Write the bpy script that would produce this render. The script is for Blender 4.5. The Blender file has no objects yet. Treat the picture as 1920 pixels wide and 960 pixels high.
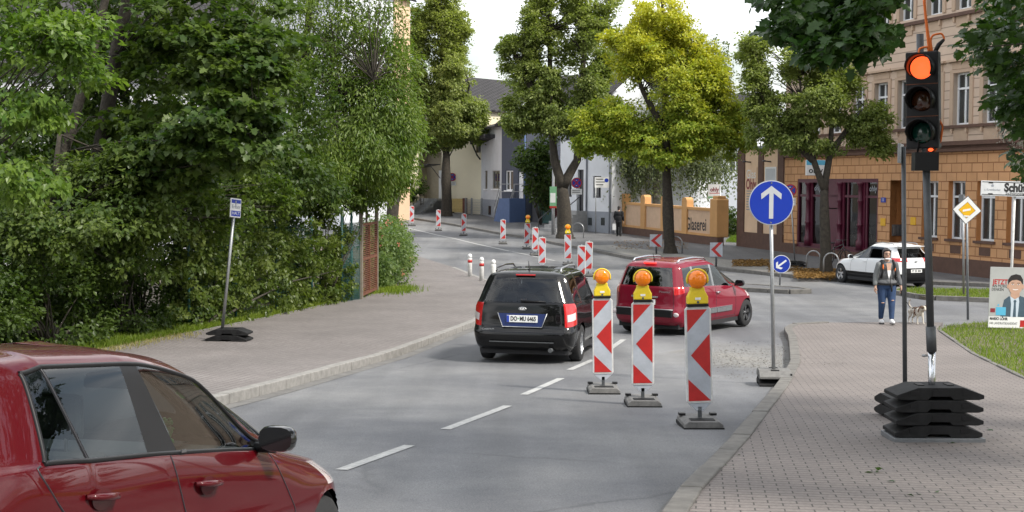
import bpy, bmesh, math, random
import numpy as np
from mathutils import Vector, Matrix
random.seed(7); rng = np.random.default_rng(7)
SC = bpy.context.scene
COL = SC.collection
# ------------------------------------------------------------------ camera
FPX = 2500.0                      # focal length in pixels of a 1920 px wide picture
CAM = np.array([0, 0, 2.5])
_p = math.atan(135 / FPX); _r = math.radians(.3)
_F = np.array([0, math.cos(_p), -math.sin(_p)]); _R0 = np.array([1., 0, 0]); _U0 = np.cross(_R0, _F)
_R = math.cos(_r) * _R0 + math.sin(_r) * _U0; _U = -math.sin(_r) * _R0 + math.cos(_r) * _U0
cd = bpy.data.cameras.new('camera'); cam = bpy.data.objects.new('camera', cd); COL.objects.link(cam)
cam.matrix_world = Matrix(((_R[0], _U[0], -_F[0], CAM[0]), (_R[1], _U[1], -_F[1], CAM[1]), (_R[2], _U[2], -_F[2], CAM[2]), (0, 0, 0, 1)))
cd.sensor_width = 36; cd.lens = 36 * FPX / 1920; cd.clip_end = 5000; cd.clip_start = .1
SC.camera = cam
# ------------------------------------------------------------------ world and sun
SUN_EL = math.radians(48); SUN_AZ = math.radians(124)     # azimuth clockwise from +Y: from the right
w = bpy.data.worlds.new('World'); SC.world = w; w.use_nodes = True
nt = w.node_tree; nt.nodes.clear()
out = nt.nodes.new('ShaderNodeOutputWorld'); bg = nt.nodes.new('ShaderNodeBackground'); bg.inputs[1].default_value = .112
sky = nt.nodes.new('ShaderNodeTexSky'); sky.sky_type = 'NISHITA'; sky.sun_disc = False
sky.sun_elevation = SUN_EL; sky.sun_rotation = SUN_AZ; sky.air_density = 1.3; sky.dust_density = 2.5
tc = nt.nodes.new('ShaderNodeTexCoord'); mp = nt.nodes.new('ShaderNodeMapping'); mp.inputs['Scale'].default_value = (1, 1, 2.6)
nz = nt.nodes.new('ShaderNodeTexNoise'); nz.inputs['Scale'].default_value = 2.2; nz.inputs['Detail'].default_value = 9; nz.inputs['Roughness'].default_value = .55
cr = nt.nodes.new('ShaderNodeValToRGB'); cr.color_ramp.elements[0].position = .34; cr.color_ramp.elements[1].position = .54
cr.color_ramp.elements[0].color = (.2, .2, .2, 1); cr.color_ramp.elements[1].color = (1, 1, 1, 1)
mx = nt.nodes.new('ShaderNodeMix'); mx.data_type = 'RGBA'; 
nz2 = nt.nodes.new('ShaderNodeTexNoise'); nz2.inputs['Scale'].default_value = 4.5; nz2.inputs['Detail'].default_value = 7
cr2 = nt.nodes.new('ShaderNodeValToRGB'); cr2.color_ramp.elements[0].position = .36; cr2.color_ramp.elements[1].position = .64
cr2.color_ramp.elements[0].color = (.46, .49, .53, 1); cr2.color_ramp.elements[1].color = (1, 1, 1, 1)
vm = nt.nodes.new('ShaderNodeVectorMath'); vm.operation = 'SCALE'; vm.inputs['Scale'].default_value = 9.6
nt.links.new(mp.outputs[0], nz2.inputs['Vector']); nt.links.new(nz2.outputs[0], cr2.inputs[0]); nt.links.new(cr2.outputs[0], vm.inputs[0]); nt.links.new(vm.outputs[0], mx.inputs[7])
L = nt.links.new
L(tc.outputs['Generated'], mp.inputs[0]); L(mp.outputs[0], nz.inputs['Vector']); L(nz.outputs[0], cr.inputs[0])
L(cr.outputs[0], mx.inputs[0]); L(sky.outputs[0], mx.inputs[6]); L(mx.outputs[2], bg.inputs[0]); L(bg.outputs[0], out.inputs[0])
sd = bpy.data.lights.new('sun', 'SUN'); sd.energy = 2.4; sd.angle = math.radians(7); sd.color = (1, .95, .86)
so = bpy.data.objects.new('sun', sd); COL.objects.link(so)
to_sun = Vector((math.sin(SUN_AZ) * math.cos(SUN_EL), math.cos(SUN_AZ) * math.cos(SUN_EL), math.sin(SUN_EL)))
so.rotation_euler = to_sun.to_track_quat('Z', 'Y').to_euler()
SC.view_settings.view_transform = 'Standard'; SC.view_settings.look = 'None'; SC.view_settings.gamma = 1
SC.view_settings.exposure = .97; SC.view_settings.use_curve_mapping = False
SC.cycles.max_bounces = 8; SC.cycles.transparent_max_bounces = 12
try: SC.cycles.use_denoising = True
except Exception: pass
# ------------------------------------------------------------------ survey: the ground height and pixel rays used to measure where things stand
GY = [-60, 0, 5, 8, 12, 14, 16, 18, 24, 30, 38, 46, 54, 62, 70, 78, 87, 100, 130, 300, 3000]
GZ = [2.6, .78, .43, .22, .02, -.08, -.22, -.34, -.64, -.76, -.88, -.92, -.85, -.74, -.65, -.5, -.2, .3, 1.2, 3, 10]
def g(y): return float(np.interp(y, GY, GZ))
def ray(x, y): return _F * FPX + _R * (x - 960) + _U * (480 - y)
def at(x, y, Y):
    v = ray(x, y); return CAM + v * (Y / v[1])
def G(x, y, zo=0.):
    v = ray(x, y); q = CAM
    for Y in np.arange(4, 220, .04):
        q = CAM + v * (Y / v[1])
        if q[2] <= g(Y) + zo: break
    return q
# ------------------------------------------------------------------ materials
M = {}
def mat(name, col, rough=.6, metal=0., var=0., scale=6., bump=0., coat=0., spec=.5, back=None, emit=None, es=1., det=6, bscale=None):
    m = bpy.data.materials.new(name); m.use_nodes = True; t = m.node_tree; b = t.nodes['Principled BSDF']
    c = tuple(col) + (1,)
    b.inputs['Base Color'].default_value = c; b.inputs['Roughness'].default_value = rough; b.inputs['Metallic'].default_value = metal
    b.inputs['Specular IOR Level'].default_value = spec
    if coat: b.inputs['Coat Weight'].default_value = coat; b.inputs['Coat Roughness'].default_value = .03
    if emit: b.inputs['Emission Color'].default_value = tuple(emit) + (1,); b.inputs['Emission Strength'].default_value = es
    if var or bump:
        tcn = t.nodes.new('ShaderNodeTexCoord'); n = t.nodes.new('ShaderNodeTexNoise'); n.inputs['Scale'].default_value = scale
        n.inputs['Detail'].default_value = det; n.inputs['Roughness'].default_value = .65
        t.links.new(tcn.outputs['Object'], n.inputs['Vector'])
        if var:
            r = t.nodes.new('ShaderNodeValToRGB'); r.color_ramp.elements[0].position = .3; r.color_ramp.elements[1].position = .72
            r.color_ramp.elements[0].color = tuple(max(0, x * (1 - var)) for x in col) + (1,); r.color_ramp.elements[1].color = tuple(min(1, x * (1 + var * .7)) for x in col) + (1,)
            t.links.new(n.outputs[0], r.inputs[0]); t.links.new(r.outputs[0], b.inputs['Base Color'])
        if bump:
            n2 = n
            if bscale:
                n2 = t.nodes.new('ShaderNodeTexNoise'); n2.inputs['Scale'].default_value = bscale; n2.inputs['Detail'].default_value = 4; t.links.new(tcn.outputs['Object'], n2.inputs['Vector'])
            bp = t.nodes.new('ShaderNodeBump'); bp.inputs['Strength'].default_value = bump; bp.inputs['Distance'].default_value = .02
            t.links.new(n2.outputs[0], bp.inputs['Height']); t.links.new(bp.outputs[0], b.inputs['Normal'])
    if back:                                           # the inner side of a thin shell has its own lining
        o = t.nodes['Material Output']; ge = t.nodes.new('ShaderNodeNewGeometry'); ms = t.nodes.new('ShaderNodeMixShader'); d = t.nodes.new('ShaderNodeBsdfDiffuse')
        d.inputs[0].default_value = tuple(back) + (1,)
        t.links.new(ge.outputs['Backfacing'], ms.inputs[0]); t.links.new(b.outputs[0], ms.inputs[1]); t.links.new(d.outputs[0], ms.inputs[2]); t.links.new(ms.outputs[0], o.inputs[0])
    M[name] = m; return m
def glass(name, tint, refl=1.5, rough=.01):
    m = bpy.data.materials.new(name); m.use_nodes = True; t = m.node_tree; t.nodes.clear()
    o = t.nodes.new('ShaderNodeOutputMaterial'); tr = t.nodes.new('ShaderNodeBsdfTransparent'); tr.inputs[0].default_value = tuple(tint) + (1,)
    gl = t.nodes.new('ShaderNodeBsdfGlossy'); gl.inputs['Roughness'].default_value = rough; gl.inputs['Color'].default_value = (1, 1, 1, 1)
    fr = t.nodes.new('ShaderNodeFresnel'); fr.inputs[0].default_value = refl
    ge = t.nodes.new('ShaderNodeNewGeometry'); ng = t.nodes.new('ShaderNodeMix'); ng.data_type = 'VECTOR'
    neg = t.nodes.new('ShaderNodeVectorMath'); neg.operation = 'SCALE'; neg.inputs['Scale'].default_value = -1
    ms = t.nodes.new('ShaderNodeMixShader')
    t.links.new(fr.outputs[0], ms.inputs[0]); t.links.new(tr.outputs[0], ms.inputs[1]); t.links.new(gl.outputs[0], ms.inputs[2]); t.links.new(ms.outputs[0], o.inputs[0])
    t.nodes.remove(ng); t.nodes.remove(neg); t.nodes.remove(ge)
    M[name] = m; return m
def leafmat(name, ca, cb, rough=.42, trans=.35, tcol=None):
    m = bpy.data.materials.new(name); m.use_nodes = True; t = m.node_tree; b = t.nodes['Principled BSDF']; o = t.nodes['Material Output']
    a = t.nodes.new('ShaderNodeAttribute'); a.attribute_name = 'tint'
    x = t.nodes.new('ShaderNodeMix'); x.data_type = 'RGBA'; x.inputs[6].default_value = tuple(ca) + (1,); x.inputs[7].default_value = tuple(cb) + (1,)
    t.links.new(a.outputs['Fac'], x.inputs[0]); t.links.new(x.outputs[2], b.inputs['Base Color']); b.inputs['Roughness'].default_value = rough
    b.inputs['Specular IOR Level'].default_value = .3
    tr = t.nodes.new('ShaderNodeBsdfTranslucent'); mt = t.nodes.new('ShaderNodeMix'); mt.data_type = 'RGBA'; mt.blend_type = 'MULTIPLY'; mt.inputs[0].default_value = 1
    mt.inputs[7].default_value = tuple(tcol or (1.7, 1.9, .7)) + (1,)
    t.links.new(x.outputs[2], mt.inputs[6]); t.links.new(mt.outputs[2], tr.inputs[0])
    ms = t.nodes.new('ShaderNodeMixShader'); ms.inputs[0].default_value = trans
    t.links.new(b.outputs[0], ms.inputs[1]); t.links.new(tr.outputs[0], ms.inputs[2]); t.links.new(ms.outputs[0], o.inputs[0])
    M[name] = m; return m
def nodes(m): return m.node_tree.nodes, m.node_tree.links, m.node_tree.nodes['Principled BSDF']
def N(t, kind, **kw):
    n = t.nodes.new(kind)
    for k, v in kw.items():
        if k in n.inputs.keys() if hasattr(n.inputs, 'keys') else False: n.inputs[k].default_value = v
        else: setattr(n, k, v)
    return n
def brickmat(name, c1, c2, cm, bw, bh, mortar, rot=0., rough=.85, vertical=False, var=.15, stain=.25, bump=.4, offset=.5, stain2=None, stscale=.35):
    m = bpy.data.materials.new(name); m.use_nodes = True; t = m.node_tree; ns, ls, b = nodes(m)
    tcn = ns.new('ShaderNodeTexCoord'); mpn = ns.new('ShaderNodeMapping')
    mpn.inputs['Rotation'].default_value = (math.radians(90) if vertical else 0, 0, rot)
    if vertical: mpn.inputs['Rotation'].default_value = (-math.radians(90), 0, 0)
    br = ns.new('ShaderNodeTexBrick'); br.offset = offset
    br.inputs['Color1'].default_value = tuple(c1) + (1,); br.inputs['Color2'].default_value = tuple(c2) + (1,); br.inputs['Mortar'].default_value = tuple(cm) + (1,)
    br.inputs['Scale'].default_value = 1; br.inputs['Mortar Size'].default_value = mortar; br.inputs['Brick Width'].default_value = bw; br.inputs['Row Height'].default_value = bh
    br.inputs['Mortar Smooth'].default_value = .1
    ls.new(tcn.outputs['Object'], mpn.inputs[0]); ls.new(mpn.outputs[0], br.inputs['Vector'])
    n = ns.new('ShaderNodeTexNoise'); n.inputs['Scale'].default_value = stscale; n.inputs['Detail'].default_value = 8; n.inputs['Roughness'].default_value = .65
    ls.new(tcn.outputs['Object'], n.inputs['Vector'])
    r = ns.new('ShaderNodeValToRGB'); r.color_ramp.elements[0].position = .35; r.color_ramp.elements[1].position = .68
    k = 1 - stain; r.color_ramp.elements[0].color = (stain2 or (k, k, k)) + (1,); r.color_ramp.elements[1].color = (1, 1, 1, 1)
    ls.new(n.outputs[0], r.inputs[0])
    n3 = ns.new('ShaderNodeTexNoise'); n3.inputs['Scale'].default_value = 40; n3.inputs['Detail'].default_value = 5; ls.new(tcn.outputs['Object'], n3.inputs['Vector'])
    r3 = ns.new('ShaderNodeValToRGB'); r3.color_ramp.elements[0].position = .3; r3.color_ramp.elements[1].position = .7
    r3.color_ramp.elements[0].color = (1 - var,) * 3 + (1,); r3.color_ramp.elements[1].color = (1 + 0 * var,) * 3 + (1,); ls.new(n3.outputs[0], r3.inputs[0])
    x = ns.new('ShaderNodeMix'); x.data_type = 'RGBA'; x.blend_type = 'MULTIPLY'; x.inputs[0].default_value = 1; ls.new(br.outputs['Color'], x.inputs[6]); ls.new(r.outputs[0], x.inputs[7])
    y = ns.new('ShaderNodeMix'); y.data_type = 'RGBA'; y.blend_type = 'MULTIPLY'; y.inputs[0].default_value = 1; ls.new(x.outputs[2], y.inputs[6]); ls.new(r3.outputs[0], y.inputs[7])
    ls.new(y.outputs[2], b.inputs['Base Color']); b.inputs['Roughness'].default_value = rough
    iv = ns.new('ShaderNodeMath'); iv.operation = 'SUBTRACT'; iv.inputs[0].default_value = 1; ls.new(br.outputs['Fac'], iv.inputs[1])
    bp = ns.new('ShaderNodeBump'); bp.inputs['Strength'].default_value = bump; bp.inputs['Distance'].default_value = .01; ls.new(iv.outputs[0], bp.inputs['Height']); ls.new(bp.outputs[0], b.inputs['Normal'])
    M[name] = m; return m
# ------------------------------------------------------------------ mesh builder
class MB:
    def __init__(s): s.v = []; s.f = []; s.m = []; s.sm = []
    def add(s, vs, fs, mi=0, smooth=False):
        o = len(s.v); s.v += [tuple(p) for p in vs]
        for f in fs: s.f.append(tuple(i + o for i in f)); s.m.append(mi); s.sm.append(smooth)
    def box(s, x0, x1, y0, y1, z0, z1, mi=0):
        s.add([(x0, y0, z0), (x1, y0, z0), (x1, y1, z0), (x0, y1, z0), (x0, y0, z1), (x1, y0, z1), (x1, y1, z1), (x0, y1, z1)],
              [(3, 2, 1, 0), (4, 5, 6, 7), (0, 1, 5, 4), (1, 2, 6, 5), (2, 3, 7, 6), (3, 0, 4, 7)], mi)
    def prism(s, poly, y0, y1, mi=0):          # poly of (x,z), counter-clockwise seen from -y
        n = len(poly); vs = [(x, y0, z) for x, z in poly] + [(x, y1, z) for x, z in poly]
        s.add(vs, [tuple(range(n)), tuple(range(2 * n - 1, n - 1, -1))] + [(i, i + n, (i + 1) % n + n, (i + 1) % n) for i in range(n)], mi)
    def hprism(s, poly, z0, z1, mi=0):         # poly of (x,y) ccw seen from above
        n = len(poly); vs = [(x, y, z0) for x, y in poly] + [(x, y, z1) for x, y in poly]
        s.add(vs, [tuple(range(n - 1, -1, -1)), tuple(range(n, 2 * n))] + [(i, (i + 1) % n, (i + 1) % n + n, i + n) for i in range(n)], mi)
    def tube(s, pts, rad, n=8, mi=0, cap=True):
        pts = [Vector(p) for p in pts]
        if not hasattr(rad, '__len__'): rad = [rad] * len(pts)
        vs = []; k = len(pts); side = None
        for i, p in enumerate(pts):
            d = (pts[min(i + 1, k - 1)] - pts[max(i - 1, 0)])
            if d.length < 1e-9: d = Vector((0, 0, 1))
            d.normalize()
            if side is None:
                side = d.orthogonal().normalized()
            else:
                side = side - d * side.dot(d)
                side = side.normalized() if side.length > 1e-6 else d.orthogonal().normalized()
            b = d.cross(side)
            for j in range(n):
                a = 2 * math.pi * j / n; vs.append(p + (side * math.cos(a) + b * math.sin(a)) * rad[i])
        fs = [(i * n + j, i * n + (j + 1) % n, (i + 1) * n + (j + 1) % n, (i + 1) * n + j) for i in range(k - 1) for j in range(n)]
        s.add(vs, fs, mi, True)
        if cap:
            o = len(s.v) - len(vs)
            s.f += [tuple(o + j for j in range(n - 1, -1, -1)), tuple(o + (k - 1) * n + j for j in range(n))]; s.m += [mi, mi]; s.sm += [False, False]
    def lathe(s, prof, n=24, axis='z', c=(0, 0, 0), mi=0, smooth=True, cap=True):   # prof of (r, h)
        vs = []
        for r, h in prof:
            for j in range(n):
                a = 2 * math.pi * j / n; x, y = r * math.cos(a), r * math.sin(a)
                p = {'z': (x, y, h), 'y': (x, h, -y), 'x': (h, x, y)}[axis]
                vs.append((p[0] + c[0], p[1] + c[1], p[2] + c[2]))
        k = len(prof)
        fs = [(i * n + j, i * n + (j + 1) % n, (i + 1) * n + (j + 1) % n, (i + 1) * n + j) for i in range(k - 1) for j in range(n)]
        s.add(vs, fs, mi, smooth)
        o = len(s.v) - len(vs)
        if not cap: return
        if prof[0][0] > 1e-6: s.f.append(tuple(o + j for j in range(n - 1, -1, -1))); s.m.append(mi); s.sm.append(False)
        if prof[-1][0] > 1e-6: s.f.append(tuple(o + (k - 1) * n + j for j in range(n))); s.m.append(mi); s.sm.append(False)
    def ball(s, c, r, n=12, mi=0):
        r = r if hasattr(r, '__len__') else (r, r, r); k = n // 2; vs = []
        for i in range(k + 1):
            t = math.pi * i / k
            for j in range(n):
                a = 2 * math.pi * j / n; vs.append((c[0] + r[0] * math.sin(t) * math.cos(a), c[1] + r[1] * math.sin(t) * math.sin(a), c[2] - r[2] * math.cos(t)))
        s.add(vs, [(i * n + j, i * n + (j + 1) % n, (i + 1) * n + (j + 1) % n, (i + 1) * n + j) for i in range(k) for j in range(n)], mi, True)
    def wall(s, x0, x1, z0, z1, holes, y=0., rev=.18, mi=0, rmi=None):    # a wall face looking to -y, with openings and their reveals
        xs = sorted({x0, x1, *[h[0] for h in holes], *[h[1] for h in holes]}); zs = sorted({z0, z1, *[h[2] for h in holes], *[h[3] for h in holes]})
        for i in range(len(xs) - 1):
            for j in range(len(zs) - 1):
                cx, cz = (xs[i] + xs[i + 1]) / 2, (zs[j] + zs[j + 1]) / 2
                if any(h[0] < cx < h[1] and h[2] < cz < h[3] for h in holes): continue
                s.add([(xs[i], y, zs[j]), (xs[i + 1], y, zs[j]), (xs[i + 1], y, zs[j + 1]), (xs[i], y, zs[j + 1])], [(0, 1, 2, 3)], mi)
        r = mi if rmi is None else rmi
        for a, b, c, d in holes:
            q = [(a, y, c), (b, y, c), (b, y, d), (a, y, d), (a, y + rev, c), (b, y + rev, c), (b, y + rev, d), (a, y + rev, d)]
            s.add(q, [(0, 4, 5, 1), (1, 5, 6, 2), (2, 6, 7, 3), (3, 7, 4, 0)], r)
    def build(s, name, mats, parent=None, bevel=0., loc=None, merge=False, segs=2):
        me = bpy.data.meshes.new(name); me.from_pydata(s.v, [], s.f)
        for m_ in (mats if isinstance(mats, (list, tuple)) else [mats]): me.materials.append(M[m_] if isinstance(m_, str) else m_)
        me.polygons.foreach_set('material_index', s.m); me.polygons.foreach_set('use_smooth', s.sm)
        if merge:
            bm = bmesh.new(); bm.from_mesh(me); bmesh.ops.remove_doubles(bm, verts=bm.verts, dist=1e-4); bm.to_mesh(me); bm.free()
        if bevel:
            bm = bmesh.new(); bm.from_mesh(me); bmesh.ops.remove_doubles(bm, verts=bm.verts, dist=1e-5)
            es = [e for e in bm.edges if len(e.link_faces) == 2 and e.calc_face_angle(0) > .6]
            bmesh.ops.bevel(bm, geom=es, offset=bevel, segments=segs, affect='EDGES', profile=.5, clamp_overlap=True)
            bm.to_mesh(me); bm.free()
        me.update()
        o = bpy.data.objects.new(name, me); COL.objects.link(o)
        if parent is not None: o.parent = parent
        if loc is not None: o.location = loc
        return o
def tag(o, label=None, cat=None, group=None, kind=None):
    if label: o['label'] = label
    if cat: o['category'] = cat
    if group: o['group'] = group
    if kind: o['kind'] = kind
    return o
def thing(name, label, cat, loc=(0, 0, 0), rz=0., group=None, tilt=(0, 0)):
    o = bpy.data.objects.new(name, None); COL.objects.link(o); o.empty_display_size = .2
    o.location = tuple(loc); o.rotation_euler = (tilt[0], tilt[1], rz); return tag(o, label, cat, group)
def copy_tree(o, parent=None):
    c = o.copy(); COL.objects.link(c)
    if parent is not None: c.parent = parent
    for ch in list(o.children): copy_tree(ch, c)
    return c
def text(s, size, name, m, parent, loc, w=None, bold=0., ext=.001, align='CENTER', rz=0.):    # lettering that faces -y, centred at loc
    cu = bpy.data.curves.new(name, 'FONT'); cu.body = s; cu.size = size; cu.align_x = align; cu.align_y = 'CENTER'; cu.extrude = ext; cu.offset = bold; cu.resolution_u = 3
    o = bpy.data.objects.new(name, cu); COL.objects.link(o)
    bpy.context.view_layer.update()
    me = bpy.data.meshes.new_from_object(o.evaluated_get(bpy.context.evaluated_depsgraph_get()))
    bpy.data.objects.remove(o); me.materials.clear(); me.materials.append(M[m])
    if len(me.vertices) == 0: return None
    co = np.empty(len(me.vertices) * 3); me.vertices.foreach_get('co', co); co = co.reshape(-1, 3)
    if w: co[:, 0] *= w / max(1e-6, np.ptp(co[:, 0]))
    c2 = np.stack([co[:, 0], -co[:, 2], co[:, 1]], 1); me.vertices.foreach_set('co', c2.ravel()); me.update()
    t = bpy.data.objects.new(name, me); COL.objects.link(t); t.parent = parent; t.location = loc
    if rz: t.rotation_euler = (0, 0, rz)
    return t
def pchip(x, y, xi):                                   # monotone cubic along axis 0
    x = np.asarray(x, float); y = np.asarray(y, float); n = len(x); h = np.diff(x); sh = (n - 1,) + (1,) * (y.ndim - 1)
    dl = np.diff(y, axis=0) / h.reshape(sh); d = np.zeros_like(y)
    for i in range(1, n - 1):
        w1 = 2 * h[i] + h[i - 1]; w2 = h[i] + 2 * h[i - 1]; a, b = dl[i - 1], dl[i]
        with np.errstate(all='ignore'): v = (w1 + w2) / (w1 / a + w2 / b)
        d[i] = np.where(a * b > 0, v, 0)
    d[0] = dl[0]; d[-1] = dl[-1]
    xi = np.asarray(xi, float); k = np.clip(np.searchsorted(x, xi, 'right') - 1, 0, n - 2); hh = h[k]; t = (xi - x[k]) / hh
    s2 = (len(xi),) + (1,) * (y.ndim - 1); t = t.reshape(s2); hh = hh.reshape(s2)
    return (1 + 2 * t) * (1 - t) ** 2 * y[k] + t * (1 - t) ** 2 * hh * d[k] + t * t * (3 - 2 * t) * y[k + 1] + t * t * (t - 1) * hh * d[k + 1]
# ------------------------------------------------------------------ many-leaf meshes
T_LEAF = (np.array([(0, 0, 0), (.45, -.33, .07), (1, 0, -.1), (.45, .33, .07)]), [(0, 1, 2), (0, 2, 3)])
T_NARROW = (np.array([(0, 0, 0), (.45, -.16, .04), (1, 0, -.14), (.45, .16, .04)]), [(0, 1, 2), (0, 2, 3)])
T_MAPLE = (np.array([(0, 0, 0), (-.06, -.34, .02), (.22, -.27, .03), (.38, -.56, -.02), (.55, -.26, .03), (.72, -.30, 0), (1, 0, -.12),
                     (.72, .30, 0), (.55, .26, .03), (.38, .56, -.02), (.22, .27, .03), (-.06, .34, .02), (.45, 0, -.03)]),
           [(0, 1, 2, 12), (12, 2, 3, 4), (12, 4, 5, 6), (12, 6, 7, 8), (12, 8, 9, 10), (0, 12, 10, 11)])
def unit(a): return a / np.maximum(1e-9, np.linalg.norm(a, axis=-1, keepdims=True))
def leaves(name, c, d, n, size, tint, material, parent=None, tpl=T_LEAF):
    Nl = len(c); d = unit(d); n = unit(n - d * (n * d).sum(1, keepdims=True)); s = np.cross(d, n)
    P, F = tpl; k = len(P); size = np.broadcast_to(size, (Nl,)).reshape(-1, 1, 1)
    V = c[:, None, :] + size * (d[:, None, :] * P[None, :, 0:1] + s[:, None, :] * P[None, :, 1:2] + n[:, None, :] * P[None, :, 2:3])
    me = bpy.data.meshes.new(name); me.vertices.add(Nl * k); me.vertices.foreach_set('co', V.astype(np.float32).ravel())
    fl = np.concatenate([np.array(f) for f in F]); ln = np.array([len(f) for f in F]); tot = len(fl)
    loops = (np.arange(Nl)[:, None] * k + fl[None, :]).ravel(); lt = np.tile(ln, Nl); ls = np.concatenate([[0], np.cumsum(lt)[:-1]])
    me.loops.add(len(loops)); me.loops.foreach_set('vertex_index', loops.astype(np.int32))
    me.polygons.add(len(lt)); me.polygons.foreach_set('loop_start', ls.astype(np.int32)); me.polygons.foreach_set('loop_total', lt.astype(np.int32))
    a = me.attributes.new('tint', 'FLOAT', 'FACE'); a.data.foreach_set('value', np.repeat(np.clip(tint, 0, 1), len(F)).astype(np.float32))
    me.materials.append(M[material]); me.update(calc_edges=True); me.validate()
    o = bpy.data.objects.new(name, me); COL.objects.link(o)
    if parent is not None: o.parent = parent
    return o
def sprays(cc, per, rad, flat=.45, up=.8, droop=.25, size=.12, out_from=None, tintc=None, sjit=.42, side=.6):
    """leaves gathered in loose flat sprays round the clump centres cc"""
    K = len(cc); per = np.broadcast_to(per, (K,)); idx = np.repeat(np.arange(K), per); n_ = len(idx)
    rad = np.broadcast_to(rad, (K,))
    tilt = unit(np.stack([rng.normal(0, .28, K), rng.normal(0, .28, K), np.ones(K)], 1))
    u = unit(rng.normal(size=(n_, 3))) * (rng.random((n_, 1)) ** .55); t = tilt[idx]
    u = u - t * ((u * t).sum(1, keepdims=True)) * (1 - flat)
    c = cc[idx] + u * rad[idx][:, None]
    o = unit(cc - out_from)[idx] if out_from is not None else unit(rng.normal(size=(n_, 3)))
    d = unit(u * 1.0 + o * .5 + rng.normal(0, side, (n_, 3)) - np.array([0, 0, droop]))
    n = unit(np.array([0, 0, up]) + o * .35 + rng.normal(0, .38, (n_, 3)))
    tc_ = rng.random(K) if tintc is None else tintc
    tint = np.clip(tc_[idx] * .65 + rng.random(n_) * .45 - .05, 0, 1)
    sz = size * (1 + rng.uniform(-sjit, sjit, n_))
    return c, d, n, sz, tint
def shell(c, r, n, inner=.35, zmin=None):
    u = unit(rng.normal(size=(n * 3, 3))); q = (inner + (1 - inner) * rng.random((n * 3, 1)) ** .6); p = np.array(c) + u * q * np.array(r)
    if zmin is not None: p = p[p[:, 2] > zmin]
    return p[:n]
def puff(c, r, n):                                   # soft-edged cloud of clump centres
    u = rng.normal(0, .46, (n, 3)); l = np.linalg.norm(u, axis=1, keepdims=True); u = np.where(l > 1.15, u / l * (1.15 - .3 * rng.random((n, 1))), u); return np.array(c) + u * np.array(r)
def trunk_mesh(mb, pts, rads, n=10, rough=.06):
    P = [Vector(p) for p in pts]; Q = []; R = []
    for i in range(len(P) - 1):
        for t in (0, .33, .66):
            Q.append(P[i].lerp(P[i + 1], t) + Vector((random.uniform(-1, 1), random.uniform(-1, 1), 0)) * rough * rads[i] * (0 if i == 0 and t == 0 else 1)); R.append((rads[i] * (1 - t) + rads[i + 1] * t) * random.uniform(.94, 1.07))
    Q.append(P[-1]); R.append(rads[-1]); mb.tube(Q, R, n)
def limbs(mb, start_pts, targets, r0=.06, frac=.6):
    for p in targets:
        if random.random() > frac: continue
        e = Vector(p); S_ = [Vector(q) for q in start_pts]; low = [q for q in S_ if q.z < e.z - .1] or S_
        s = min(low, key=lambda q: (q - e).length * random.uniform(.75, 1.35))
        if (e - s).length < .3: continue
        m = s.lerp(e, .5) + Vector((random.uniform(-.2, .2), random.uniform(-.2, .2), random.uniform(-.05, .35)))
        q = r0 * random.uniform(.6, 1.2); mb.tube([s, s.lerp(m, .5) + Vector((0, 0, .05)), m, e], [q, q * .75, q * .5, q * .15], 5)
# ------------------------------------------------------------------ palette
mat('soil', (.12, .10, .07), .95, var=.4, scale=2, bump=.5)
mat('kerbstone', (.25, .24, .225), .85, var=.28, scale=9, bump=.4)
mat('kerb_dark', (.15, .142, .13), .9, var=.35, scale=5, bump=.4)
mat('white_line', (.40, .40, .39), .8, var=.38, scale=16, det=9)
mat('bark', (.085, .07, .052), .95, var=.5, scale=9, bump=1., bscale=22)
mat('bark_dark', (.05, .042, .032), .95, var=.5, scale=9, bump=1., bscale=22)
mat('bark_birch', (.22, .21, .19), .9, var=.6, scale=6, bump=.4)
mat('steel', (.36, .37, .38), .42, .75, var=.2, scale=8)
mat('steel_dull', (.20, .21, .22), .5, .5, var=.2, scale=10)
mat('steel_dark', (.10, .105, .11), .5, .4, var=.2, scale=10)
mat('chrome', (.62, .63, .65), .2, 1.)
mat('rubber', (.013, .013, .0135), .7, var=.55, scale=9, bump=.3, spec=.3)
mat('recycled', (.16, .155, .148), .8, var=.3, scale=14, bump=.35)
mat('black_plastic', (.010, .010, .011), .45, var=.2, scale=6, spec=.3)
mat('black_gloss', (.008, .008, .009), .12, coat=.5)
mat('dark_int', (.018, .018, .02), .75)
mat('grey_int', (.035, .036, .038), .8, var=.15)
mat('foil_white', (.42, .445, .49), .5, var=.22, scale=4)
mat('frame_white', (.60, .595, .575), .55, var=.3, scale=6)
mat('foil_red', (.46, .020, .018), .42, var=.28, scale=4)
mat('foil_blue', (.006, .035, .36), .4, var=.08, scale=5)
mat('sign_white', (.76, .76, .75), .45, var=.06)
mat('mesh_green', (.02, .12, .10), .5); mat('sign_grey', (.50, .52, .54), .45, var=.06)
mat('sign_yellow', (.75, .42, .01), .4)
mat('sign_black', (.02, .02, .02), .5)
mat('sign_green', (.18, .40, .22), .5)
mat('lamp_yellow', (.72, .53, .02), .45, var=.1)
m = mat('amber_lens', (.90, .215, .0), .12, coat=.6, var=.12, scale=60); m.node_tree.nodes['Principled BSDF'].inputs['Transmission Weight'].default_value = .0
mat('red_on', (.9, .05, .01), .3, emit=(1., .10, .025), es=1.1)
mat('red_glow', (.5, .01, .01), .3)
mat('lens_amber_off', (.06, .018, .004), .15, coat=.8)
mat('lens_green_off', (.004, .05, .035), .15, coat=.8)
mat('orange_cable', (.75, .16, .02), .5)
mat('tail_red', (.50, .012, .014), .12, coat=1.)
mat('tail_on', (.6, .02, .02), .15, coat=1., emit=(1, .03, .02), es=1.2)
mat('tail_clear', (.62, .55, .55), .12, coat=1.)
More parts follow.
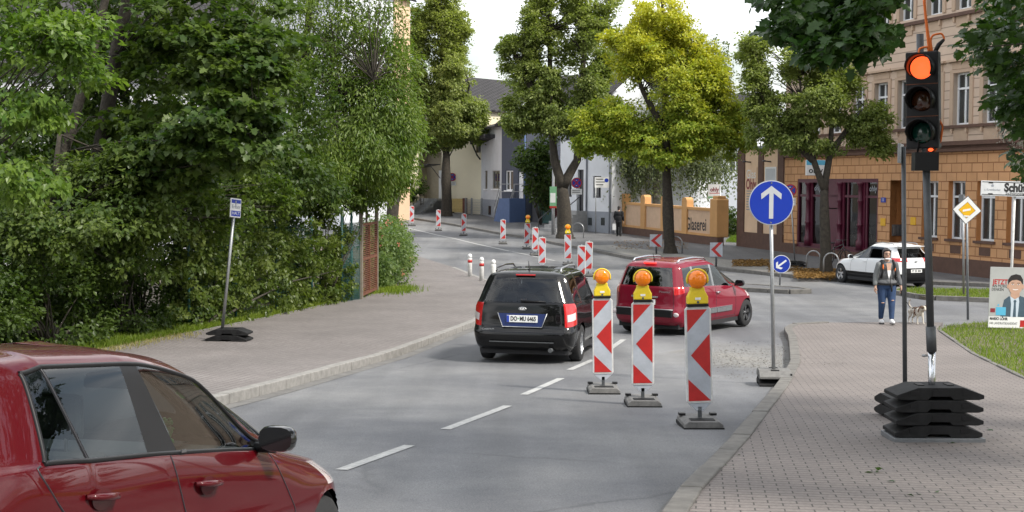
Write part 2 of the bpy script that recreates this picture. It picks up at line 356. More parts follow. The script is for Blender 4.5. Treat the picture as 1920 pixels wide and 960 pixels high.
for nm, c, me in (('paint_golf', (.068, .0015, .004), .0), ('paint_wine', (.185, .006, .020), .0), ('paint_black', (.003, .003, .0035), .0), ('paint_white', (.74, .75, .76), 0.)):
    mat(nm, c, .45, me, coat=.75, spec=.08, back=(.03, .03, .032))
glass('glass_car', (.62, .68, .67), 1.46)
glass('glass_tint', (.22, .25, .25), 1.75)
glass('glass_clear', (.70, .74, .73), 1.6)
glass('glass_shop', (.35, .37, .37), 1.5)
mat('pane', (.035, .042, .045), .06, coat=.5, var=.4, scale=.9)
mat('pane_blue', (.06, .08, .10), .05, coat=.5)
mat('window_white', (.74, .75, .77), .4)
mat('rim', (.55, .56, .58), .3, .8)
mat('rim_dark', (.12, .12, .125), .35, .7)
mat('tyre', (.02, .02, .021), .85, var=.3, scale=20)
mat('plate_white', (.80, .80, .78), .4)
mat('plate_blue', (.02, .06, .42), .4)
mat('holder_blue', (.012, .028, .12), .4)
mat('brown_trim', (.115, .062, .045), .8, var=.2, scale=4)
mat('beige_wall', (.43, .345, .275), .9, var=.10, scale=1.6, bump=.15, bscale=40)
mat('beige_panel', (.48, .35, .255), .9, var=.08, scale=2)
mat('peach_wall', (.74, .53, .36), .9, var=.08, scale=1.5)
mat('orange_wall', (.58, .32, .13), .9, var=.10, scale=1.5)
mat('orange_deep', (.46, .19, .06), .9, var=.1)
mat('peach_panel', (.60, .42, .29), .9, var=.1, scale=2.5)
mat('plum', (.085, .008, .026), .4, var=.2)
mat('render_white', (.70, .72, .76), .9, var=.07, scale=1.2)
mat('render_grey', (.52, .53, .56), .9, var=.1, scale=1.5)
mat('plinth_grey', (.27, .29, .33), .9, var=.1)
mat('cream_wall', (.78, .70, .52), .9, var=.05, scale=1)
mat('tan_wall', (.40, .35, .26), .9, var=.1)
mat('slate_blue', (.060, .068, .095), .8, var=.12)
mat('steel_blue', (.075, .12, .24), .7, var=.1)
mat('maroon', (.14, .03, .035), .8, var=.15)
mat('roof_red', (.17, .065, .045), .85, var=.3)
mat('step_stone', (.33, .33, .33), .9, var=.2, scale=5)
mat('door_dark', (.02, .02, .025), .4)
mat('picket', (.62, .46, .18), .7, var=.15)
mat('garage_grey', (.10, .10, .11), .6)
mat('fence_green', (.03, .10, .095), .5)
mat('rust', (.15, .055, .028), .85, var=.4, scale=10, bump=.3)
mat('wood_post', (.22, .19, .15), .9, var=.3)
mat('letter_dark', (.03, .028, .028), .6)
mat('letter_wine', (.22, .02, .03), .5)
mat('letter_white', (.78, .78, .78), .5)
mat('banner', (.60, .61, .62), .6, var=.1)
mat('poster_bg', (.40, .41, .40), .35, var=.12, scale=2)
mat('poster_blue', (.10, .42, .62), .35)
mat('suit', (.055, .095, .13), .5, var=.2); mat('shirt', (.50, .58, .66), .5); mat('skin', (.50, .31, .225), .55, var=.1); mat('hair', (.018, .014, .014), .5, var=.3, scale=30)
mat('jeans', (.022, .05, .12), .85, var=.35, scale=9); mat('cardigan', (.13, .132, .138), .95, var=.2, scale=25, bump=.3, bscale=60); mat('sleeve', (.17, .18, .18), .95, var=.2, scale=25)
mat('black_cloth', (.012, .012, .014), .9, var=.2); mat('orange_cloth', (.75, .16, .02), .7); mat('shoe', (.72, .72, .72), .6); mat('sole', (.05, .05, .05), .8)
mat('fur', (.55, .50, .43), .95, var=.25, scale=14); mat('fur_brown', (.10, .065, .04), .95, var=.3, scale=14); mat('toy_green', (.03, .24, .05), .4)
leafmat('lf_maple', (.026, .058, .012), (.115, .160, .038), rough=.40)
leafmat('lf_linden', (.052, .110, .016), (.150, .215, .042), rough=.38)
leafmat('lf_ash', (.052, .102, .014), (.165, .215, .042), rough=.36)
leafmat('lf_bush', (.020, .044, .009), (.080, .118, .026), rough=.40)
leafmat('lf_ivy', (.050, .085, .016), (.150, .185, .048), rough=.38)
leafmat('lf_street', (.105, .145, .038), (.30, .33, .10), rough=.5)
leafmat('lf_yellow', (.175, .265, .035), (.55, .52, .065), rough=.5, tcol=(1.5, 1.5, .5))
leafmat('lf_birch', (.09, .115, .06), (.18, .20, .12), rough=.5)
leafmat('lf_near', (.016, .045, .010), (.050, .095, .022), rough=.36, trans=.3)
leafmat('lf_rose', (.055, .105, .025), (.150, .200, .060), rough=.4)
leafmat('lf_hazel', (.040, .075, .014), (.120, .160, .036), rough=.42)
leafmat('lf_flower', (.45, .43, .36), (.6, .58, .5), rough=.8, tcol=(1, 1, 1))
leafmat('lf_pink', (.55, .16, .12), (.7, .3, .22), rough=.7, tcol=(1, 1, 1))
leafmat('lf_litter', (.13, .07, .02), (.34, .20, .06), rough=.7, tcol=(1, 1, 1))
leafmat('lf_grass', (.075, .135, .012), (.20, .25, .035), rough=.5, trans=.4)
leafmat('lf_dry', (.22, .19, .08), (.34, .30, .14), rough=.8)
brickmat('roof_tile', (.060, .056, .060), (.048, .045, .048), (.015, .014, .015), .24, .34, .03, stain=.3, bump=1.)
# asphalt: aggregate speckle, worn wheel paths, dusty and damp patches that belong to the surface
def asphalt(name, base, dusty):
    m = bpy.data.materials.new(name); m.use_nodes = True; ns, ls, b = nodes(m)
    tcn = ns.new('ShaderNodeTexCoord')
    def noise(sc, det, ro, vec=None):
        n = ns.new('ShaderNodeTexNoise'); n.inputs['Scale'].default_value = sc; n.inputs['Detail'].default_value = det; n.inputs['Roughness'].default_value = ro
        ls.new(vec or tcn.outputs['Object'], n.inputs['Vector']); return n
    def ramp(n, p0, p1, c0, c1):
        r = ns.new('ShaderNodeValToRGB'); r.color_ramp.elements[0].position = p0; r.color_ramp.elements[1].position = p1; r.color_ramp.elements[0].color = c0 + (1,); r.color_ramp.elements[1].color = c1 + (1,)
        ls.new(n.outputs[0], r.inputs[0]); return r
    def mix(a, bb, f, mode='MIX'):
        x = ns.new('ShaderNodeMix'); x.data_type = 'RGBA'; x.blend_type = mode
        if isinstance(f, float): x.inputs[0].default_value = f
        else: ls.new(f.outputs[0], x.inputs[0])
        for i, s in ((6, a), (7, bb)):
            if isinstance(s, tuple): x.inputs[i].default_value = s + (1,)
            else: ls.new(s, x.inputs[i])
        return x.outputs[2]
    mpn = ns.new('ShaderNodeMapping'); mpn.inputs['Rotation'].default_value = (0, 0, math.radians(11)); mpn.inputs['Scale'].default_value = (1.3, .06, 1); ls.new(tcn.outputs['Object'], mpn.inputs[0])
    track = ramp(noise(1., 4, .5, mpn.outputs[0]), .35, .7, (.80, .80, .80), (1.12, 1.12, 1.12))
    speck = ramp(noise(75, 4, .85), .36, .66, (.55, .55, .55), (1.3, 1.3, 1.3))
    big = ramp(noise(.22, 9, .68), .42, .60, (0., 0., 0.), (1., 1., 1.))
    c = mix(base, dusty, big); c = mix(c, track.outputs[0], 1., 'MULTIPLY'); c = mix(c, speck.outputs[0], 1., 'MULTIPLY')
    vo = ns.new('ShaderNodeTexVoronoi'); vo.feature = 'DISTANCE_TO_EDGE'; vo.inputs['Scale'].default_value = .42; wn = noise(1.6, 5, .7); wm = ns.new('ShaderNodeMix'); wm.data_type = 'RGBA'; wm.inputs[0].default_value = .22
    ls.new(tcn.outputs['Object'], wm.inputs[6]); ls.new(wn.outputs['Color'], wm.inputs[7]); ls.new(wm.outputs[2], vo.inputs['Vector'])
    ck = ramp(vo, .0, .012, (.62, .62, .62), (1, 1, 1)); msk = ramp(noise(.16, 3, .5), .50, .60, (0, 0, 0), (1, 1, 1)); ckm = mix((1., 1., 1.), ck.outputs[0], msk); c = mix(c, ckm, 1., 'MULTIPLY')
    spots = ramp(noise(3.2, 6, .75), .66, .76, (1, 1, 1), (.72, .72, .72)); c = mix(c, spots.outputs[0], 1., 'MULTIPLY')
    ls.new(c, b.inputs['Base Color']); b.inputs['Roughness'].default_value = .8
    bp = ns.new('ShaderNodeBump'); bp.inputs['Strength'].default_value = .35; bp.inputs['Distance'].default_value = .006; ls.new(noise(160, 3, .7).outputs[0], bp.inputs['Height']); ls.new(bp.outputs[0], b.inputs['Normal'])
    M[name] = m
asphalt('asphalt', (.130, .133, .142), (.205, .206, .208))
asphalt('asphalt_path', (.12, .12, .125), (.155, .155, .158))
asphalt('concrete_path', (.25, .24, .22), (.30, .285, .265))
brickmat('pavers', (.255, .222, .205), (.228, .200, .187), (.075, .068, .062), .20, .10, .006, rot=math.radians(8), stain=.22, offset=.5, var=.3, stscale=.5)
brickmat('pavers_pink', (.235, .210, .202), (.265, .240, .230), (.08, .072, .066), .20, .10, .006, rot=math.radians(56), stain=.25, var=.3, stscale=.6)
brickmat('ashlar', (.62, .335, .160), (.68, .372, .185), (.36, .165, .07), .62, .34, .022, vertical=True, stain=.16, bump=.7, var=.12, stscale=1.2)
brickmat('facade_band', (.62, .475, .37), (.64, .49, .385), (.34, .26, .20), 30., .34, .02, vertical=True, stain=.12, bump=.8, var=.06, stscale=1.)
# ------------------------------------------------------------------ ground sheets that follow the slope
def drape(name, poly, zo, m, skirt=0., kind='structure'):
    bm = bmesh.new(); vs = [bm.verts.new((x, y, 0)) for x, y in poly]; f = bm.faces.new(vs)
    if f.normal.z < 0 or f.calc_area() and sum((poly[i][0] * poly[(i + 1) % len(poly)][1] - poly[(i + 1) % len(poly)][0] * poly[i][1]) for i in range(len(poly))) < 0: f.normal_flip()
    ys = [p[1] for p in poly]; lo, hi = min(ys), max(ys)
    cuts = [y for y in GY if lo < y < hi]
    for y in cuts:
        bmesh.ops.bisect_plane(bm, geom=bm.verts[:] + bm.edges[:] + bm.faces[:], plane_co=(0, y, 0), plane_no=(0, 1, 0))
    for v in bm.verts: v.co.z = g(v.co.y) + zo
    bmesh.ops.recalc_face_normals(bm, faces=bm.faces)
    if sum(f.normal.z * f.calc_area() for f in bm.faces) < 0: bmesh.ops.reverse_faces(bm, faces=bm.faces)
    if skirt:
        be = [e for e in bm.edges if e.is_boundary]; r = bmesh.ops.extrude_edge_only(bm, edges=be)
        for v in [q for q in r['geom'] if isinstance(q, bmesh.types.BMVert)]: v.co.z -= skirt
    me = bpy.data.meshes.new(name); bm.to_mesh(me); bm.free(); me.materials.append(M[m])
    o = bpy.data.objects.new(name, me); COL.objects.link(o); return tag(o, kind=kind)
KL = [(-9.2, -12), (-5.76, 5), (-3.4, 17.4), (-2.1, 24.3), (-.9, 30.6), (-.45, 35), (-.35, 39), (-.62, 44.5), (-2.3, 52), (-4.8, 60.6), (-9, 71), (-14, 79), (-30, 96)]
VERGE = [(-13.6, -10), (-10.6, 8), (-7.35, 24), (-5.6, 32), (-4.1, 39.2), (-3.35, 41.2)]
KR = [(-1.2, -4), (.15, 5), (1.31, 9.67), (2.26, 12.8), (3.65, 17.9), (4.72, 22), (5.72, 27), (6.02, 29), (6.45, 30.2), (7.3, 30.6)]
EDGE_R = [(4.6, 0), (6.15, 10), (7.5, 19.5), (9.3, 29), (10.0, 30.2)]
FAR = [(40, 38), (24, 42.6), (16.5, 45.0), (14.2, 46.5), (10.5, 48.6), (8.2, 52.5), (5.2, 58.7), (1.2, 73.7), (-3.8, 86.5), (-7.6, 94), (-14, 102), (-34, 118)]
drape('ground', [(-900, -60), (900, -60), (900, 2900), (-900, 2900)], -.03, 'soil')
drape('road', [(-9.2, -40)] + [(-30, -40), (-30, 130), (60, 130), (60, -40)], 0., 'asphalt')
# left pavement with the paved forecourt, and the grass verge behind it
drape('pavement', KL[:-3] + [(-7.5, 64), (-5.2, 52), (-3.9, 43)] + VERGE[::-1], .12, 'pavers_pink', .16)
drape('hedge_bed', [(-13.6, -10), (-10.6, 8), (-7.35, 24), (-5.6, 32), (-4.1, 39.2), (-3.35, 41.2), (-3.9, 43), (-5.2, 52), (-7.5, 64), (-30, 90), (-60, 90), (-60, -10)], .11, 'soil', .2)
drape('pavement', KR + [(8.2, 30.75), (10.0, 30.8)] + EDGE_R[::-1][1:] + [(3.9, -4)], .12, 'pavers', .16)
drape('lawn_bed', EDGE_R + [(10.6, 30.8), (12.8, 32.2), (24, 33.5), (40, 34), (40, 0)], .10, 'soil', .16)
drape('traffic_island', [(6.4, 43.3), (8.7, 41.7), (9.4, 41.9), (9.3, 42.8), (7.2, 45.0), (6.3, 44.8)], .12, 'asphalt_path', .16)
drape('lawn_bed', [(12.3, 39.6), (14.5, 38.6), (24, 37.2), (24, 40.0), (15.5, 42.6), (12.6, 43.2), (12.0, 42.0)], .10, 'soil', .16)
drape('pavement', FAR + [(-40, 130), (60, 130), (60, 38)], .12, 'asphalt_path', .16)
drape('pavement_strip', [(10.2, 49.3), (8.5, 52.4), (5.5, 58.8), (3.3, 67), (5.0, 67.4), (7.6, 60.5), (10.6, 54), (12.4, 50.4)], .124, 'concrete_path')
# ------------------------------------------------------------------ kerbs, one stone after another
def kerb(name, pts, m, zt=.125, w=.15, step=1., gap=.012, z0=-.1):
    mb = MB(); P = [Vector((x, y, 0)) for x, y in pts]; L_ = [0]
    for i in range(len(P) - 1): L_.append(L_[-1] + (P[i + 1] - P[i]).length)
    def pt(s):
        i = max(0, min(len(P) - 2, int(np.searchsorted(L_, s, 'right')) - 1)); return P[i].lerp(P[i + 1], (s - L_[i]) / (L_[i + 1] - L_[i]))
    s = 0.
    while s < L_[-1] - .2:
        e = min(s + step, L_[-1]); a, b = pt(s + gap / 2), pt(e - gap / 2); d = (b - a).normalized(); n = Vector((-d.y, d.x, 0)) * w / 2; jz = random.uniform(-.006, .006); jx = n * random.uniform(-.05, .05); vs = []
        for q in (a, b):
            for sg, zz in ((-1, z0), (1, z0), (1, zt), (-1, zt)):
                p = q + n * sg + jx; vs.append((p.x, p.y, g(p.y) + zz + jz))
        mb.add(vs, [(0, 1, 2, 3), (7, 6, 5, 4), (0, 4, 5, 1), (1, 5, 6, 2), (2, 6, 7, 3), (3, 7, 4, 0)]); s = e
    bm_o = mb.build(name, m, bevel=.012); 
    return tag(bm_o, kind='structure')
kerb('kerb', KL[:5], 'kerbstone', .135, .17)
kerb('kerb', KL[4:9], 'kerbstone', .128, .15)
kerb('kerb', KR, 'kerb_dark', .14, .17)
kerb('kerb', FAR[2:-1], 'kerb_dark', .13, .15)
kerb('edging', VERGE[:-1], 'kerb_dark', .135, .07, .8)
kerb('edging', EDGE_R, 'kerb_dark', .14, .08, .8)
kerb('kerb', [(6.4, 43.3), (8.7, 41.7), (9.4, 41.9), (9.3, 42.8), (7.2, 45.0), (6.3, 44.8), (6.4, 43.3)], 'kerb_dark', .14, .15, .7)
kerb('kerb', [(24, 37.2), (14.5, 38.6), (12.3, 39.6), (12.0, 42.0), (12.6, 43.2)], 'kerb_dark', .14, .14, .9)
# concrete gutter beside the right kerb
def strip(name, pts, w, zo, m, off=0., kind='structure'):
    P = [Vector((x, y, 0)) for x, y in pts]; Q = []
    for i in range(len(P) - 1):
        k = max(1, int((P[i + 1] - P[i]).length / .8)); Q += [P[i].lerp(P[i + 1], t / k) for t in range(k)]
    Q.append(P[-1]); mb = MB(); vs = []
    for i, p in enumerate(Q):
        d = (Q[min(i + 1, len(Q) - 1)] - Q[max(i - 1, 0)]).normalized(); n = Vector((-d.y, d.x, 0))
        for s_ in (off - w / 2, off + w / 2): q = p + n * s_; vs.append((q.x, q.y, g(q.y) + zo))
    mb.add(vs, [(2 * i, 2 * i + 2, 2 * i + 3, 2 * i + 1) for i in range(len(Q) - 1)])
    o = mb.build(name, m)
    me = o.data
    if sum(p.normal.z for p in me.polygons) < 0: me.flip_normals()
    return tag(o, kind=kind)
mat('gutter', (.15, .145, .138), .85, var=.3, scale=4, bump=.2)
strip('gutter', KR[:-1], .11, .004, 'gutter', .14)
strip('gutter', KL[:5], .22, .004, 'gutter', -.2)
# painted markings
def line(a, b, w=.115, name='road_marking'): return strip(name, [a, b], w, .006, 'white_line')
for a, b in (((640, 882), (768, 836)), ((835, 806), (952, 762)), ((982, 741), (1052, 710)), ((1068, 694), (1112, 675))):
    A, B = G(*a), G(*b); line(A[:2], B[:2])
A, B = G(1112, 675), G(768, 836); dv = (A - B)[:2] / np.linalg.norm((A - B)[:2])
for k in range(2): line(A[:2] + dv * (1.6 + 4 * k), A[:2] + dv * (4 + 4 * k))
strip('road_marking', [G(x, y)[:2] for x, y in ((765, 428), (800, 436), (850, 447), (900, 459), (955, 471))], .16, .006, 'white_line')
strip('road_marking', [G(x, y)[:2] for x, y in ((960, 472), (1040, 489))], .12, .006, 'white_line')
# pale dusty patch where sand was spilled by the road works
m = bpy.data.materials.new('sand_dust'); m.use_nodes = True; ns, ls, b = nodes(m); b.inputs['Base Color'].default_value = (.33, .315, .285, 1); b.inputs['Roughness'].default_value = .95
tcn = ns.new('ShaderNodeTexCoord'); mpn = ns.new('ShaderNodeMapping'); c_ = G(1395, 672); mpn.inputs['Location'].default_value = (-c_[0] / 2.6, -c_[1] / 4.2, 0); mpn.inputs['Scale'].default_value = (1 / 2.6, 1 / 4.2, 0); gr = ns.new('ShaderNodeTexGradient'); gr.gradient_type = 'SPHERICAL'
n = ns.new('ShaderNodeTexNoise'); n.inputs['Scale'].default_value = .9; n.inputs['Detail'].default_value = 6; n.inputs['Roughness'].default_value = .55; mu = ns.new('ShaderNodeMath'); mu.operation = 'MULTIPLY'; rr = ns.new('ShaderNodeValToRGB'); rr.color_ramp.elements[0].position = .16; rr.color_ramp.elements[1].position = .55; rr.color_ramp.elements[1].color = (.6, .6, .6, 1)
ls.new(tcn.outputs['Object'], mpn.inputs[0]); ls.new(mpn.outputs[0], gr.inputs[0]); ls.new(tcn.outputs['Object'], n.inputs['Vector']); ls.new(gr.outputs['Fac'], mu.inputs[0]); ls.new(n.outputs[0], mu.inputs[1]); ls.new(mu.outputs[0], rr.inputs[0]); ls.new(rr.outputs[0], b.inputs['Alpha']); M['sand_dust'] = m
drape('road_dust', [(1.6, 16.5), (3.2, 17.2), (4.5, 22), (5.5, 27), (4.6, 27.5), (2.2, 24)], .008, 'sand_dust')
# crumbled dirt and gravel lying on the carriageway by the right kerb
def scatter(name, pts, size, material, label=None, tint=None, up=1.5):
    n_ = len(pts); d = unit(np.concatenate([rng.normal(size=(n_, 2)), rng.normal(0, .12, (n_, 1))], 1)); n = unit(np.array([0, 0, up]) + rng.normal(0, .3, (n_, 3)))
    o = leaves(name, pts, d, n, size * rng.uniform(.6, 1.4, n_), rng.random(n_) if tint is None else tint, material); return tag(o, kind='stuff')
# ------------------------------------------------------------------ buildings: each front is measured on its own wall plane
class Front:
    def __init__(s, A, B, z0):
        s.A = np.array([A[0], A[1], z0]); d = np.array([B[0] - A[0], B[1] - A[1], 0.]); s.W = float(np.linalg.norm(d)); s.x = d / s.W; s.y = np.array([-s.x[1], s.x[0], 0]); s.z0 = z0
        s.rz = math.atan2(s.x[1], s.x[0])
    def at(s, px, py, y=0.):
        v = ray(px, py); t = ((s.A + s.y * y - CAM) @ s.y) / (v @ s.y); P = CAM + v * t - s.A; return float(P @ s.x), float(P[2])
    def rect(s, x0, x1, y0, y1):
        xm, ym = (x0 + x1) / 2, (y0 + y1) / 2
        return (s.at(x0, ym)[0], s.at(x1, ym)[0], s.at(xm, y1)[1], s.at(xm, y0)[1])
def window(parent, h, rev=.14, fm='window_white', gm='pane', bars=(.5,), transom=.3, sill=None, fw=.07, name='window', dark=True):
    """casement filling the opening h, set back in its reveal"""
    a, b, c, d = h; mb = MB(); y0 = rev - .06; y1 = rev
    mb.box(a, a + fw, y0, y1, c, d); mb.box(b - fw, b, y0, y1, c, d); mb.box(a + fw, b - fw, y0, y1, c, c + fw); mb.box(a + fw, b - fw, y0, y1, d - fw, d)
    for q in bars: x = a + (b - a) * q; mb.box(x - fw * .6, x + fw * .6, y0 + .004, y1, c + fw, d - fw)
    if transom: z = d - (d - c) * transom; mb.box(a + fw, b - fw, y0 - .012, y1, z - fw * .55, z + fw * .55)
    f = mb.build(name, fm, parent)
    g_ = MB(); g_.add([(a + .01, y1 - .015, c + .01), (b - .01, y1 - .015, c + .01), (b - .01, y1 - .015, d - .01), (a + .01, y1 - .015, d - .01)], [(0, 1, 2, 3)]); g_.build('pane', gm, f)
    if sill:
        s_ = MB(); s_.box(a - .08, b + .08, -.09, rev, c - .09, c + .002); s_.build('sill', sill, f)
    return f
def roof_gable(mb, x0, x1, y0, y1, ze, zr, axis='x', o=.35, mi=0, th=.12):
    if axis == 'x':
        ym = (y0 + y1) / 2; P = [(y0 - o, ze - o * (zr - ze) / (ym - y0)), (ym, zr), (y1 + o, ze - o * (zr - ze) / (y1 - ym))]
        for (ya, za), (yb, zb) in ((P[0], P[1]), (P[1], P[2])):
            mb.add([(x0 - o, ya, za), (x1 + o, ya, za), (x1 + o, yb, zb), (x0 - o, yb, zb), (x0 - o, ya, za + th), (x1 + o, ya, za + th), (x1 + o, yb, zb + th), (x0 - o, yb, zb + th)],
                   [(3, 2, 1, 0), (4, 5, 6, 7), (0, 1, 5, 4), (1, 2, 6, 5), (2, 3, 7, 6), (3, 0, 4, 7)], mi)
    else:
        xm = (x0 + x1) / 2; P = [(x0 - o, ze - o * (zr - ze) / (xm - x0)), (xm, zr), (x1 + o, ze - o * (zr - ze) / (x1 - xm))]
        for (xa, za), (xb, zb) in ((P[0], P[1]), (P[1], P[2])):
            mb.add([(xa, y0 - o, za), (xb, y0 - o, zb), (xb, y1 + o, zb), (xa, y1 + o, za), (xa, y0 - o, za + th), (xb, y0 - o, zb + th), (xb, y1 + o, zb + th), (xa, y1 + o, za + th)],
                   [(3, 2, 1, 0), (4, 5, 6, 7), (0, 1, 5, 4), (1, 2, 6, 5), (2, 3, 7, 6), (3, 0, 4, 7)], mi)
def shellwalls(mb, x0, x1, z0, z1, depth, mi=0):     # side and back walls
    mb.add([(x0, depth, z0), (x0, 0, z0), (x0, 0, z1), (x0, depth, z1)], [(0, 1, 2, 3)], mi); mb.add([(x1, 0, z0), (x1, depth, z0), (x1, depth, z1), (x1, 0, z1)], [(0, 1, 2, 3)], mi)
    mb.add([(x1, depth, z0), (x0, depth, z0), (x0, depth, z1), (x1, depth, z1)], [(0, 1, 2, 3)], mi)
# ---- the three-storey house on the right
FB = Front((12.74, 62.5), (17.6, 46.09), -.72)
LB = 18.2
hb = thing('apartment_building', 'tall building with orange block ground floor and beige upper storeys', 'building', FB.A, FB.rz)
gw = [(x, x + 1.05, 1.25, 3.42) for x in (11.15, 12.85, 14.6, 16.3)]
shop = (1.25, 8.02, .42, 3.52); door = (8.92, 9.95, -.6, 3.45)
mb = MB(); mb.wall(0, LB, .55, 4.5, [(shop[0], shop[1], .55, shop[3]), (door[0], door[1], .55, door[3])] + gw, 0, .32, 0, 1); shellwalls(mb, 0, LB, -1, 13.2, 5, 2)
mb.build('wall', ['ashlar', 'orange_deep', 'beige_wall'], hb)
mb = MB(); 
for a, b in ((-.02, shop[0]), (shop[0], door[0]), (door[1], LB)): mb.box(a, b, -.07 if a != shop[0] else -.068, .3, -1.4, .55 if a != shop[0] else .42)
mb.box(shop[1], door[0], -.066, .3, .42, .55); mb.build('plinth', 'brown_trim', hb)
uw = [(x, x + 1.0, 5.5, 7.42) for x in (2.3, 4.1, 5.9, 7.65, 9.35, 11.25, 13.05, 14.85, 16.6)]
uw2 = [(a, b, 9.75, 11.7) for a, b, c, d in uw]
mb = MB(); mb.wall(0, LB, 4.9, 13.2, uw + uw2, 0, .24, 0, 1); mb.build('upper_wall', ['facade_band', 'beige_wall'], hb)
mb = MB(); mb.prism([(-.02, 4.5), (LB, 4.5), (LB, 4.9), (-.02, 4.9)], -.12, .01)
mb.box(-.03, LB, -.26, -.12, 4.74, 4.86); mb.box(-.03, LB, -.18, -.12, 4.52, 4.62); mb.build('cornice', 'brown_trim', hb)
mb = MB(); mb.box(-.02, LB, -.13, .01, 5.38, 5.485); mb.box(-.02, LB, -.15, .01, 9.5, 9.63)
mb.build('sill_course', 'brown_trim', hb)
for a, b, c, d in uw + uw2:
    if a > uw[0][0] or c > 6: mb.build('window_surround', 'beige_panel', hb)
    mb = MB(); mb.box(a - .2, a - .002, -.045, .01, c, d + .12); mb.box(b + .002, b + .2, -.045, .01, c, d + .12); mb.box(a - .002, b + .002, -.044, .01, d + .002, d + .12); mb.box(a - .32, b + .32, -.16, .01, d + .42, d + .5); mb.box(a - .1, b + .1, -.03, .01, d + .14, d + .4)
    mb.box(a + .08, b - .08, -.035, .01, c - .62, c - .2)
mb.build('window_surround', 'beige_panel', hb)
for k in range(20):
    x = .4 + k * .9
    for z in (5.2, 9.3): mb = MB(); mb.box(x, x + .1, -.1, -.001, z, z + .175 + (.02 if z > 6 else 0)); mb.build('bracket', 'beige_panel', hb)
for h in uw + uw2: window(hb, h, .22, bars=(.5,), transom=.3)
for h in gw: window(hb, h, .26, bars=(.5,), transom=.27, sill='brown_trim')
for h in gw: mb = MB(); mb.box(h[0] + .2, h[1] - .2, -.012, .02, .72, 1.02); mb.build('cellar_vent', 'brown_trim', hb)
mb = MB(); mb.box(shop[0] + .01, shop[1] - .01, 3.0, 3.05, .3, 3.5); mb.build('shop_back_wall', 'dark_int', hb)
# shopfront
sf = MB()
sf.box(shop[0], shop[1], .02, .16, .42, .62); sf.box(shop[0], shop[1], .02, .16, 3.36, 3.52); sf.box(shop[0], shop[0] + .1, .02, .16, .62, 3.36); sf.box(shop[1] - .1, shop[1], .02, .16, .62, 3.36)
sf.box(1.35, 7.92, .05, .14, 2.72, 2.82)
for x in (3.36, 5.6, 7.1): sf.box(x - .05, x + .05, .04, .15, .62, 3.36)
sf.box(3.95, 4.95, .06, .12, .62, 2.2); sf.box(3.95, 4.95, .05, .13, 2.25, 3.36)
sfo = sf.build('shopfront', 'plum', hb)
for x in (2.3, 5.05, 6.72):
    c_ = MB(); c_.lathe([(.17, .5), (.17, .9), (.12, .95), (.11, 1.5), (.14, 1.53), (.14, 1.6), (.11, 1.63), (.10, 2.5), (.13, 2.55), (.13, 2.62), (.10, 2.66), (.10, 3.2), (.17, 3.3), (.17, 3.36)], 12, c=(x, -.02, 0)); c_.build('column', 'plum', sfo)
    c_ = MB(); c_.box(x - .26, x + .26, .03, .14, .62, 3.36); c_.build('column_panel', 'plum', sfo)
for a, b in ((1.35, 2.04), (2.56, 3.31), (5.31, 5.55), (5.65, 6.46), (6.98, 7.05), (7.15, 7.92)):
    p_ = MB(); p_.add([(a, .1, .62), (b, .1, .62), (b, .1, 3.36), (a, .1, 3.36)], [(0, 1, 2, 3)]); p_.build('shop_pane', 'glass_shop', sfo)
text('ohly', .34, 'lettering', 'foil_white', sfo, (2.93, .085, 3.1)); text('ohly', .34, 'lettering', 'foil_white', sfo, (7.5, .085, 3.1))
d_ = MB(); d_.box(door[0], door[1], .7, .76, -.6, 3.45); d_.box(door[0] + .06, door[0] + .5, .66, .7, .1, 2.3); d_.build('entrance_door', 'door_dark', hb)
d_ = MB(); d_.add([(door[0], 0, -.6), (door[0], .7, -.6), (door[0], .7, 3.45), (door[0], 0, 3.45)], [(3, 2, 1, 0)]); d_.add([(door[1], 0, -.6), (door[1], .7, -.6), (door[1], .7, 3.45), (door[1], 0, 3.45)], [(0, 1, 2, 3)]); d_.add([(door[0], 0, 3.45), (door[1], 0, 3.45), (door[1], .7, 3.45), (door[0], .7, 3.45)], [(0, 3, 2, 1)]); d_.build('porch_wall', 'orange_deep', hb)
d_ = MB()
for k in range(3): d_.box(9.0, 9.0 + .02, .12 + .16 * k, .24 + .16 * k, 1.25, 1.62)
d_.box(8.926, 8.95, .1, .6, 1.2, 1.66); d_.build('letter_box', 'steel', hb)
for x, z in ((8.45, 1.6), (10.6, 1.7)):
    t_ = MB(); t_.box(x - .17, x + .17, -.03, .0, z, z + .3); t_.build('name_plaque', 'sign_yellow', hb)
n_ = MB(); n_.box(8.28, 8.62, -.03, 0, 2.55, 2.75); n_ = n_.build('house_number', 'foil_blue', hb); text('11', .2, 'lettering', 'letter_white', n_, (8.45, -.035, 2.65))
rf = MB(); roof_gable(rf, 0, LB, 0, 5, 13.2, 15.2); rf.build('roof', 'roof_red', hb)
gt = MB(); gt.box(-.1, LB, -.45, .01, 13.0, 13.22); gt.build('eaves', 'brown_trim', hb)
# bicycle shop things inside the pane
# ---- projecting light-box sign
ps = thing('projecting_sign', 'white box sign reading ohly projecting from the orange facade above the shopfront', 'sign', tuple(FB.A + FB.x * 3.95 + FB.y * -.62 + np.array([0, 0, 4.0])), 0)
q = MB(); q.box(-.42, .42, -.09, .09, -.34, .34); q.build('sign_box', 'sign_white', ps, .02)
q = MB(); q.box(-.41, .41, -.094, -.09, .12, .33); q.build('sign_band', 'poster_blue', ps); text('ohly', .36, 'lettering', 'letter_dark', ps, (0, -.096, -.12), bold=.008)
q = MB(); q.tube([(.42, 0, .1), (.85, .1, .1)], .025, 6); q.build('bracket', 'steel_dark', ps)
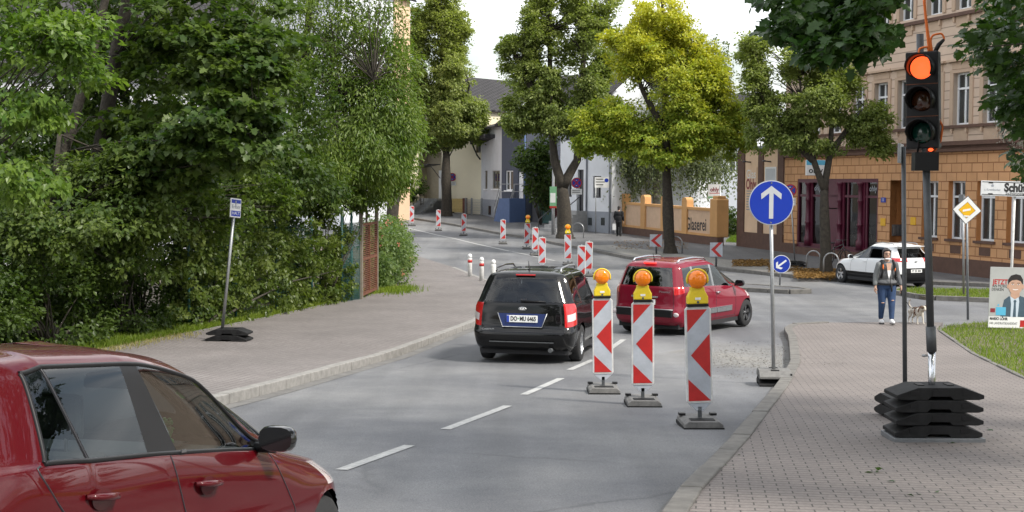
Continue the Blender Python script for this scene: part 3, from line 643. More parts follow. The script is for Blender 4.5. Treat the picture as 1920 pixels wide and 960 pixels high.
# ---- advertising wall with pilasters left of it
FW = FB
bw = thing('advertising_wall', 'high peach wall with brown pilasters and glazier advertisements', 'wall', FB.A, FB.rz)
mb = MB(); mb.box(-4.8, -.05, 0, .4, .9, 5.0); mb.build('wall', 'peach_wall', bw)
mb = MB(); mb.box(-4.86, -.04, -.06, .42, -1.2, .9)
for a, b in ((-4.86, -4.1), (-2.62, -2.1), (-.62, -.04)): mb.box(a, b, -.055, -.001, .9, 4.95)
mb.build('pilaster', 'brown_trim', bw)
mb = MB(); mb.box(-4.95, -.04, -.14, .5, 5.0, 5.12); mb.build('coping', 'plinth_grey', bw)
mb = MB()
for x in (-3.5, -1.4): mb.tube([(x, 0, 4.35), (x, -.35, 4.38)], .035, 6); mb.tube([(x - .12, -.36, 4.38), (x + .12, -.36, 4.38)], .045, 6)
mb.build('lamp_bracket', 'door_dark', bw)
s_ = MB(); s_.box(-3.95, -2.8, -.03, -.001, 1.75, 4.1); so_ = s_.build('sign_board', 'peach_wall', bw)
for k in range(8):
    q = MB(); q.box(-3.85, -2.9 - .12 * (k % 3), -.036, -.03, 2.0 + k * .13, 2.045 + k * .13); q.build('small_print', 'plinth_grey', so_)
text('Glas', .62, 'lettering', 'sign_white', so_, (-3.38, -.04, 3.75), w=.98); text('Ohly', .72, 'lettering', 'letter_wine', so_, (-3.38, -.04, 3.25), w=1.08, bold=.02)
s_ = MB(); s_.box(-1.9, -.8, -.04, -.001, 2.65, 4.1); p2 = s_.build('picture_board', 'sign_white', bw)
s_ = MB(); s_.prism([(-1.82, 2.73), (-.88, 2.73), (-.88, 4.02), (-1.82, 4.02)], -.046, -.04); s_.build('picture', 'sign_grey', p2)
# ---- low garden wall of the glazier
GA, GBb = G(1166, 437, .12), G(1346, 461, .12); FG = Front(GA[:2], GBb[:2], g(GA[1]) + .1); dzg = g(GBb[1]) + .12 - FG.z0
gwll = thing('garden_wall', 'peach garden wall with orange pillars lettered Glaserei beside the pavement', 'wall', FG.A, FG.rz)
WL = FG.W; sl = dzg / WL
def sheet(mb, x0, x1, y0, y1, z0, z1, mi=0):           # a box that follows the falling wall
    mb.add([(x0, y0, z0 + sl * x0), (x1, y0, z0 + sl * x1), (x1, y1, z0 + sl * x1), (x0, y1, z0 + sl * x0), (x0, y0, z1 + sl * x0), (x1, y0, z1 + sl * x1), (x1, y1, z1 + sl * x1), (x0, y1, z1 + sl * x0)],
           [(3, 2, 1, 0), (4, 5, 6, 7), (0, 1, 5, 4), (1, 2, 6, 5), (2, 3, 7, 6), (3, 0, 4, 7)], mi)
mb = MB(); sheet(mb, .3, WL - .8, .04, .26, .42, 1.72); mb.build('wall_panel', 'peach_panel', gwll)
mb = MB(); sheet(mb, 0, WL, -.03, .33, -.6, .42); mb.build('base', 'brown_trim', gwll)
mb = MB(); sheet(mb, .3, WL - .8, -.02, .32, 1.72, 1.86); sheet(mb, .3, WL - .8, -.01, .3, .421, .54); mb.build('rail', 'orange_wall', gwll)
px_p = [1168, 1206, 1244, 1284]
for k, px in enumerate(px_p):
    x = FG.at(px, 420)[0]; p_ = MB(); sheet(p_, max(0, x - .3), x + .3, -.05, .35, .421, 2.15); zt = 2.15 + sl * x
    p_.prism([(max(0, x - .3) + .01, zt - .02)] + [(x + .29, zt - .02)] + [(x + .29 * math.cos(a), zt + .2 * math.sin(a) ** .7) for a in np.linspace(.3, math.pi - .3, 7)], -.05, .35); p_.build('pillar', 'orange_wall', gwll)
p_ = MB(); sheet(p_, WL - .8, WL, -.08, .6, .421, 2.35); p_.hprism([(WL - .7, .02), (WL - .1, .02), (WL - .1, .5), (WL - .7, .5)], 2.3 + sl * WL, 2.52 + sl * WL); p_.build('pillar', 'orange_wall', gwll, .05)
x = FG.at(1304, 418)[0]; t_ = text('Glaserei', .8, 'lettering', 'letter_dark', gwll, (x, .03, .95 + sl * x), w=2.3, bold=.01); t_.scale = (1, 1, 1.15)
# ---- pale building behind the garden wall
FP = Front((6.9, 95), (16.8, 92), -.2)
wb = thing('white_building', 'long plain white rendered building behind the weeping birch', 'building', FP.A, FP.rz)
hs = [(1.2 + 2.4 * k, 2.2 + 2.4 * k, 3.6, 5.0) for k in range(4)]
mb = MB(); mb.wall(0, FP.W, -1, 6.2, hs, 0, .15); shellwalls(mb, 0, FP.W, -1, 6.2, 9); mb.build('wall', 'render_white', wb)
for h in hs: window(wb, h, .13, transom=0)
mb = MB(); roof_gable(mb, 0, FP.W, 0, 9, 6.2, 9.2); mb.build('roof', 'roof_tile', wb)
# ---- white house with stone steps
A_, B_ = G(1050, 427, .12), G(1146, 438, .12); F1 = Front(A_[:2], B_[:2], g(A_[1]) + .12)
h1 = thing('white_house', 'white rendered house with grey plinth and stone steps up to its dark door', 'house', F1.A, F1.rz)
d1 = F1.rect(1083, 1094, 318, 394); w1 = F1.rect(1112, 1127, 330, 371); w2 = F1.rect(1058, 1072, 330, 369); zp = F1.at(1110, 396)[1]
w3 = (w1[0], w1[1], 5.4, 6.9); w4 = (w2[0], w2[1], 5.4, 6.9)
mb = MB(); mb.wall(0, F1.W, zp, 8.2, [d1[:2] + (zp, d1[3]), w1, w2, w3, w4], 0, .2); shellwalls(mb, 0, F1.W, -1.5, 8.2, 8)
mb.build('wall', 'render_white', h1)
mb = MB(); mb.box(-.04, F1.W + .04, -.06, .2, -1.5, zp); mb.build('plinth', 'plinth_grey', h1)
for h in (w1, w2, w3, w4): window(h1, h, .17, fm='door_dark', transom=0)
mb = MB(); mb.box(d1[0], d1[1], .14, .2, zp, d1[3]); mb.build('door', 'door_dark', h1)
mb = MB()
ns_ = 7
for k in range(ns_): mb.box(d1[0] - .5 - .02 * k, d1[1] + .5 + .02 * k, -.5 - .3 * (k + 1), -.06, -1.2 if k == 0 else -1.2 - .001 * k, zp - .0 - k * (zp + .35) / ns_)
st = mb.build('steps', 'step_stone', h1)
for sx in (d1[0] - .45, d1[1] + .45):
    mb = MB(); mb.tube([(sx, -.5, zp), (sx, -.5, zp + .9), (sx, -2.5, .55), (sx, -2.5, -.4)], .03, 6); mb.build('handrail', 'door_dark', h1)
for px in (1108, 1132):
    x, z = F1.at(px, 416); mb = MB(); mb.box(x - .2, x + .2, -.075, -.06, z - .2, z + .25); mb.build('cellar_window', 'pane', h1)
mb = MB(); x = F1.at(1101, 350)[0]; mb.tube([(x, -.06, zp), (x, -.06, 8)], .05, 6); x = F1.W - .1; mb.tube([(x, -.06, -.3), (x, -.06, 8)], .06, 6); mb.build('downpipe', 'plinth_grey', h1)
mb = MB(); roof_gable(mb, 0, F1.W, 0, 8, 8.2, 11.5); mb.build('roof', 'roof_tile', h1)
# ---- slate-blue house with an outside stair
A_, B_ = G(940, 412, .12), G(986, 416, .12); F2 = Front(A_[:2], B_[:2], g(A_[1]) + .12)
h2 = thing('blue_house', 'narrow slate blue house with an outside stair and steel handrails', 'house', F2.A, F2.rz)
w1 = F2.rect(948, 962, 320, 357); d1 = F2.rect(971, 981, 322, 372); w2 = F2.rect(950, 975, 262, 284)
mb = MB(); mb.wall(0, F2.W, -1, 6.6, [w1, d1], 0, .15); shellwalls(mb, 0, F2.W, -1, 6.6, 9); mb.build('wall', 'slate_blue', h2)
window(h2, w1, .13, transom=0, sill='window_white'); mb = MB(); mb.box(d1[0], d1[1], .1, .15, d1[2], d1[3]); mb.build('door', 'window_white', h2)
mb = MB(); zt = d1[2]; xl = F2.at(926, 405, -1.4)[0]
mb.prism([(xl, -.9), (F2.W, -.9), (F2.W, zt), (d1[0] - .2, zt), (xl, .0)], -1.4, -.06); mb.build('stair_block', 'steel_blue', h2)
for yy in (-1.35, -.15):
    mb = MB()
    for dz in (.45, .95): mb.tube([(xl, yy, .0 + dz), (d1[0] - .2, yy, zt + dz), (F2.W, yy, zt + dz)], .025, 6)
    for k in range(6): q = k / 5; mb.tube([(xl + (d1[0] - .2 - xl) * q, yy, zt * q), (xl + (d1[0] - .2 - xl) * q, yy, zt * q + .95)], .02, 5)
    mb.build('handrail', 'steel', h2)
mb = MB(); mb.tube([(F2.W - .06, -.06, -.9), (F2.W - .06, -.06, 6.4)], .06, 6); mb.build('downpipe', 'steel_blue', h2)
mb = MB(); roof_gable(mb, 0, F2.W, 0, 9, 6.6, 9.8); mb.build('roof', 'roof_tile', h2)
mb = MB(); mb.box(.4, F2.W - .4, -.02, 2, 6.9, 8.0); mb.build('dormer', 'render_white', h2)
# ---- maroon side building with garage
A_, B_ = G(987, 416, .12), G(1040, 420, .12); F3 = Front(A_[:2], B_[:2], g(A_[1]) + .12)
h3 = thing('garage', 'low maroon outbuilding with a grey garage front beside the blue house', 'garage', F3.A + F3.y * 1.0, F3.rz)
mb = MB(); mb.box(0, F3.W * .95, 0, 5, -1, 3.1); mb.build('wall', 'maroon', h3)
mb = MB(); mb.box(.05, F3.W * .42, -.5, -.01, -1, 1.6); mb.build('garage_door', 'garage_grey', h3)
mb = MB(); mb.box(-.05, F3.W * .97, -.55, .02, 1.6, 1.78); mb.build('lintel', 'sign_white', h3)
gf = thing('garden_fence', 'dark green bar fence between the garage and the lamp post', 'fence', F3.A, F3.rz)
mb = MB(); x0 = F3.W * .42
for k in range(26): x = x0 + (F3.W - x0) * k / 25; mb.box(x - .015, x + .015, -.015, .015, -.1, 1.5)
mb.build('bars', 'fence_green', gf); mb = MB(); mb.box(x0, F3.W, -.03, .03, .05, .12); mb.box(x0, F3.W, -.03, .03, 1.35, 1.42); mb.build('rail', 'fence_green', gf)
# ---- white-grey house with tiled roof
A_, B_ = G(902, 402, .12), G(944, 412, .12); F4 = Front(A_[:2], B_[:2], g(A_[1]) + .12)
h4 = thing('grey_house', 'pale grey house with dark tiled roof and grey plinth next to the blue house', 'house', F4.A, F4.rz)
w1 = F4.rect(909, 914, 320, 354); w2 = F4.rect(923, 937, 320, 354); zp = F4.at(920, 374)[1]; ze = F4.at(920, 266)[1]; w3 = F4.rect(932, 937, 262, 280)
mb = MB(); mb.wall(0, F4.W, zp, ze + 1.0, [w1, w2], 0, .15); shellwalls(mb, 0, F4.W, -1, ze + 1.0, 9); mb.build('wall', 'render_grey', h4)
mb = MB(); mb.box(-.03, F4.W, -.05, .1, -1, zp); mb.build('plinth', 'plinth_grey', h4)
for h in (w1, w2): window(h4, h, .13, fm='wood_post', transom=0, sill='window_white')
mb = MB(); mb.box(F4.at(917, 399)[0], F4.at(922, 399)[0], -.06, -.05, F4.at(920, 403)[1], F4.at(920, 386)[1]); mb.build('cellar_window', 'pane', h4)
mb = MB(); roof_gable(mb, 0, F4.W, 0, 9, ze + 1.0, ze + 2.2, 'x', .4); mb.build('roof', 'roof_tile', h4)
mb = MB(); mb.prism([(-.2, ze - .1), (F4.W * .62, ze + .25), (F4.W * .62, ze + .5), (-.2, ze + .15)], -.8, .0); mb.tube([(-.1, -.7, ze), (-.05, -.3, ze - .9), (-.05, -.06, ze - 1.2)], .06, 6); mb.build('porch_roof', 'roof_tile', h4)
mb = MB(); mb.box(F4.W * .5, F4.W * .72, 3.6, 4.4, ze + 2.6, ze + 4.4); mb.build('chimney', 'roof_red', h4)
# ---- cream house
A_, B_ = G(784, 395, .12), G(904, 402, .12); F5 = Front(A_[:2], B_[:2], g(A_[1]) + .12)
h5 = thing('cream_house', 'cream yellow house with recessed entrance and grey steps behind the street tree', 'house', F5.A, F5.rz)
e = F5.rect(785, 828, 286, 372); w1 = F5.rect(893, 902, 236, 286); zt = F5.at(860, 205)[1]; w5 = (F5.W * .42, F5.W * .6, 5.6, 7.2)
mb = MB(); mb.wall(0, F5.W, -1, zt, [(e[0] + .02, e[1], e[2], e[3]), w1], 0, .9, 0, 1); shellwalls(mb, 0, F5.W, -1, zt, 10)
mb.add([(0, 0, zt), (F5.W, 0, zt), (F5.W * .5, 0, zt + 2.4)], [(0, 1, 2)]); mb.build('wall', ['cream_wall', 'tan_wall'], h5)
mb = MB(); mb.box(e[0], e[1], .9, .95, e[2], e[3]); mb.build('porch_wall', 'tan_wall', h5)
x0 = F5.at(808, 350)[0]; mb = MB(); mb.box(x0, x0 + 1.0, .84, .9, e[2], e[2] + 2.1); mb.build('door', 'window_white', h5)
window(h5, w1, .3, transom=.35)
mb = MB()
for k in range(7): mb.box(F5.at(796, 380)[0], F5.at(828, 380)[0], -.3 - .28 * (k + 1), -.01, -1 - .001 * k, e[2] - k * (e[2] + .2) / 7)
mb.build('steps', 'step_stone', h5)
mb = MB(); mb.box(0, F5.at(795, 380)[0], -1.2, -.01, -1, e[2] + .15); mb.build('stair_wall', 'cream_wall', h5)
xa, za = F5.at(794, 314); xb, zb = F5.at(826, 309); mb = MB(); mb.prism([(xa, za - .05), (xb, zb), (xb, zb + .06), (xa, za + .02)], -1.3, -.01); mb.tube([(xb, -.02, zb - 1.0), (xb, -1.1, zb - .05)], .03, 5); mb.tube([(xa, -.02, za - 1.0), (xa, -1.1, za - .05)], .03, 5); mb.build('canopy', 'door_dark', h5)
mb = MB(); roof_gable(mb, 0, F5.W, 0, 10, zt, zt + 2.4, 'y', .3); mb.build('roof', 'roof_tile', h5)
# tiled roofs behind, seen between the crowns
A_ = at(902, 345, 118); F6 = Front(A_[:2], A_[:2] + np.array([9, 1.0]), 1.0)
h6 = thing('tiled_house', 'house far behind with grey tiled roof and brick chimneys', 'house', F6.A, F6.rz)
zt = F6.at(930, 200)[1]; mb = MB(); mb.box(0, 9, 0, 9, -1, zt); mb.build('wall', 'render_white', h6)
mb = MB(); roof_gable(mb, 0, 9, 0, 9, zt, F6.at(925, 168, 4.5)[1]); mb.build('roof', 'roof_tile', h6)
for px in (908, 942):
    x, z = F6.at(px, 156, 4.5); mb = MB(); mb.box(x - .3, x + .3, 4.2, 4.8, zt, z); mb.build('chimney', 'roof_red', h6)
# ---- pale houses and hedge at the far bend
A_ = G(752, 391, .12); F7 = Front(A_[:2] + np.array([-3.5, 3]), A_[:2] + np.array([1.4, 3.4]), g(A_[1]) + .3)
h7 = thing('pale_house', 'pale white and yellow house at the far bend of the street', 'house', F7.A, F7.rz)
wa = F7.rect(761, 767, 318, 350)
mb = MB(); mb.wall(0, F7.W, -1, 7.5, [wa, (wa[0], wa[1], 4.8, 6.5)], 0, .15); shellwalls(mb, 0, F7.W, -1, 7.5, 8); mb.build('wall', 'render_white', h7); window(h7, wa, .13, transom=0); window(h7, (wa[0], wa[1], 4.8, 6.5), .13, transom=0)
mb = MB(); mb.box(F7.W * .82, F7.W + .01, -.03, .5, -1, 7.5); mb.build('corner_strip', 'cream_wall', h7); mb = MB(); roof_gable(mb, 0, F7.W, 0, 8, 7.5, 11); mb.build('roof', 'roof_tile', h7)
# ---- orange and pale building rising behind the ash on the left
A_ = at(640, 345, 84); F8 = Front(A_[:2], at(768, 345, 92)[:2], .2)
h8 = thing('orange_building', 'tall apricot and pale building rising behind the ash leaves on the left', 'building', F8.A, F8.rz)
zt = 15.
xa = F8.at(738, 150)[0]; mb = MB(); wl = [F8.rect(723, 734, 85, 168), F8.rect(690, 706, 96, 150)]; mb.wall(0, xa, -1, zt, wl, 0, .2); shellwalls(mb, 0, F8.W, -1, zt, 9); mb.build('wall', 'render_white', h8)
mb = MB(); mb.wall(xa, F8.W, -1, zt, [], -.02); mb.box(xa - .05, xa + .5, -.12, -.021, -1, zt)
for k in range(7): mb.box(xa + .5, F8.W, -.035, -.021, 1.5 + k * 2, 1.6 + k * 2)
mb.build('corner_wall', 'peach_wall', h8)
for h in wl: window(h8, h, .17)
mb = MB(); roof_gable(mb, 0, F8.W, 0, 9, zt, zt + 4); mb.build('roof', 'roof_tile', h8)
# long pale house hidden behind the left hand trees; its wall shows through the gaps
F9 = Front((-25, 46), (-9.5, 54), -.6)
h9 = thing('pale_building', 'pale grey building seen in glimpses through the trees on the left', 'building', F9.A, F9.rz)
hs = [(1.5 + 2.6 * k, 2.7 + 2.6 * k, z, z + 1.6) for k in range(6) for z in (1.5, 4.6)]
mb = MB(); mb.wall(0, F9.W, -1, 7.4, hs, 0, .15); shellwalls(mb, 0, F9.W, -1, 7.4, 9); mb.build('wall', 'render_grey', h9)
for h in hs: window(h9, h, .13)
mb = MB(); roof_gable(mb, 0, F9.W, 0, 9, 7.4, 11); mb.build('roof', 'roof_tile', h9)
# ---- picket fence and gates at the far houses
A_, B_ = G(846, 400, .12), G(868, 401, .12); FF = Front(A_[:2], B_[:2], g(A_[1]) + .12)
pf = thing('picket_fence', 'yellow wooden picket fence with brown frame in front of the cream house', 'fence', FF.A, FF.rz)
mb = MB()
for k in range(9): x = FF.W * k / 9; mb.box(x, x + FF.W / 9 * .7, -.02, .02, .1, 1.08)
mb.build('pickets', 'picket', pf); mb = MB(); mb.box(0, FF.W, .02, .06, .25, .33); mb.box(0, FF.W, .02, .06, .85, .93); mb.box(-.06, 0, -.05, .06, 0, 1.15); mb.box(FF.W, FF.W + .35, -.06, .06, 0, 1.12); mb.build('frame', 'roof_red', pf)
A_, B_ = G(873, 402, .12), G(903, 406, .12); FF = Front(A_[:2], B_[:2], g(A_[1]) + .12)
pf = thing('mesh_gate', 'light steel mesh garden gate in front of the cream house', 'gate', FF.A, FF.rz)
mb = MB()
for k in range(18): x = FF.W * k / 17; mb.box(x - .008, x + .008, -.008, .008, .1, 1.1)
for k in range(6): mb.box(0, FF.W, -.006, .006, .12 + k * .19, .135 + k * .19)
mb.build('mesh_panel', 'steel', pf); mb = MB()
for x in (0, FF.W * .38, FF.W): mb.box(x - .05, x + .05, -.05, .05, 0, 1.2)
mb.build('post', 'steel', pf)
A_, B_ = G(716, 400, .12), G(734, 392, .12)
pf = thing('board_fence', 'pale yellow upright board fence above the rose bush', 'fence', (A_[0], A_[1], g(A_[1]) + .12), math.atan2(B_[1] - A_[1], B_[0] - A_[0]))
W_ = 5.
mb = MB()
for k in range(26): mb.box(k * .2, k * .2 + .15, -.02, .02, .1, 1.9)
mb.build('boards', 'picket', pf); mb = MB(); mb.box(0, 5.2, .021, .06, .4, .5); mb.box(0, 5.2, .021, .06, 1.5, 1.6); mb.build('rail', 'wood_post', pf)
# ------------------------------------------------------------------ trees and plants
UPV = np.array([0, 0, 1.])
def cat5(parts): return [np.concatenate([p[i] for p in parts]) for i in range(5)]
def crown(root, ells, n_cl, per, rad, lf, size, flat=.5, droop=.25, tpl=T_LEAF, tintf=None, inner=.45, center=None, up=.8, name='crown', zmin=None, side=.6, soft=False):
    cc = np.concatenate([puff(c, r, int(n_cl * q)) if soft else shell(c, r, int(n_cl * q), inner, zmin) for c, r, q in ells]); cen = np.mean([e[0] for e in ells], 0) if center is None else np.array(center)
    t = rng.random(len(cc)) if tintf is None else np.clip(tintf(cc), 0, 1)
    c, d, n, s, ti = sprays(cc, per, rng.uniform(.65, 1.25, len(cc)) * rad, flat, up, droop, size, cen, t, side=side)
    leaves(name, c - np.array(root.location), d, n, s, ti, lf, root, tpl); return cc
def px_ell(cx, cy, rx, ry, Y, q=1., dy=0., ryd=None):
    s = FPX / (Y + dy); c = at(cx, cy, Y + dy); return (c, (rx / s, (ryd or rx / s), ry / s), q)
def street_tree(label, base, stems, r0, ells, n_cl, per, rad, lf, size, name='tree', group='lime trees along the street', bark='bark_dark', limb=.16, **kw):
    Y = base[1]; z0 = g(Y) + .1; root = thing(name, label, 'tree', (base[0], Y, z0), 0, group)
    E_ = []
    for e in ells:                                # break every mass of the crown into lobes of their own size
        c, r, q = px_ell(*e[:4], Y, *(e[4:])); c = np.array(c); r = np.array(r); nl = 14
        for k in range(nl):
            u = unit(rng.normal(size=3)); E_.append((c + u * r * rng.uniform(.45, .88), r * rng.uniform(.24, .40), q / nl * rng.uniform(.6, 1.5)))
        E_.append((c, r * .7, q * .22))
    cc = crown(root, E_, n_cl, per, rad, lf, size, soft=True, **kw)
    mb = MB(); o = np.array([base[0], Y, z0]); pts = []
    for st in stems:
        P = [tuple(at(px, py, Y) - o) for px, py in st]; 
        if st is stems[0]: P[0] = (P[0][0], P[0][1], -.1); P.insert(1, tuple(np.array(P[0]) * .75 + np.array(P[1]) * .25)); rr = [r0 * 1.35, r0 * 1.02] + list(np.linspace(r0 * .95, r0 * .62, len(P) - 2))
        else: rr = list(np.linspace(r0 * .68, r0 * .16, len(P)))
        trunk_mesh(mb, P, rr)
        q = P[-1] if st is stems[0] else None
        pts += P[len(P) // 2:]
        pts += [tuple((np.array(P[-1]) + np.array(P[-2])) / 2)]
    limbs(mb, pts, [tuple(c - o) for c in cc if c[2] > E_[0][0][2] * 0 + np.percentile(cc[:, 2], 25)], r0 * .13, limb)
    mb.build('trunk', bark, root); return root
B1, B2, B3, B4 = G(838, 405, .12), G(1060, 447, .12), G(1254, 475, .12), G(1548, 511, .12)
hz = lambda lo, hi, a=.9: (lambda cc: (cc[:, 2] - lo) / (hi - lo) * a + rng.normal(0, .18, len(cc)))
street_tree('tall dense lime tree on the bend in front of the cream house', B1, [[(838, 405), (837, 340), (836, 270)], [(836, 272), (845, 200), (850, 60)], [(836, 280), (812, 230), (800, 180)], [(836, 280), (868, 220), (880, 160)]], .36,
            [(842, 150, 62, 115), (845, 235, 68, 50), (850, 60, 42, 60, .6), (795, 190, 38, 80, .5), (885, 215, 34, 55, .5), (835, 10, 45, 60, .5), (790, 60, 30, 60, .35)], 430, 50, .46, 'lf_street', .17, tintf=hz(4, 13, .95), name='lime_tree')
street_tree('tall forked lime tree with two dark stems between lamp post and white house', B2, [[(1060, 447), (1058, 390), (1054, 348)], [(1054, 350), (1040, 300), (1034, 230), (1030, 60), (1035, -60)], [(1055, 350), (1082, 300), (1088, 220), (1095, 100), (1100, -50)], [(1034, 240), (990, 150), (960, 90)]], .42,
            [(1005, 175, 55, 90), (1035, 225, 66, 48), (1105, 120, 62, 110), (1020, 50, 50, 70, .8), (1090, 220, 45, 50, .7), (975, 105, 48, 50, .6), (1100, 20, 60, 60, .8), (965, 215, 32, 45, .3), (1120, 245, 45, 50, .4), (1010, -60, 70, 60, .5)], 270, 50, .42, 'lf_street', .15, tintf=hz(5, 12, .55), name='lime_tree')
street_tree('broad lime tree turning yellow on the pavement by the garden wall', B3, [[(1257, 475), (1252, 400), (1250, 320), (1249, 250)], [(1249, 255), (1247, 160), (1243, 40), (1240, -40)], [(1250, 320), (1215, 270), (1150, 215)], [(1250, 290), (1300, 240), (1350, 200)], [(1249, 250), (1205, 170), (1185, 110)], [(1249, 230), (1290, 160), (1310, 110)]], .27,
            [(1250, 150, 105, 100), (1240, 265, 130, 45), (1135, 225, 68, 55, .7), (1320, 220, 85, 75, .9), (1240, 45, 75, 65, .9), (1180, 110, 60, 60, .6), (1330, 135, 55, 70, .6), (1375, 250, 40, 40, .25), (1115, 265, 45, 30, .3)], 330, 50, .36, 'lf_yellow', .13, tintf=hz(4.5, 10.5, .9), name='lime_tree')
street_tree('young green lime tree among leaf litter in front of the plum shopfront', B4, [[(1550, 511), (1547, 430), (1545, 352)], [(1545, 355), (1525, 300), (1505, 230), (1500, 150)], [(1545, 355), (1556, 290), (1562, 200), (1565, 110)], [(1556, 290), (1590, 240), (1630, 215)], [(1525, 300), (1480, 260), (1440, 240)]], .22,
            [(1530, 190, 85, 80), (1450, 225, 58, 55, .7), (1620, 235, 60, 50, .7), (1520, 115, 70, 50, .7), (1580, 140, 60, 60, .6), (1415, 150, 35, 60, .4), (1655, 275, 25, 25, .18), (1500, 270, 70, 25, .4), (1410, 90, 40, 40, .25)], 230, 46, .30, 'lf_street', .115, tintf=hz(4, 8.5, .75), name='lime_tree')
# weeping birch behind the garden wall
Yb = 79.; zb = g(Yb) + .1; bp_ = at(1234, 420, Yb); birch = thing('birch_tree', 'weeping grey green birch behind the peach garden wall', 'tree', (bp_[0], Yb, zb))
def weep(ells, n_s, lo, hi, lf, size, root, name='crown'):
    tops = np.concatenate([shell(c, r, int(n_s * q), .25) for c, r, q in ells]); C_, D_, N_, S_, T_ = [], [], [], [], []
    for p in tops:
        k = int(rng.integers(14, 34)); Ls = rng.uniform(lo, hi); t = np.linspace(0, 1, k)[:, None]
        dr = np.array([rng.normal(0, .18), rng.normal(0, .18), -1.]); q = p + dr * Ls * t + rng.normal(0, .07, (k, 3))
        C_.append(q); D_.append(unit(np.array([0, 0, -1.]) + rng.normal(0, .6, (k, 3)))); N_.append(rng.normal(size=(k, 3))); S_.append(size * rng.uniform(.7, 1.3, k)); T_.append(np.clip(rng.random() * .7 + rng.random(k) * .35, 0, 1))
    leaves(name, np.concatenate(C_) - np.array(root.location), np.concatenate(D_), np.concatenate(N_), np.concatenate(S_), np.concatenate(T_), lf, root); return tops
tp = weep([px_ell(1255, 262, 105, 45, Yb), px_ell(1180, 275, 40, 40, Yb, .35), px_ell(1335, 262, 50, 50, Yb, .5), px_ell(1345, 120, 30, 65, Yb, .25), px_ell(1270, 190, 80, 60, Yb, .5)], 460, 1.0, 3.2, 'lf_birch', .16, birch)
mb = MB(); o = np.array([bp_[0], Yb, zb]); P = [tuple(at(px, py, Yb) - o) for px, py in ((1234, 430), (1232, 360), (1236, 290), (1245, 180), (1255, 90))]; P[0] = (P[0][0], 0, -.1); trunk_mesh(mb, P, [.34, .28, .22, .14, .06])
limbs(mb, P[2:], [tuple(t - o) for t in tp], .05, .3); mb.build('trunk', 'bark_birch', birch)
# small trees and shrubs of the far gardens
def bush(label, ells, n_cl, per, rad, lf, size, name='shrub', cat_='shrub', group=None, **kw):
    c0 = ells[0][0]; root = thing(name, label, cat_, (c0[0], c0[1], g(c0[1]) + .1), 0, group); cc = crown(root, ells, n_cl, per, rad, lf, size, name='foliage', **kw)
    mb = MB(); o = np.array(root.location); base = [(random.uniform(-.15, .15), random.uniform(-.15, .15), -.05) for _ in range(3)]
    limbs(mb, base, [tuple(c - o) for c in cc], .03, min(.6, 14 / max(1, len(cc)))); 
    if mb.v: mb.build('stem', 'bark_dark', root)
    return root
bush('bushy green garden tree between the blue house and the lamp post', [px_ell(1015, 330, 26, 48, 86), px_ell(985, 300, 26, 22, 85, .4), px_ell(1020, 290, 22, 30, 86, .5), px_ell(1030, 375, 12, 22, 86, .2)], 60, 55, .55, 'lf_bush', .19, name='garden_tree', cat_='tree')
bush('loose dark shrub beside the grass behind the garden wall', [px_ell(1364, 415, 16, 28, 76), px_ell(1378, 420, 12, 26, 76, .6)], 26, 45, .4, 'lf_bush', .15)
bush('clipped dark green hedge at the far bend', [px_ell(766, 368, 14, 12, 98, 1, 0, 1.2)], 45, 60, .35, 'lf_bush', .14, name='hedge', cat_='hedge')
bush('small round bush by the steps of the cream house', [px_ell(790, 350, 9, 10, 99)], 10, 45, .35, 'lf_bush', .15)
B5 = G(735, 392, .12); 
street_tree('leaning tree on the left behind the rose bush at the bend', (B5[0], 72.), [[(735, 410), (738, 350), (765, 300)], [(765, 302), (785, 260), (800, 220)], [(738, 350), (725, 310), (720, 270)]], .34,
            [(740, 265, 55, 50), (700, 250, 60, 60), (770, 240, 30, 35, .5), (700, 150, 60, 60, .6)], 140, 50, .45, 'lf_ash', .15, name='leaning_tree', group=None)
# ---- the green mass on the left: limes, maple and ash over a dark understorey
def wild_tree(label, name, base, trunks, ells, n_cl, per, rad, lf, size, limb=.6, bark='bark_dark', **kw):
    root = thing(name, label, 'tree', (base[0], base[1], g(base[1]) + .1)); o = np.array(root.location)
    cc = crown(root, ells, n_cl, per, rad, lf, size, **kw); mb = MB(); pts = []
    for P, r0, r1 in trunks:
        P = [tuple(np.array(p) - o) for p in P]; trunk_mesh(mb, P, list(np.linspace(r0, r1, len(P)))); pts += P[1:]
    limbs(mb, pts, [tuple(c - o) for c in cc], .022, limb * .6); mb.build('trunk', bark, root); return root
def up3(px, py, Y): return tuple(at(px, py, Y))
wild_tree('lime tree with large light green leaves at the left edge', 'lime_tree', (-8.3, 19.5), [([(-8.3, 19.5, -.4), (-8.25, 19.6, 2.5), (-8.0, 19.6, 5), (-7.6, 19.7, 8)], .16, .07)],
          [px_ell(60, 60, 125, 70, 18.3, 1., 0, .8), px_ell(40, 215, 75, 42, 18.2, .6, 0, .7), px_ell(40, 335, 70, 42, 18, .5, 0, .6), px_ell(150, 110, 60, 60, 18.6, .5, 0, .7), px_ell(10, -90, 200, 110, 19, 1, 0, 1.5)], 34, 60, .36, 'lf_linden', .105, flat=.3, tpl=T_LEAF, inner=.1, droop=.45)
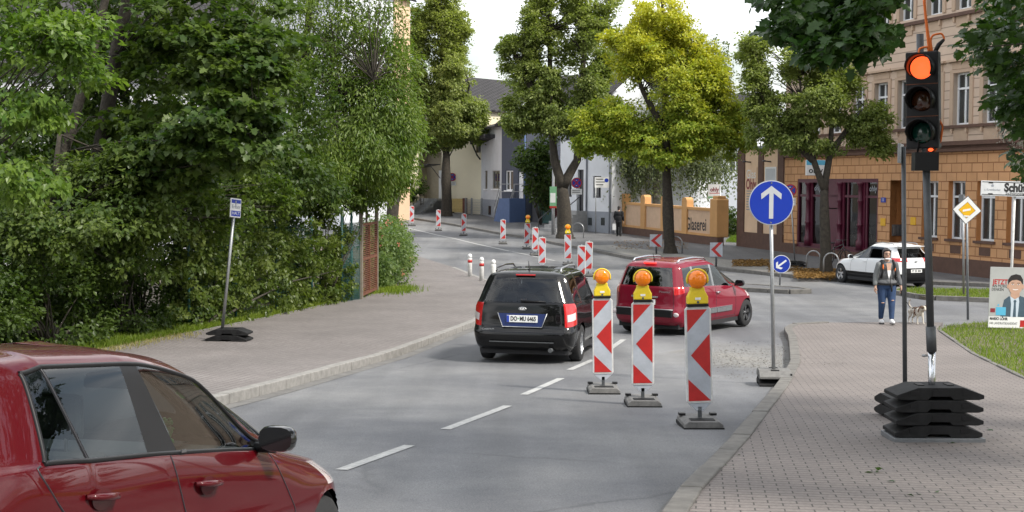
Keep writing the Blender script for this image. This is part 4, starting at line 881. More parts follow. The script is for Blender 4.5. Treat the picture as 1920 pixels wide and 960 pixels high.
wild_tree('dark sycamore maple with layered leaf sprays above the dark bushes', 'maple_tree', (-9.4, 27), [([up3(66, 540, 26), up3(95, 400, 26), up3(120, 285, 26), up3(170, 120, 26), up3(210, -60, 26)], .13, .07), ([(-8.7, 27.5, -.5), (-8.6, 27.5, 2.5), (-8.0, 27, 5), (-7.2, 26.5, 8)], .2, .09), ([up3(322, 150, 27), up3(400, 190, 26.3), up3(470, 260, 25.6)], .035, .015)],
          [px_ell(360, 200, 165, 190, 27, 1.2, 0, 1.9), px_ell(440, 120, 110, 90, 25.6, .8, 0, 1.), px_ell(430, 240, 110, 80, 25, .9, 0, .9), px_ell(300, 300, 130, 70, 25.8, .8, 0, .9), px_ell(380, 60, 200, 100, 26.5, .8, 0, 1.6), px_ell(330, -110, 260, 120, 27, .9, 0, 2.)], 62, 70, .42, 'lf_maple', .125, flat=.22, tpl=T_MAPLE, inner=.35, droop=.3, up=1.1)
wild_tree('second dark maple further back filling the gap at far left', 'maple_tree', (-13, 31), [([(-12.6, 31, -.7), (-12.6, 31, 3), (-12.2, 31, 9)], .22, .12), ([(-10.9, 32, -.7), (-10.8, 32, 3), (-10.9, 32, 8)], .15, .08)],
          [px_ell(60, 160, 200, 240, 31, 1.3, 0, 2.), px_ell(210, 230, 150, 170, 32, 1., 0, 1.6), px_ell(120, 380, 150, 90, 31, .6, 0, 1.4), px_ell(150, -60, 260, 110, 31, .8, 0, 2.), px_ell(260, 100, 160, 110, 31, .8, 0, 1.6)], 80, 60, .6, 'lf_maple', .15, flat=.4, tpl=T_LEAF, inner=.2)
wild_tree('tall ash with fine drooping light green leaves beside the fence', 'ash_tree', (-6.6, 38), [([(-6.6, 38, -.8), (-6.5, 38, 2.5), (-6.0, 38, 5), (-5.6, 38, 9)], .17, .08), ([up3(560, 260, 38), up3(640, 190, 37), up3(700, 150, 36.5)], .05, .02)],
          [px_ell(600, 190, 125, 150, 38, 1.3, 0, 1.9), px_ell(700, 205, 85, 85, 37.5, .9, 0, 1.5), px_ell(690, 290, 80, 55, 36.5, .7, 0, 1.2), px_ell(690, 60, 80, 80, 38, .6, 0, 1.4), px_ell(590, 320, 80, 60, 35.5, .7, 0, 1.), px_ell(560, 60, 110, 110, 37, .8, 0, 1.6), px_ell(755, 240, 40, 40, 37, .28, 0, .7), px_ell(735, 315, 38, 50, 39, .45, 0, .8), px_ell(700, 350, 45, 40, 38.5, .45, 0, .8), px_ell(745, 130, 32, 40, 37.5, .18, 0, .7), px_ell(620, -80, 180, 90, 38, .7, 0, 2.)], 125, 75, .52, 'lf_ash', .125, flat=.75, tpl=T_NARROW, inner=.3, droop=.9, up=.55)
wild_tree('slim hazel like tree between the maple and the ash', 'hazel_tree', (-8.4, 33), [([(-8.4, 33, -.7), (-8.2, 33, 2), (-7.7, 33, 6)], .12, .05)],
          [px_ell(470, 300, 110, 100, 32, 1, 0, 1.3), px_ell(540, 200, 100, 120, 34, .9, 0, 1.5), px_ell(560, 345, 90, 45, 32.5, .6, 0, .8), px_ell(400, 340, 100, 60, 31, .6, 0, 1.)], 60, 60, .45, 'lf_bush', .12, flat=.5, inner=.2, droop=.4)
wild_tree('leafy hazel curtain with yellow green leaves in front of the maple trunks', 'hazel_tree', (-9.0, 25.5), [([(-9.0, 25.5, -.6), (-8.9, 25.5, 1.5), (-8.6, 25.4, 3.4)], .09, .04)],
          [px_ell(90, 430, 130, 60, 23.5, 1, 0, .8), px_ell(250, 400, 120, 60, 25.5, 1, 0, .8), px_ell(390, 400, 90, 60, 28.5, .8, 0, .8), px_ell(200, 480, 160, 50, 25.5, .8, 0, .6), px_ell(480, 370, 80, 45, 30.5, .7, 0, .7), px_ell(180, 330, 120, 50, 25.5, .6, 0, .8)], 75, 55, .34, 'lf_hazel', .10, flat=.5, inner=.1, droop=.5)
# understorey, one bush after another behind the verge
vx = lambda y: float(np.interp(y, [p[1] for p in VERGE], [p[0] for p in VERGE]))
uds = ['large glossy dark bush at the far left bottom behind the red hatchback', 'dense dark bush second from the left edge, above the hatchback roof', 'dark privet like bush directly left of the leaning stop sign base', 'dark bush behind the rubber foot of the leaning stop sign', 'dark green bush where the ivy covered fence begins',
       'tall dark shrub at the left edge under the lime leaves', 'tall dark shrub under the sycamore maple trunk', 'tall dark shrub behind the leaning stop sign post', 'tall dark shrub behind the ivy covered fence', 'dark shrub in the shade between the maple trunks', 'tall dark shrub behind the green mesh fence',
       'high leafy hazel mass between the lime leaves and the maple', 'high leafy hazel mass under the maple sprays', 'high leafy hazel mass under the ash', 'big shaded shrub behind the lime trunk at the far left', 'big shaded shrub far behind the leaning stop sign', 'leafy mass behind the rusty gate under the ash']
for k, (dx, y, rx, ry, rz_, zc) in enumerate([(-1.3, 18.5, 1.0, 1.9, 1.1, .55), (-1.15, 21.6, 1.0, 1.7, 1.2, .65), (-1.15, 24.4, 1.0, 1.6, 1.25, .65), (-1.05, 27, .9, 1.5, 1.35, .75), (-.95, 29.5, .8, 1.4, 1.3, .75),
                                      (-3.0, 20, 1.3, 2.2, 1.9, 1.2), (-2.8, 24.5, 1.2, 2.2, 2.0, 1.3), (-2.6, 28.5, 1.1, 2.2, 2.1, 1.4), (-2.2, 33, .9, 2.2, 1.9, 1.3), (-4.6, 27, 1.6, 2.6, 2.6, 1.7), (-2.0, 37, .9, 2.0, 1.9, 1.3), (-3.6, 22, 1.3, 2.6, 1.6, 3.2), (-3.2, 27, 1.2, 2.6, 1.6, 3.4), (-3.4, 32, 1.3, 2.6, 1.5, 3.3), (-5.6, 21, 1.6, 2.6, 2.6, 1.9), (-6.0, 33, 2.0, 3.2, 2.8, 2.2), (-3.2, 38.5, 1.3, 2.4, 1.8, 3.0)]):
    c = np.array([vx(y) + dx, y, g(y) + .1 + zc]); bush(uds[k], [(c, (rx, ry, rz_), 1.)], 80 if k < 5 else 115, 62, .34 if k < 5 else .45, 'lf_bush', .085 if k < 5 else .12, name='dark_bush', group='dark bushes behind the verge', inner=.5, flat=.6, zmin=g(y), droop=.35)
# wire fence grown over with ivy, its posts, then open mesh and a rusty gate
ff = thing('wire_fence', 'green wire mesh fence on dark green posts, half hidden by ivy', 'fence', (vx(33) - .42, 33, g(33) + .1))
o = np.array(ff.location)
FA = np.array([vx(28.2) - .42, 28.2]); FBm = np.array([G(641, 566, .12)[0] - .05, 36.9])
for k in range(5):
    p = FA + (FBm - FA) * k / 4; z = g(p[1]) + .1; mb = MB(); mb.tube([(p[0] - o[0], p[1] - o[1], z - o[2] - .1), (p[0] - o[0], p[1] - o[1], z - o[2] + 2.35)], .03, 8); mb.build('post', 'fence_green', ff)
def wires(mb, A, B, zt, nx, nz, r=.0025):
    for k in range(nx + 1): p = A + (B - A) * k / nx; mb.tube([(p[0], p[1], g(p[1]) + .12), (p[0], p[1], g(p[1]) + .12 + zt)], r, 3, cap=False)
    for k in range(nz + 1):
        z = zt * k / nz + .12; mb.tube([(A[0], A[1], g(A[1]) + z), (B[0], B[1], g(B[1]) + z)], r, 3, cap=False)
mb = MB(); wires(mb, FA, FBm, 2.1, 60, 22); f_ = mb.build('mesh_panel', 'fence_green', ff); f_.location = -Vector(o)
GA_ = G(641, 566, .12); GB_ = G(677, 561, .12); GC_ = G(706, 549, .12)
f2 = thing('mesh_fence', 'open blue green plastic mesh fence panel left of the rusty gate', 'fence', (GA_[0], GA_[1], GA_[2])); o = np.array(GA_)
mb = MB(); wires(mb, GA_[:2], GB_[:2], 2.15, 30, 46, .006); f_ = mb.build('mesh_panel', 'fence_green', f2); f_.location = -Vector(o)
mb = MB()
for q in (0., .5): p = GA_ + (GB_ - GA_) * q; mb.tube([tuple(p - o), tuple(p - o + np.array([0, 0, 2.5]))], .03, 8)
mb.build('post', 'fence_green', f2)
d_ = GC_ - GB_; Wg = float(np.linalg.norm(d_[:2])); f3 = thing('rusty_gate', 'rusty brown slatted metal gate between weathered posts at the hedge end', 'gate', tuple(GB_), math.atan2(d_[1], d_[0])); Hg = 2.1
mb = MB()
for x in (.0, Wg): mb.box(x - .05, x + .05, -.05, .05, -.1, 2.62)
mb.box(Wg * .5 - .04, Wg * .5 + .04, .05, .1, -.1, 2.62); mb.build('post', 'wood_post', f3)
mb = MB()
for z in (.08, 1.08, 2.05): mb.box(.05, Wg - .05, -.03, .03, z, z + .07)
for x in (.05, Wg * .5 - .03, Wg - .11): mb.box(x, x + .06, -.034, .034, .08, 2.12)
mb.build('frame', 'rust', f3)
mb = MB()
for k in range(34): z = .16 + k * .056; mb.prism([(.11, z), (Wg - .11, z), (Wg - .11, z + .02), (.11, z + .02)], -.02 + .0 * k, .015)
mb.build('slats', 'rust', f3)
mb = MB()
for z in (2.25, 2.5): mb.tube([(0, 0, z), (Wg * .5, .03, z - .04), (Wg, 0, z)], .006, 4)
mb.build('barbed_wire', 'steel_dull', f3)
el = []
for k in range(9):
    t = k / 8; p = FA + (FBm - FA) * t * .97; hh = 2.35 + .25 * math.sin(k * 2.1); el.append((np.array([p[0] + .06, p[1], g(p[1]) + hh * .5]), (.32, .75, hh * .55), 1.))
bush('pale green ivy hanging over the wire fence above the bright verge', el, 40, 55, .26, 'lf_ivy', .10, name='ivy_hedge', cat_='hedge', inner=.3, flat=.5, droop=.7, up=.4, zmin=-.75)
bush('mixed leafy climbers on top of the ivy fence next to the ash', [px_ell(600, 385, 75, 32, 35.5, 1, 0, .6), px_ell(665, 372, 40, 30, 37, .6, 0, .6)], 46, 50, .3, 'lf_hazel', .10, name='climber', cat_='climber', inner=.1, droop=.6)
rb = bush('rose bush with pink blooms overhanging the paving beside the rusty gate', [(np.array([-3.95, 43.2, g(43) + 1.0]), (.62, 2.2, 1.15), 1.), (np.array([-4.4, 48, g(48) + 1.0]), (.8, 3., 1.2), 1.), (np.array([-4.1, 41.0, g(41) + .7]), (.35, .7, .7), .3), (np.array([-4.95, 54, g(54) + 1.05]), (.8, 3., 1.1), .8), (np.array([-4.5, 42.5, g(43) + 1.75]), (.5, 1.2, .5), .3)], 110, 55, .32, 'lf_rose', .095, name='rose_bush', inner=.5, flat=.7, droop=.3, zmin=-.85)
pp = np.concatenate([shell((-3.95, 43.2, g(43) + 1.0), (.64, 2.2, 1.15), 18, .95), shell((-4.4, 48, g(48) + 1.0), (.82, 3., 1.2), 12, .95)]); 
for q in pp: leaves('bloom', np.repeat(q[None], 5, 0) + rng.normal(0, .03, (5, 3)) - np.array(rb.location), rng.normal(size=(5, 3)), rng.normal(size=(5, 3)), .08, rng.random(5), 'lf_pink', rb)
# ---- maple that hangs over the right pavement: its trunk stands outside the picture
nm = thing('maple_tree', 'dark maple overhanging the pavement at top right, its trunk out of view', 'tree', (8.6, 11.5, g(11.5) + .1)); o = np.array(nm.location)
near = [(1465, 5), (1500, 35), (1530, 70), (1560, 30), (1590, 75), (1620, 40), (1640, 78), (1705, -40), (1765, -28), (1500, -30), (1600, -20), (1680, -30), (1790, -15), (1560, 95), (1622, 95), (1650, 10), (1535, 5), (1480, 75), (1600, 55), (1640, 5), (1575, 55), (1520, 90), (1545, 112), (1600, 112), (1585, 95), (1635, 100)]
ncc = np.array([at(px + rng.uniform(-12, 12), py - 8 + rng.uniform(-10, 10), rng.uniform(8.6, 11.)) for px, py in near for _ in range(5)])
far_ = [(1880, 60), (1900, 110), (1915, 160), (1860, 120), (1895, 200), (1850, 60), (1915, 20), (1870, 10), (1925, 250), (1830, 100), (1905, 60), (1890, 160), (1935, 300), (1930, 200), (1905, 225)]
fcc = np.array([at(px + 10 + rng.uniform(-10, 10), py + rng.uniform(-12, 12), rng.uniform(11.5, 14.5)) for px, py in far_ for _ in range(4)])
high = np.concatenate([shell((5.6, 9.5, 6.9), (3.4, 4.2, 2.1), 190, .15), shell((8.2, 11, 5.6), (1.9, 3.4, 2.2), 60, .2)])
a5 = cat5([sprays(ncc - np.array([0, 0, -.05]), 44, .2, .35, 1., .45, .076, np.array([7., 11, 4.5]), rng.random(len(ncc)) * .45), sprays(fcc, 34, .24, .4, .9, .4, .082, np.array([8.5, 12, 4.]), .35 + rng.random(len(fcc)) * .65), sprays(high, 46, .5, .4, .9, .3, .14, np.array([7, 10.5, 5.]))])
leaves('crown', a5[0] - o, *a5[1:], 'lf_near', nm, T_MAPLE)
mb = MB(); trunk_mesh(mb, [(0, 0, -.2), (0, 0, 2), (-.2, -.1, 4), (-.9, -.6, 6.5)], [.26, .22, .18, .1]); limbs(mb, [(-.2, -.1, 4), (-.5, -.3, 5), (-.8, -.5, 6)], [tuple(c - o) for c in np.concatenate([fcc[::9], high[::6]])], .03, .8); mb.build('trunk', 'bark', nm)
cl = thing('clematis', 'pale fluffy clematis seed heads hanging in the maple at right edge', 'climber', tuple(at(1890, 240, 12.6))); o = np.array(cl.location)
cc = np.array([at(px + rng.uniform(-8, 8), py + rng.uniform(-10, 10), 12.6 + rng.uniform(-.3, .3)) for px, py in ((1870, 215), (1890, 225), (1905, 250), (1885, 245), (1912, 275), (1900, 212), (1860, 205), (1915, 300))]); 

for q in cc: a5 = sprays(q[None], 60, .085, .9, .3, .5, .028, None); leaves('seed_head', a5[0] - o, *a5[1:], 'lf_flower', cl, T_NARROW)
mb = MB(); mb.tube([tuple(cc[6] - o), tuple(cc[1] - o), tuple(cc[3] - o), tuple(cc[7] - o)], .006, 5); mb.build('vine', 'bark', cl)
# ---- unseen trees added out of view: they darken the car reflections and block sky light
for k, (x, y, lb) in enumerate(((-9, -16, 'large unseen tree added behind the camera on the left'), (1.5, -24, 'large unseen tree added behind the camera on the road axis'), (11, -15, 'large unseen tree added behind the camera on the right'), (19, -2, 'large unseen tree added right of the camera beyond the lawn'), (27, 34, 'round unseen tree added beyond the right edge of the lawn'), (36, 38, 'round unseen tree added far beyond the right edge of the lawn'))):
    root = thing('lime_tree', lb, 'tree', (x, y, g(y))); crown(root, [((x, y, 7.5 if k < 4 else 4.), (4.6, 4, 4.2 if k < 4 else 3.2), 1.), ((x, y, 3.5 if k < 4 else 2), (4, 3.4, 2.2), .5)], 150, 46, 1.0, 'lf_maple', .34); mb = MB(); trunk_mesh(mb, [(0, 0, -.2), (0, 0, 3), (.2, 0, 6)], [.35, .3, .2]); mb.build('trunk', 'bark', root)
# ---- grass
def blades(name, pts, h, lf='lf_grass', tint=None):
    n_ = len(pts); d = unit(np.stack([rng.normal(0, .42, n_), rng.normal(0, .42, n_), np.ones(n_)], 1)); n = rng.normal(size=(n_, 3))
    tp_ = (np.array([(0, -.07, 0), (0, .07, 0), (.6, .045, .06), (1, 0, .22), (.6, -.045, .06)]), [(0, 1, 2, 4), (4, 2, 3)])
    o = leaves(name, pts, d, n, h * rng.uniform(.5, 1.3, n_), rng.random(n_) if tint is None else tint, lf, None, tp_); return tag(o, kind='stuff')
def inpoly(x, y, poly):
    c = np.zeros(len(x), bool); n_ = len(poly)
    for i in range(n_):
        (x1, y1), (x2, y2) = poly[i], poly[(i + 1) % n_]
        c ^= ((y1 > y) != (y2 > y)) & (x < (x2 - x1) * (y - y1) / (y2 - y1 + 1e-12) + x1)
    return c
def gv(y): return np.interp(y, GY, GZ)
def fill(poly, n_, zo):
    P = np.array(poly); x = rng.uniform(P[:, 0].min(), P[:, 0].max(), n_); y = rng.uniform(P[:, 1].min(), P[:, 1].max(), n_); k = inpoly(x, y, poly); x, y = x[k], y[k]; return np.stack([x, y, gv(y) + zo], 1)
yy = rng.uniform(15, 41.2, 42000); xx = np.interp(yy, [p[1] for p in VERGE], [p[0] for p in VERGE]) - .02 - rng.random(42000) ** 1.3 * .95 + .12 * rng.normal(size=42000) * (rng.random(42000) < .15)
blades('verge_grass', np.stack([xx, yy, gv(yy) + .11], 1), .13, tint=np.clip((yy - 17) / 18 * .7 + rng.random(42000) * .5 - .05, 0, 1))
lawn = EDGE_R[1:] + [(10.6, 30.6), (12.8, 32.0), (17, 32.7), (17, 10)]
blades('lawn', fill(lawn, 90000, .10), .085)
blades('lawn', fill([(12.4, 39.7), (14.5, 38.7), (24, 37.4), (24, 39.9), (15.5, 42.5), (12.7, 43.0), (12.1, 42.0)], 30000, .10), .09)
P_ = fill([(11.3, 70.5), (14, 68), (16, 74), (13, 78)], 14000, .12); blades('lawn', P_, .16, tint=rng.random(len(P_)) * .5)
q = np.concatenate([np.stack([rng.normal(-3.45, .3, 900), rng.normal(40.6, .8, 900)], 1)]); blades('weeds', np.stack([q[:, 0], q[:, 1], gv(q[:, 1]) + .11], 1), .16)
yy = rng.uniform(19, 27, 2600); xx = np.interp(yy, [p[1] for p in VERGE], [p[0] for p in VERGE]) + rng.normal(.12, .22, 2600); blades('dry_grass', np.stack([xx, yy, gv(yy) + .122], 1), .07, 'lf_dry')
# ---- fallen leaves and road dirt
def spread(px0, px1, py0, py1, n_, zo):
    c = [G(px, py, zo)[:2] for px, py in ((px0, py0), (px1, py0), (px1, py1), (px0, py1))]; u, v = rng.random((n_, 1)), rng.random((n_, 1)); P = (1 - u) * (1 - v) * c[0] + u * (1 - v) * c[1] + u * v * c[2] + (1 - u) * v * c[3]
    return np.stack([P[:, 0], P[:, 1], gv(P[:, 1]) + zo + rng.uniform(.006, .05, n_)], 1)
scatter('fallen_leaves', np.concatenate([spread(1375, 1440, 488, 500, 1500, .124), spread(1490, 1575, 505, 522, 3000, .124), spread(1440, 1500, 494, 510, 700, .124), spread(1150, 1290, 452, 468, 350, .124)]), .11, 'lf_litter')
mat('dirt', (.10, .09, .075), .95); mat('dirt_dust', (.26, .245, .22), .95, var=.3, scale=3)
q = np.concatenate([spread(1300, 1475, 655, 690, 700, .0), spread(1340, 1470, 640, 712, 350, .0)]); q[:, 2] = gv(q[:, 1]) + .01; scatter('road_dirt', q, .030, 'dirt')
q = spread(1385, 1470, 655, 705, 380, .122); q = q[(q[:, 0] > 4.8)] if len(q) else q; scatter('soil_crumbs', np.concatenate([spread(1500, 1590, 655, 690, 110, .122), spread(560, 720, 620, 680, 14, .122)]), .026, 'dirt')
for px, py, r in ((1640, 886, .05), (1790, 818, .05), (1760, 838, .035)):
    pass
q = np.array([tuple(G(px, py, .122)) for px, py in ((1642, 887), (1646, 885), (1638, 888), (1700, 930), (1722, 928), (1758, 926), (1792, 832), (1838, 816), (1850, 806), (1380, 815), (1390, 855), (1350, 872), (1680, 905))]); q[:, 2] += .01; scatter('fallen_leaves', q, .07, 'lf_near')
# ------------------------------------------------------------------ street furniture (every front looks along -y)
def foot_plate(loc, rz, label, group, mt='rubber', L_=.82, D=.40, H=.115):
    root = thing('rubber_base_plate', label, 'base plate', loc, rz, group); h = L_ / 2
    mb = MB(); mb.prism([(-h, .012), (-h + .05, .0), (-.12, .0), (-.09, .03), (.09, .03), (.12, .0), (h - .05, 0), (h, .012), (h, .045), (h * .52, H), (-h * .52, H), (-h, .045)], -D / 2, D / 2)
    mb.build('body', mt, root, .006)
    hm = 'black_plastic' if mt == 'rubber' else 'rubber'
    for sx in (-1, 1):
        mb = MB(); mb.box(sx * .14 - .03, sx * .14 + .03, -.06, .06, H - .004, H + .008); mb.build('lug', hm, root); mb = MB(); mb.box(sx * .24 - .035, sx * .24 + .035, -D / 2 - .004, -D / 2 + .02, .05, .085); mb.build('notch', hm, root)
    mb = MB(); mb.box(-.075, .075, -D / 2 - .003, -D / 2 + .02, .035, .095); mb.build('handle', hm, root)
    return root
def poly_face(mb, pts, y, mi=0, th=.002):
    mb.prism(pts, y - th, y, mi)
def disc(mb, r, y, c=(0, 0), n=40, th=.003, mi=0): mb.prism([(c[0] + r * math.cos(2 * math.pi * k / n), c[1] + r * math.sin(2 * math.pi * k / n)) for k in range(n)], y - th, y, mi)
def ring(mb, r0, r1, y, c=(0, 0), n=40, mi=0):
    vs = []
    for r in (r0, r1):
        for k in range(n): a = 2 * math.pi * k / n; vs.append((c[0] + r * math.cos(a), y, c[1] + r * math.sin(a)))
    mb.add(vs, [(k, (k + 1) % n, (k + 1) % n + n, k + n)[::-1] for k in range(n)], mi)
def beacon(name, label, loc, rz, group, tilt, left=True, lamp=True, base='recycled', panelh=1.04, pole=.20):
    root = thing(name, label, 'beacon', loc, rz, group); hw, fh = .14, panelh
    b = MB(); b.prism([(-.21, 0), (.21, 0), (.205, .07), (.16, .10), (-.16, .10), (-.205, .07)], -.27, .27); bo = b.build('base_plate', base, root, .008)
    b = MB(); b.box(-.215, .215, -.275, .275, -.001, .035); b.build('rubber_edge', 'rubber', bo)
    b = MB(); b.box(-.13, .13, -.2, -.07, .1, .106); b.build('recess', 'rubber', bo)
    for sx in (-.17, .17):
        b = MB(); b.box(sx - .035, sx + .035, .12, .2, .1, .125); b.build('grip', 'black_plastic', bo)
    tx, ty = tilt; up = Vector((tx, ty, 1)).normalized(); rot = Vector((0, 0, 1)).rotation_difference(up).to_euler()
    def R(o): o.location = (0, 0, .1); o.rotation_euler = rot; return o
    b = MB(); b.box(-.02, .02, -.02, .02, -.06, .12); R(b.build('post', 'steel_dark', root))
    z0 = .16
    b = MB(); b.prism([(-hw + .01, z0), (-.035, z0 - .085), (.035, z0 - .085), (hw - .01, z0)], -.02, .02); R(b.build('funnel', 'foil_white', root, .004))
    b = MB(); b.prism([(-hw, z0 + .02), (-hw + .02, z0), (hw - .02, z0), (hw, z0 + .02), (hw, z0 + fh - .03), (hw - .03, z0 + fh), (-hw + .03, z0 + fh), (-hw, z0 + fh - .03)], -.028, .028); p = R(b.build('panel', 'frame_white', root, .006))
    w, a, t = .12, z0 + .025, z0 + fh - .03; H = t - a; f = (lambda v: v) if left else (lambda v: -v); o = (lambda P: P if left else P[::-1])
    b = MB(); poly_face(b, [(-w, a), (w, a), (w, t), (-w, t)], -.028); b.build('reflective_foil', 'foil_white', p)
    for P in ([(-w, t), (-w, t - .245 * H), (w * .8, t)], [(-w * .72, t - .5 * H), (w, t - .745 * H), (w, t - .265 * H)], [(-w, a), (w, a), (-w, a + .24 * H)]):
        b = MB(); poly_face(b, o([(f(x), z) for x, z in P]), -.0302); b.build('red_stripe', 'foil_red', p)
    if not lamp:
        b = MB(); b.box(-.02, .02, -.02, .02, z0 + fh, z0 + fh + .04); b.build('top_pin', 'foil_white', p)
    if lamp:
        zt = z0 + fh
        b = MB(); b.box(-.115, .115, -.045, .05, zt, zt + .028); l = R(b.build('warning_lamp', 'black_plastic', root, .004))
        b = MB(); b.prism([(-.112, zt + .029), (.112, zt + .029), (.112, zt + .105), (.075, zt + .175), (.075, zt + .21), (-.075, zt + .21), (-.075, zt + .175), (-.112, zt + .105)], -.045, .055); b.build('housing', 'lamp_yellow', l, .012)
        c = (0, .0, zt + .29)
        b = MB(); b.lathe([(.0, -.085), (.06, -.08), (.093, -.06), (.098, -.03), (.098, .05), (.08, .065), (.0, .07)], 28, 'y', c); b.build('lens', 'amber_lens', l)
        b = MB(); 
        b.tube([(math.cos(q) * .112, -.03, zt + .29 + math.sin(q) * .112) for q in np.linspace(-.35, math.pi + .35, 18)], .011, 6); b.build('lens_guard', 'lamp_yellow', l)
        b = MB(); b.box(-.03, .03, -.048, -.045, zt + .075, zt + .10); b.build('sticker', 'sign_white', l); b = MB(); disc(b, .014, -.045, (0, zt + .05), 12); b.build('lock', 'steel_dark', l)
    return root
for (px, py, tl, lb) in ((1312, 800, (-.035, .0), 'nearest red and white beacon with amber lamp, the rightmost of the three'), (1205, 760, (-.012, .0), 'red and white beacon with amber lamp in the middle of the near row of three'), (1131, 736, (-.022, 0.), 'red and white beacon with amber lamp, leftmost of the near three, beside the black car')):
    q = G(px, py); beacon('warning_beacon', lb, q, math.radians(2 if px > 1300 else 0), 'near beacons pointing left with amber lamps', tl)
far_b = [((772, 423.5), 0, .01, 0, 'farthest red and white beacon beside the rose bush'), ((822, 432.5), 0, 0, 0, 'far beacon pointing right in front of the dense lime trunk'), ((869, 442), 0, .03, 0, 'far beacon pointing right, third from the rose bush'), ((943, 457.5), 0, 0, 0, 'far beacon pointing right in front of the blue house stair'),
         ((987, 467), 1, .045, 0, 'leaning far beacon with amber lamp left of the lamp post'), ((1003, 479), 0, .01, 0, 'far beacon without lamp just in front of a leaning lamp beacon'), ((1016, 506), 0, .01, 0, 'beacon mostly hidden behind the black car roof, only its top showing'),
         ((1065, 497), 1, -.015, 0, 'far beacon with amber lamp in front of the forked tree'), ((1103, 518), 0, .02, 0, 'plain beacon half hidden behind another one near the black car'), ((1090, 529), 0, .0, 0, 'plain beacon right of the black car roof, overlapping the one behind')]
for (pp, lm, tx, _, lb) in far_b:
    q = G(*pp); beacon('warning_beacon', lb, q, random.uniform(-.2, .2) + math.atan2(q[0], q[1]) * -1, 'far beacons pointing right', (tx, 0), False, bool(lm), panelh=1.02)
# ---- portable traffic signal on a stack of rubber plates
TL = G(1748, 824, .12); rzt = math.radians(1)
b = MB(); b.box(-.425, .425, -.225, .225, 0, .05); fr = b.build('steel_tray', 'steel_dull', None, .004, tuple(TL)); fr.rotation_euler = (0, 0, rzt); tag(fr, 'grey steel tray lying on the pavement under the stack of rubber plates', 'base tray')
for k, nmz in enumerate(('bottom rubber plate in the stack under the traffic signal', 'second rubber plate from the bottom under the traffic signal', 'third rubber plate from the bottom under the traffic signal', 'topmost rubber plate under the traffic signal, gripping its mast')):
    foot_plate((TL[0] + random.uniform(-.012, .012), TL[1] + random.uniform(-.01, .01), TL[2] + .051 + k * .118), rzt + random.uniform(-.02, .02), nmz, 'rubber plates under the traffic signal')
ts = thing('traffic_signal', 'portable traffic signal with lit red lamp on a grey mast', 'traffic light', tuple(TL)); Yt = TL[1]
def L3(px, py, Y=Yt): return np.array(at(px, py, Y)) - TL
mA, mB_, mC, mD = L3(1748, 730), L3(1747, 655), L3(1745, 612), L3(1735, 60)
b = MB(); b.tube([tuple(mA + np.array([0, 0, -.2])), tuple(mB_)], .034, 14); b.build('lower_tube', 'chrome', ts)
b = MB(); b.tube([tuple(mB_ - np.array([0, 0, .02])), tuple(mC)], .047, 14); b.build('sleeve', 'steel_dark', ts)
b = MB(); b.tube([tuple(mC - np.array([0, 0, .05])), tuple(L3(1735.5, 270))], .035, 14); b.tube([tuple(L3(1736, 280) + np.array([0, .16, 0])), tuple(mD + np.array([0, .16, 0]))], .034, 12); b.build('mast', 'steel_dark', ts)
b = MB(); b.tube([tuple(mB_ + np.array([-.04, 0, -.06])), tuple(mB_ + np.array([-.09, 0, -.06]))], .012, 6); b.build('clamp_screw', 'steel', ts)
hc = L3(1729.5, 188); hs = bpy.data.objects.new('signal_head', None)
hb_ = MB(); hb_.box(-.148, .148, -.02, .13, -.45, .45); hd = hb_.build('signal_head', 'black_plastic', ts, .012, tuple(hc)); hd.rotation_euler = (0, math.radians(-1.7), math.radians(-27))
for k, (mm, nm_) in enumerate((('lens_green_off', 'green_lens'), ('lens_amber_off', 'amber_lens'), ('red_on', 'red_lens'))):
    zc = -.30 + .30 * k
    b = MB(); b.lathe([(0, -.045), (.05, -.042), (.085, -.034), (.104, -.02)], 32, 'y', (0, 0, zc)); b.build(nm_, mm, hd)
    b = MB(); n_ = 26; vs = []
    for i, (r, dpt) in enumerate(((.124, -.02), (.120, -.24), (.112, -.24), (.113, -.02))):
        for j in range(n_ + 1):
            a = math.radians(-38) + (math.pi + 2 * math.radians(38)) * j / n_; cut = .0 if dpt > -.1 else (.09 * max(0, -math.sin(a)) / .62)
            vs.append((r * math.cos(a), dpt + cut, zc + r * math.sin(a)))
    m_ = n_ + 1; b.add(vs, [(i * m_ + j, i * m_ + j + 1, ((i + 1) % 4) * m_ + j + 1, ((i + 1) % 4) * m_ + j) for i in range(4) for j in range(n_)], 0, True); b.build('visor', 'black_plastic', hd)
b = MB()
for z in (-.15, .15): b.box(-.146, .146, -.024, -.02, z - .004, z + .004)
b.build('seam', 'rust', hd)
b = MB(); b.box(-.11, .11, -.09, .03, -.17, .0); b.tube([(-.07, -.03, -.01), (-.07, -.03, .1), (-.02, -.03, .12), (.02, -.03, .08)], .01, 6); b.tube([(.07, -.03, -.01), (.08, -.03, .12)], .008, 6)
b.build('battery_box', 'black_plastic', ts, 0, tuple(L3(1733, 286)))
b = MB(); b.ball((0, -.05, 0), (.025, .02, .016)); b.build('status_lamp', 'red_on', ts, 0, tuple(L3(1742, 281)))
def cable(name, P, r, par, m_='orange_cable'):
    Q = pchip(np.arange(len(P)), np.array(P), np.linspace(0, len(P) - 1, len(P) * 6)); b = MB(); b.tube([tuple(q) for q in Q], r, 6); return b.build(name, m_, par)
cable('cable', [L3(1752, 284), L3(1764, 262), L3(1767, 238), L3(1762, 226), L3(1758, 200)], .010, ts)
cable('cable', [L3(1722, 104), L3(1724, 92), L3(1738, 88), L3(1742, 100)], .010, ts)
cable('cable', [L3(1748, 98), L3(1745, 76), L3(1750, 66), L3(1764, 63), L3(1770, 72), L3(1766, 80)], .010, ts)
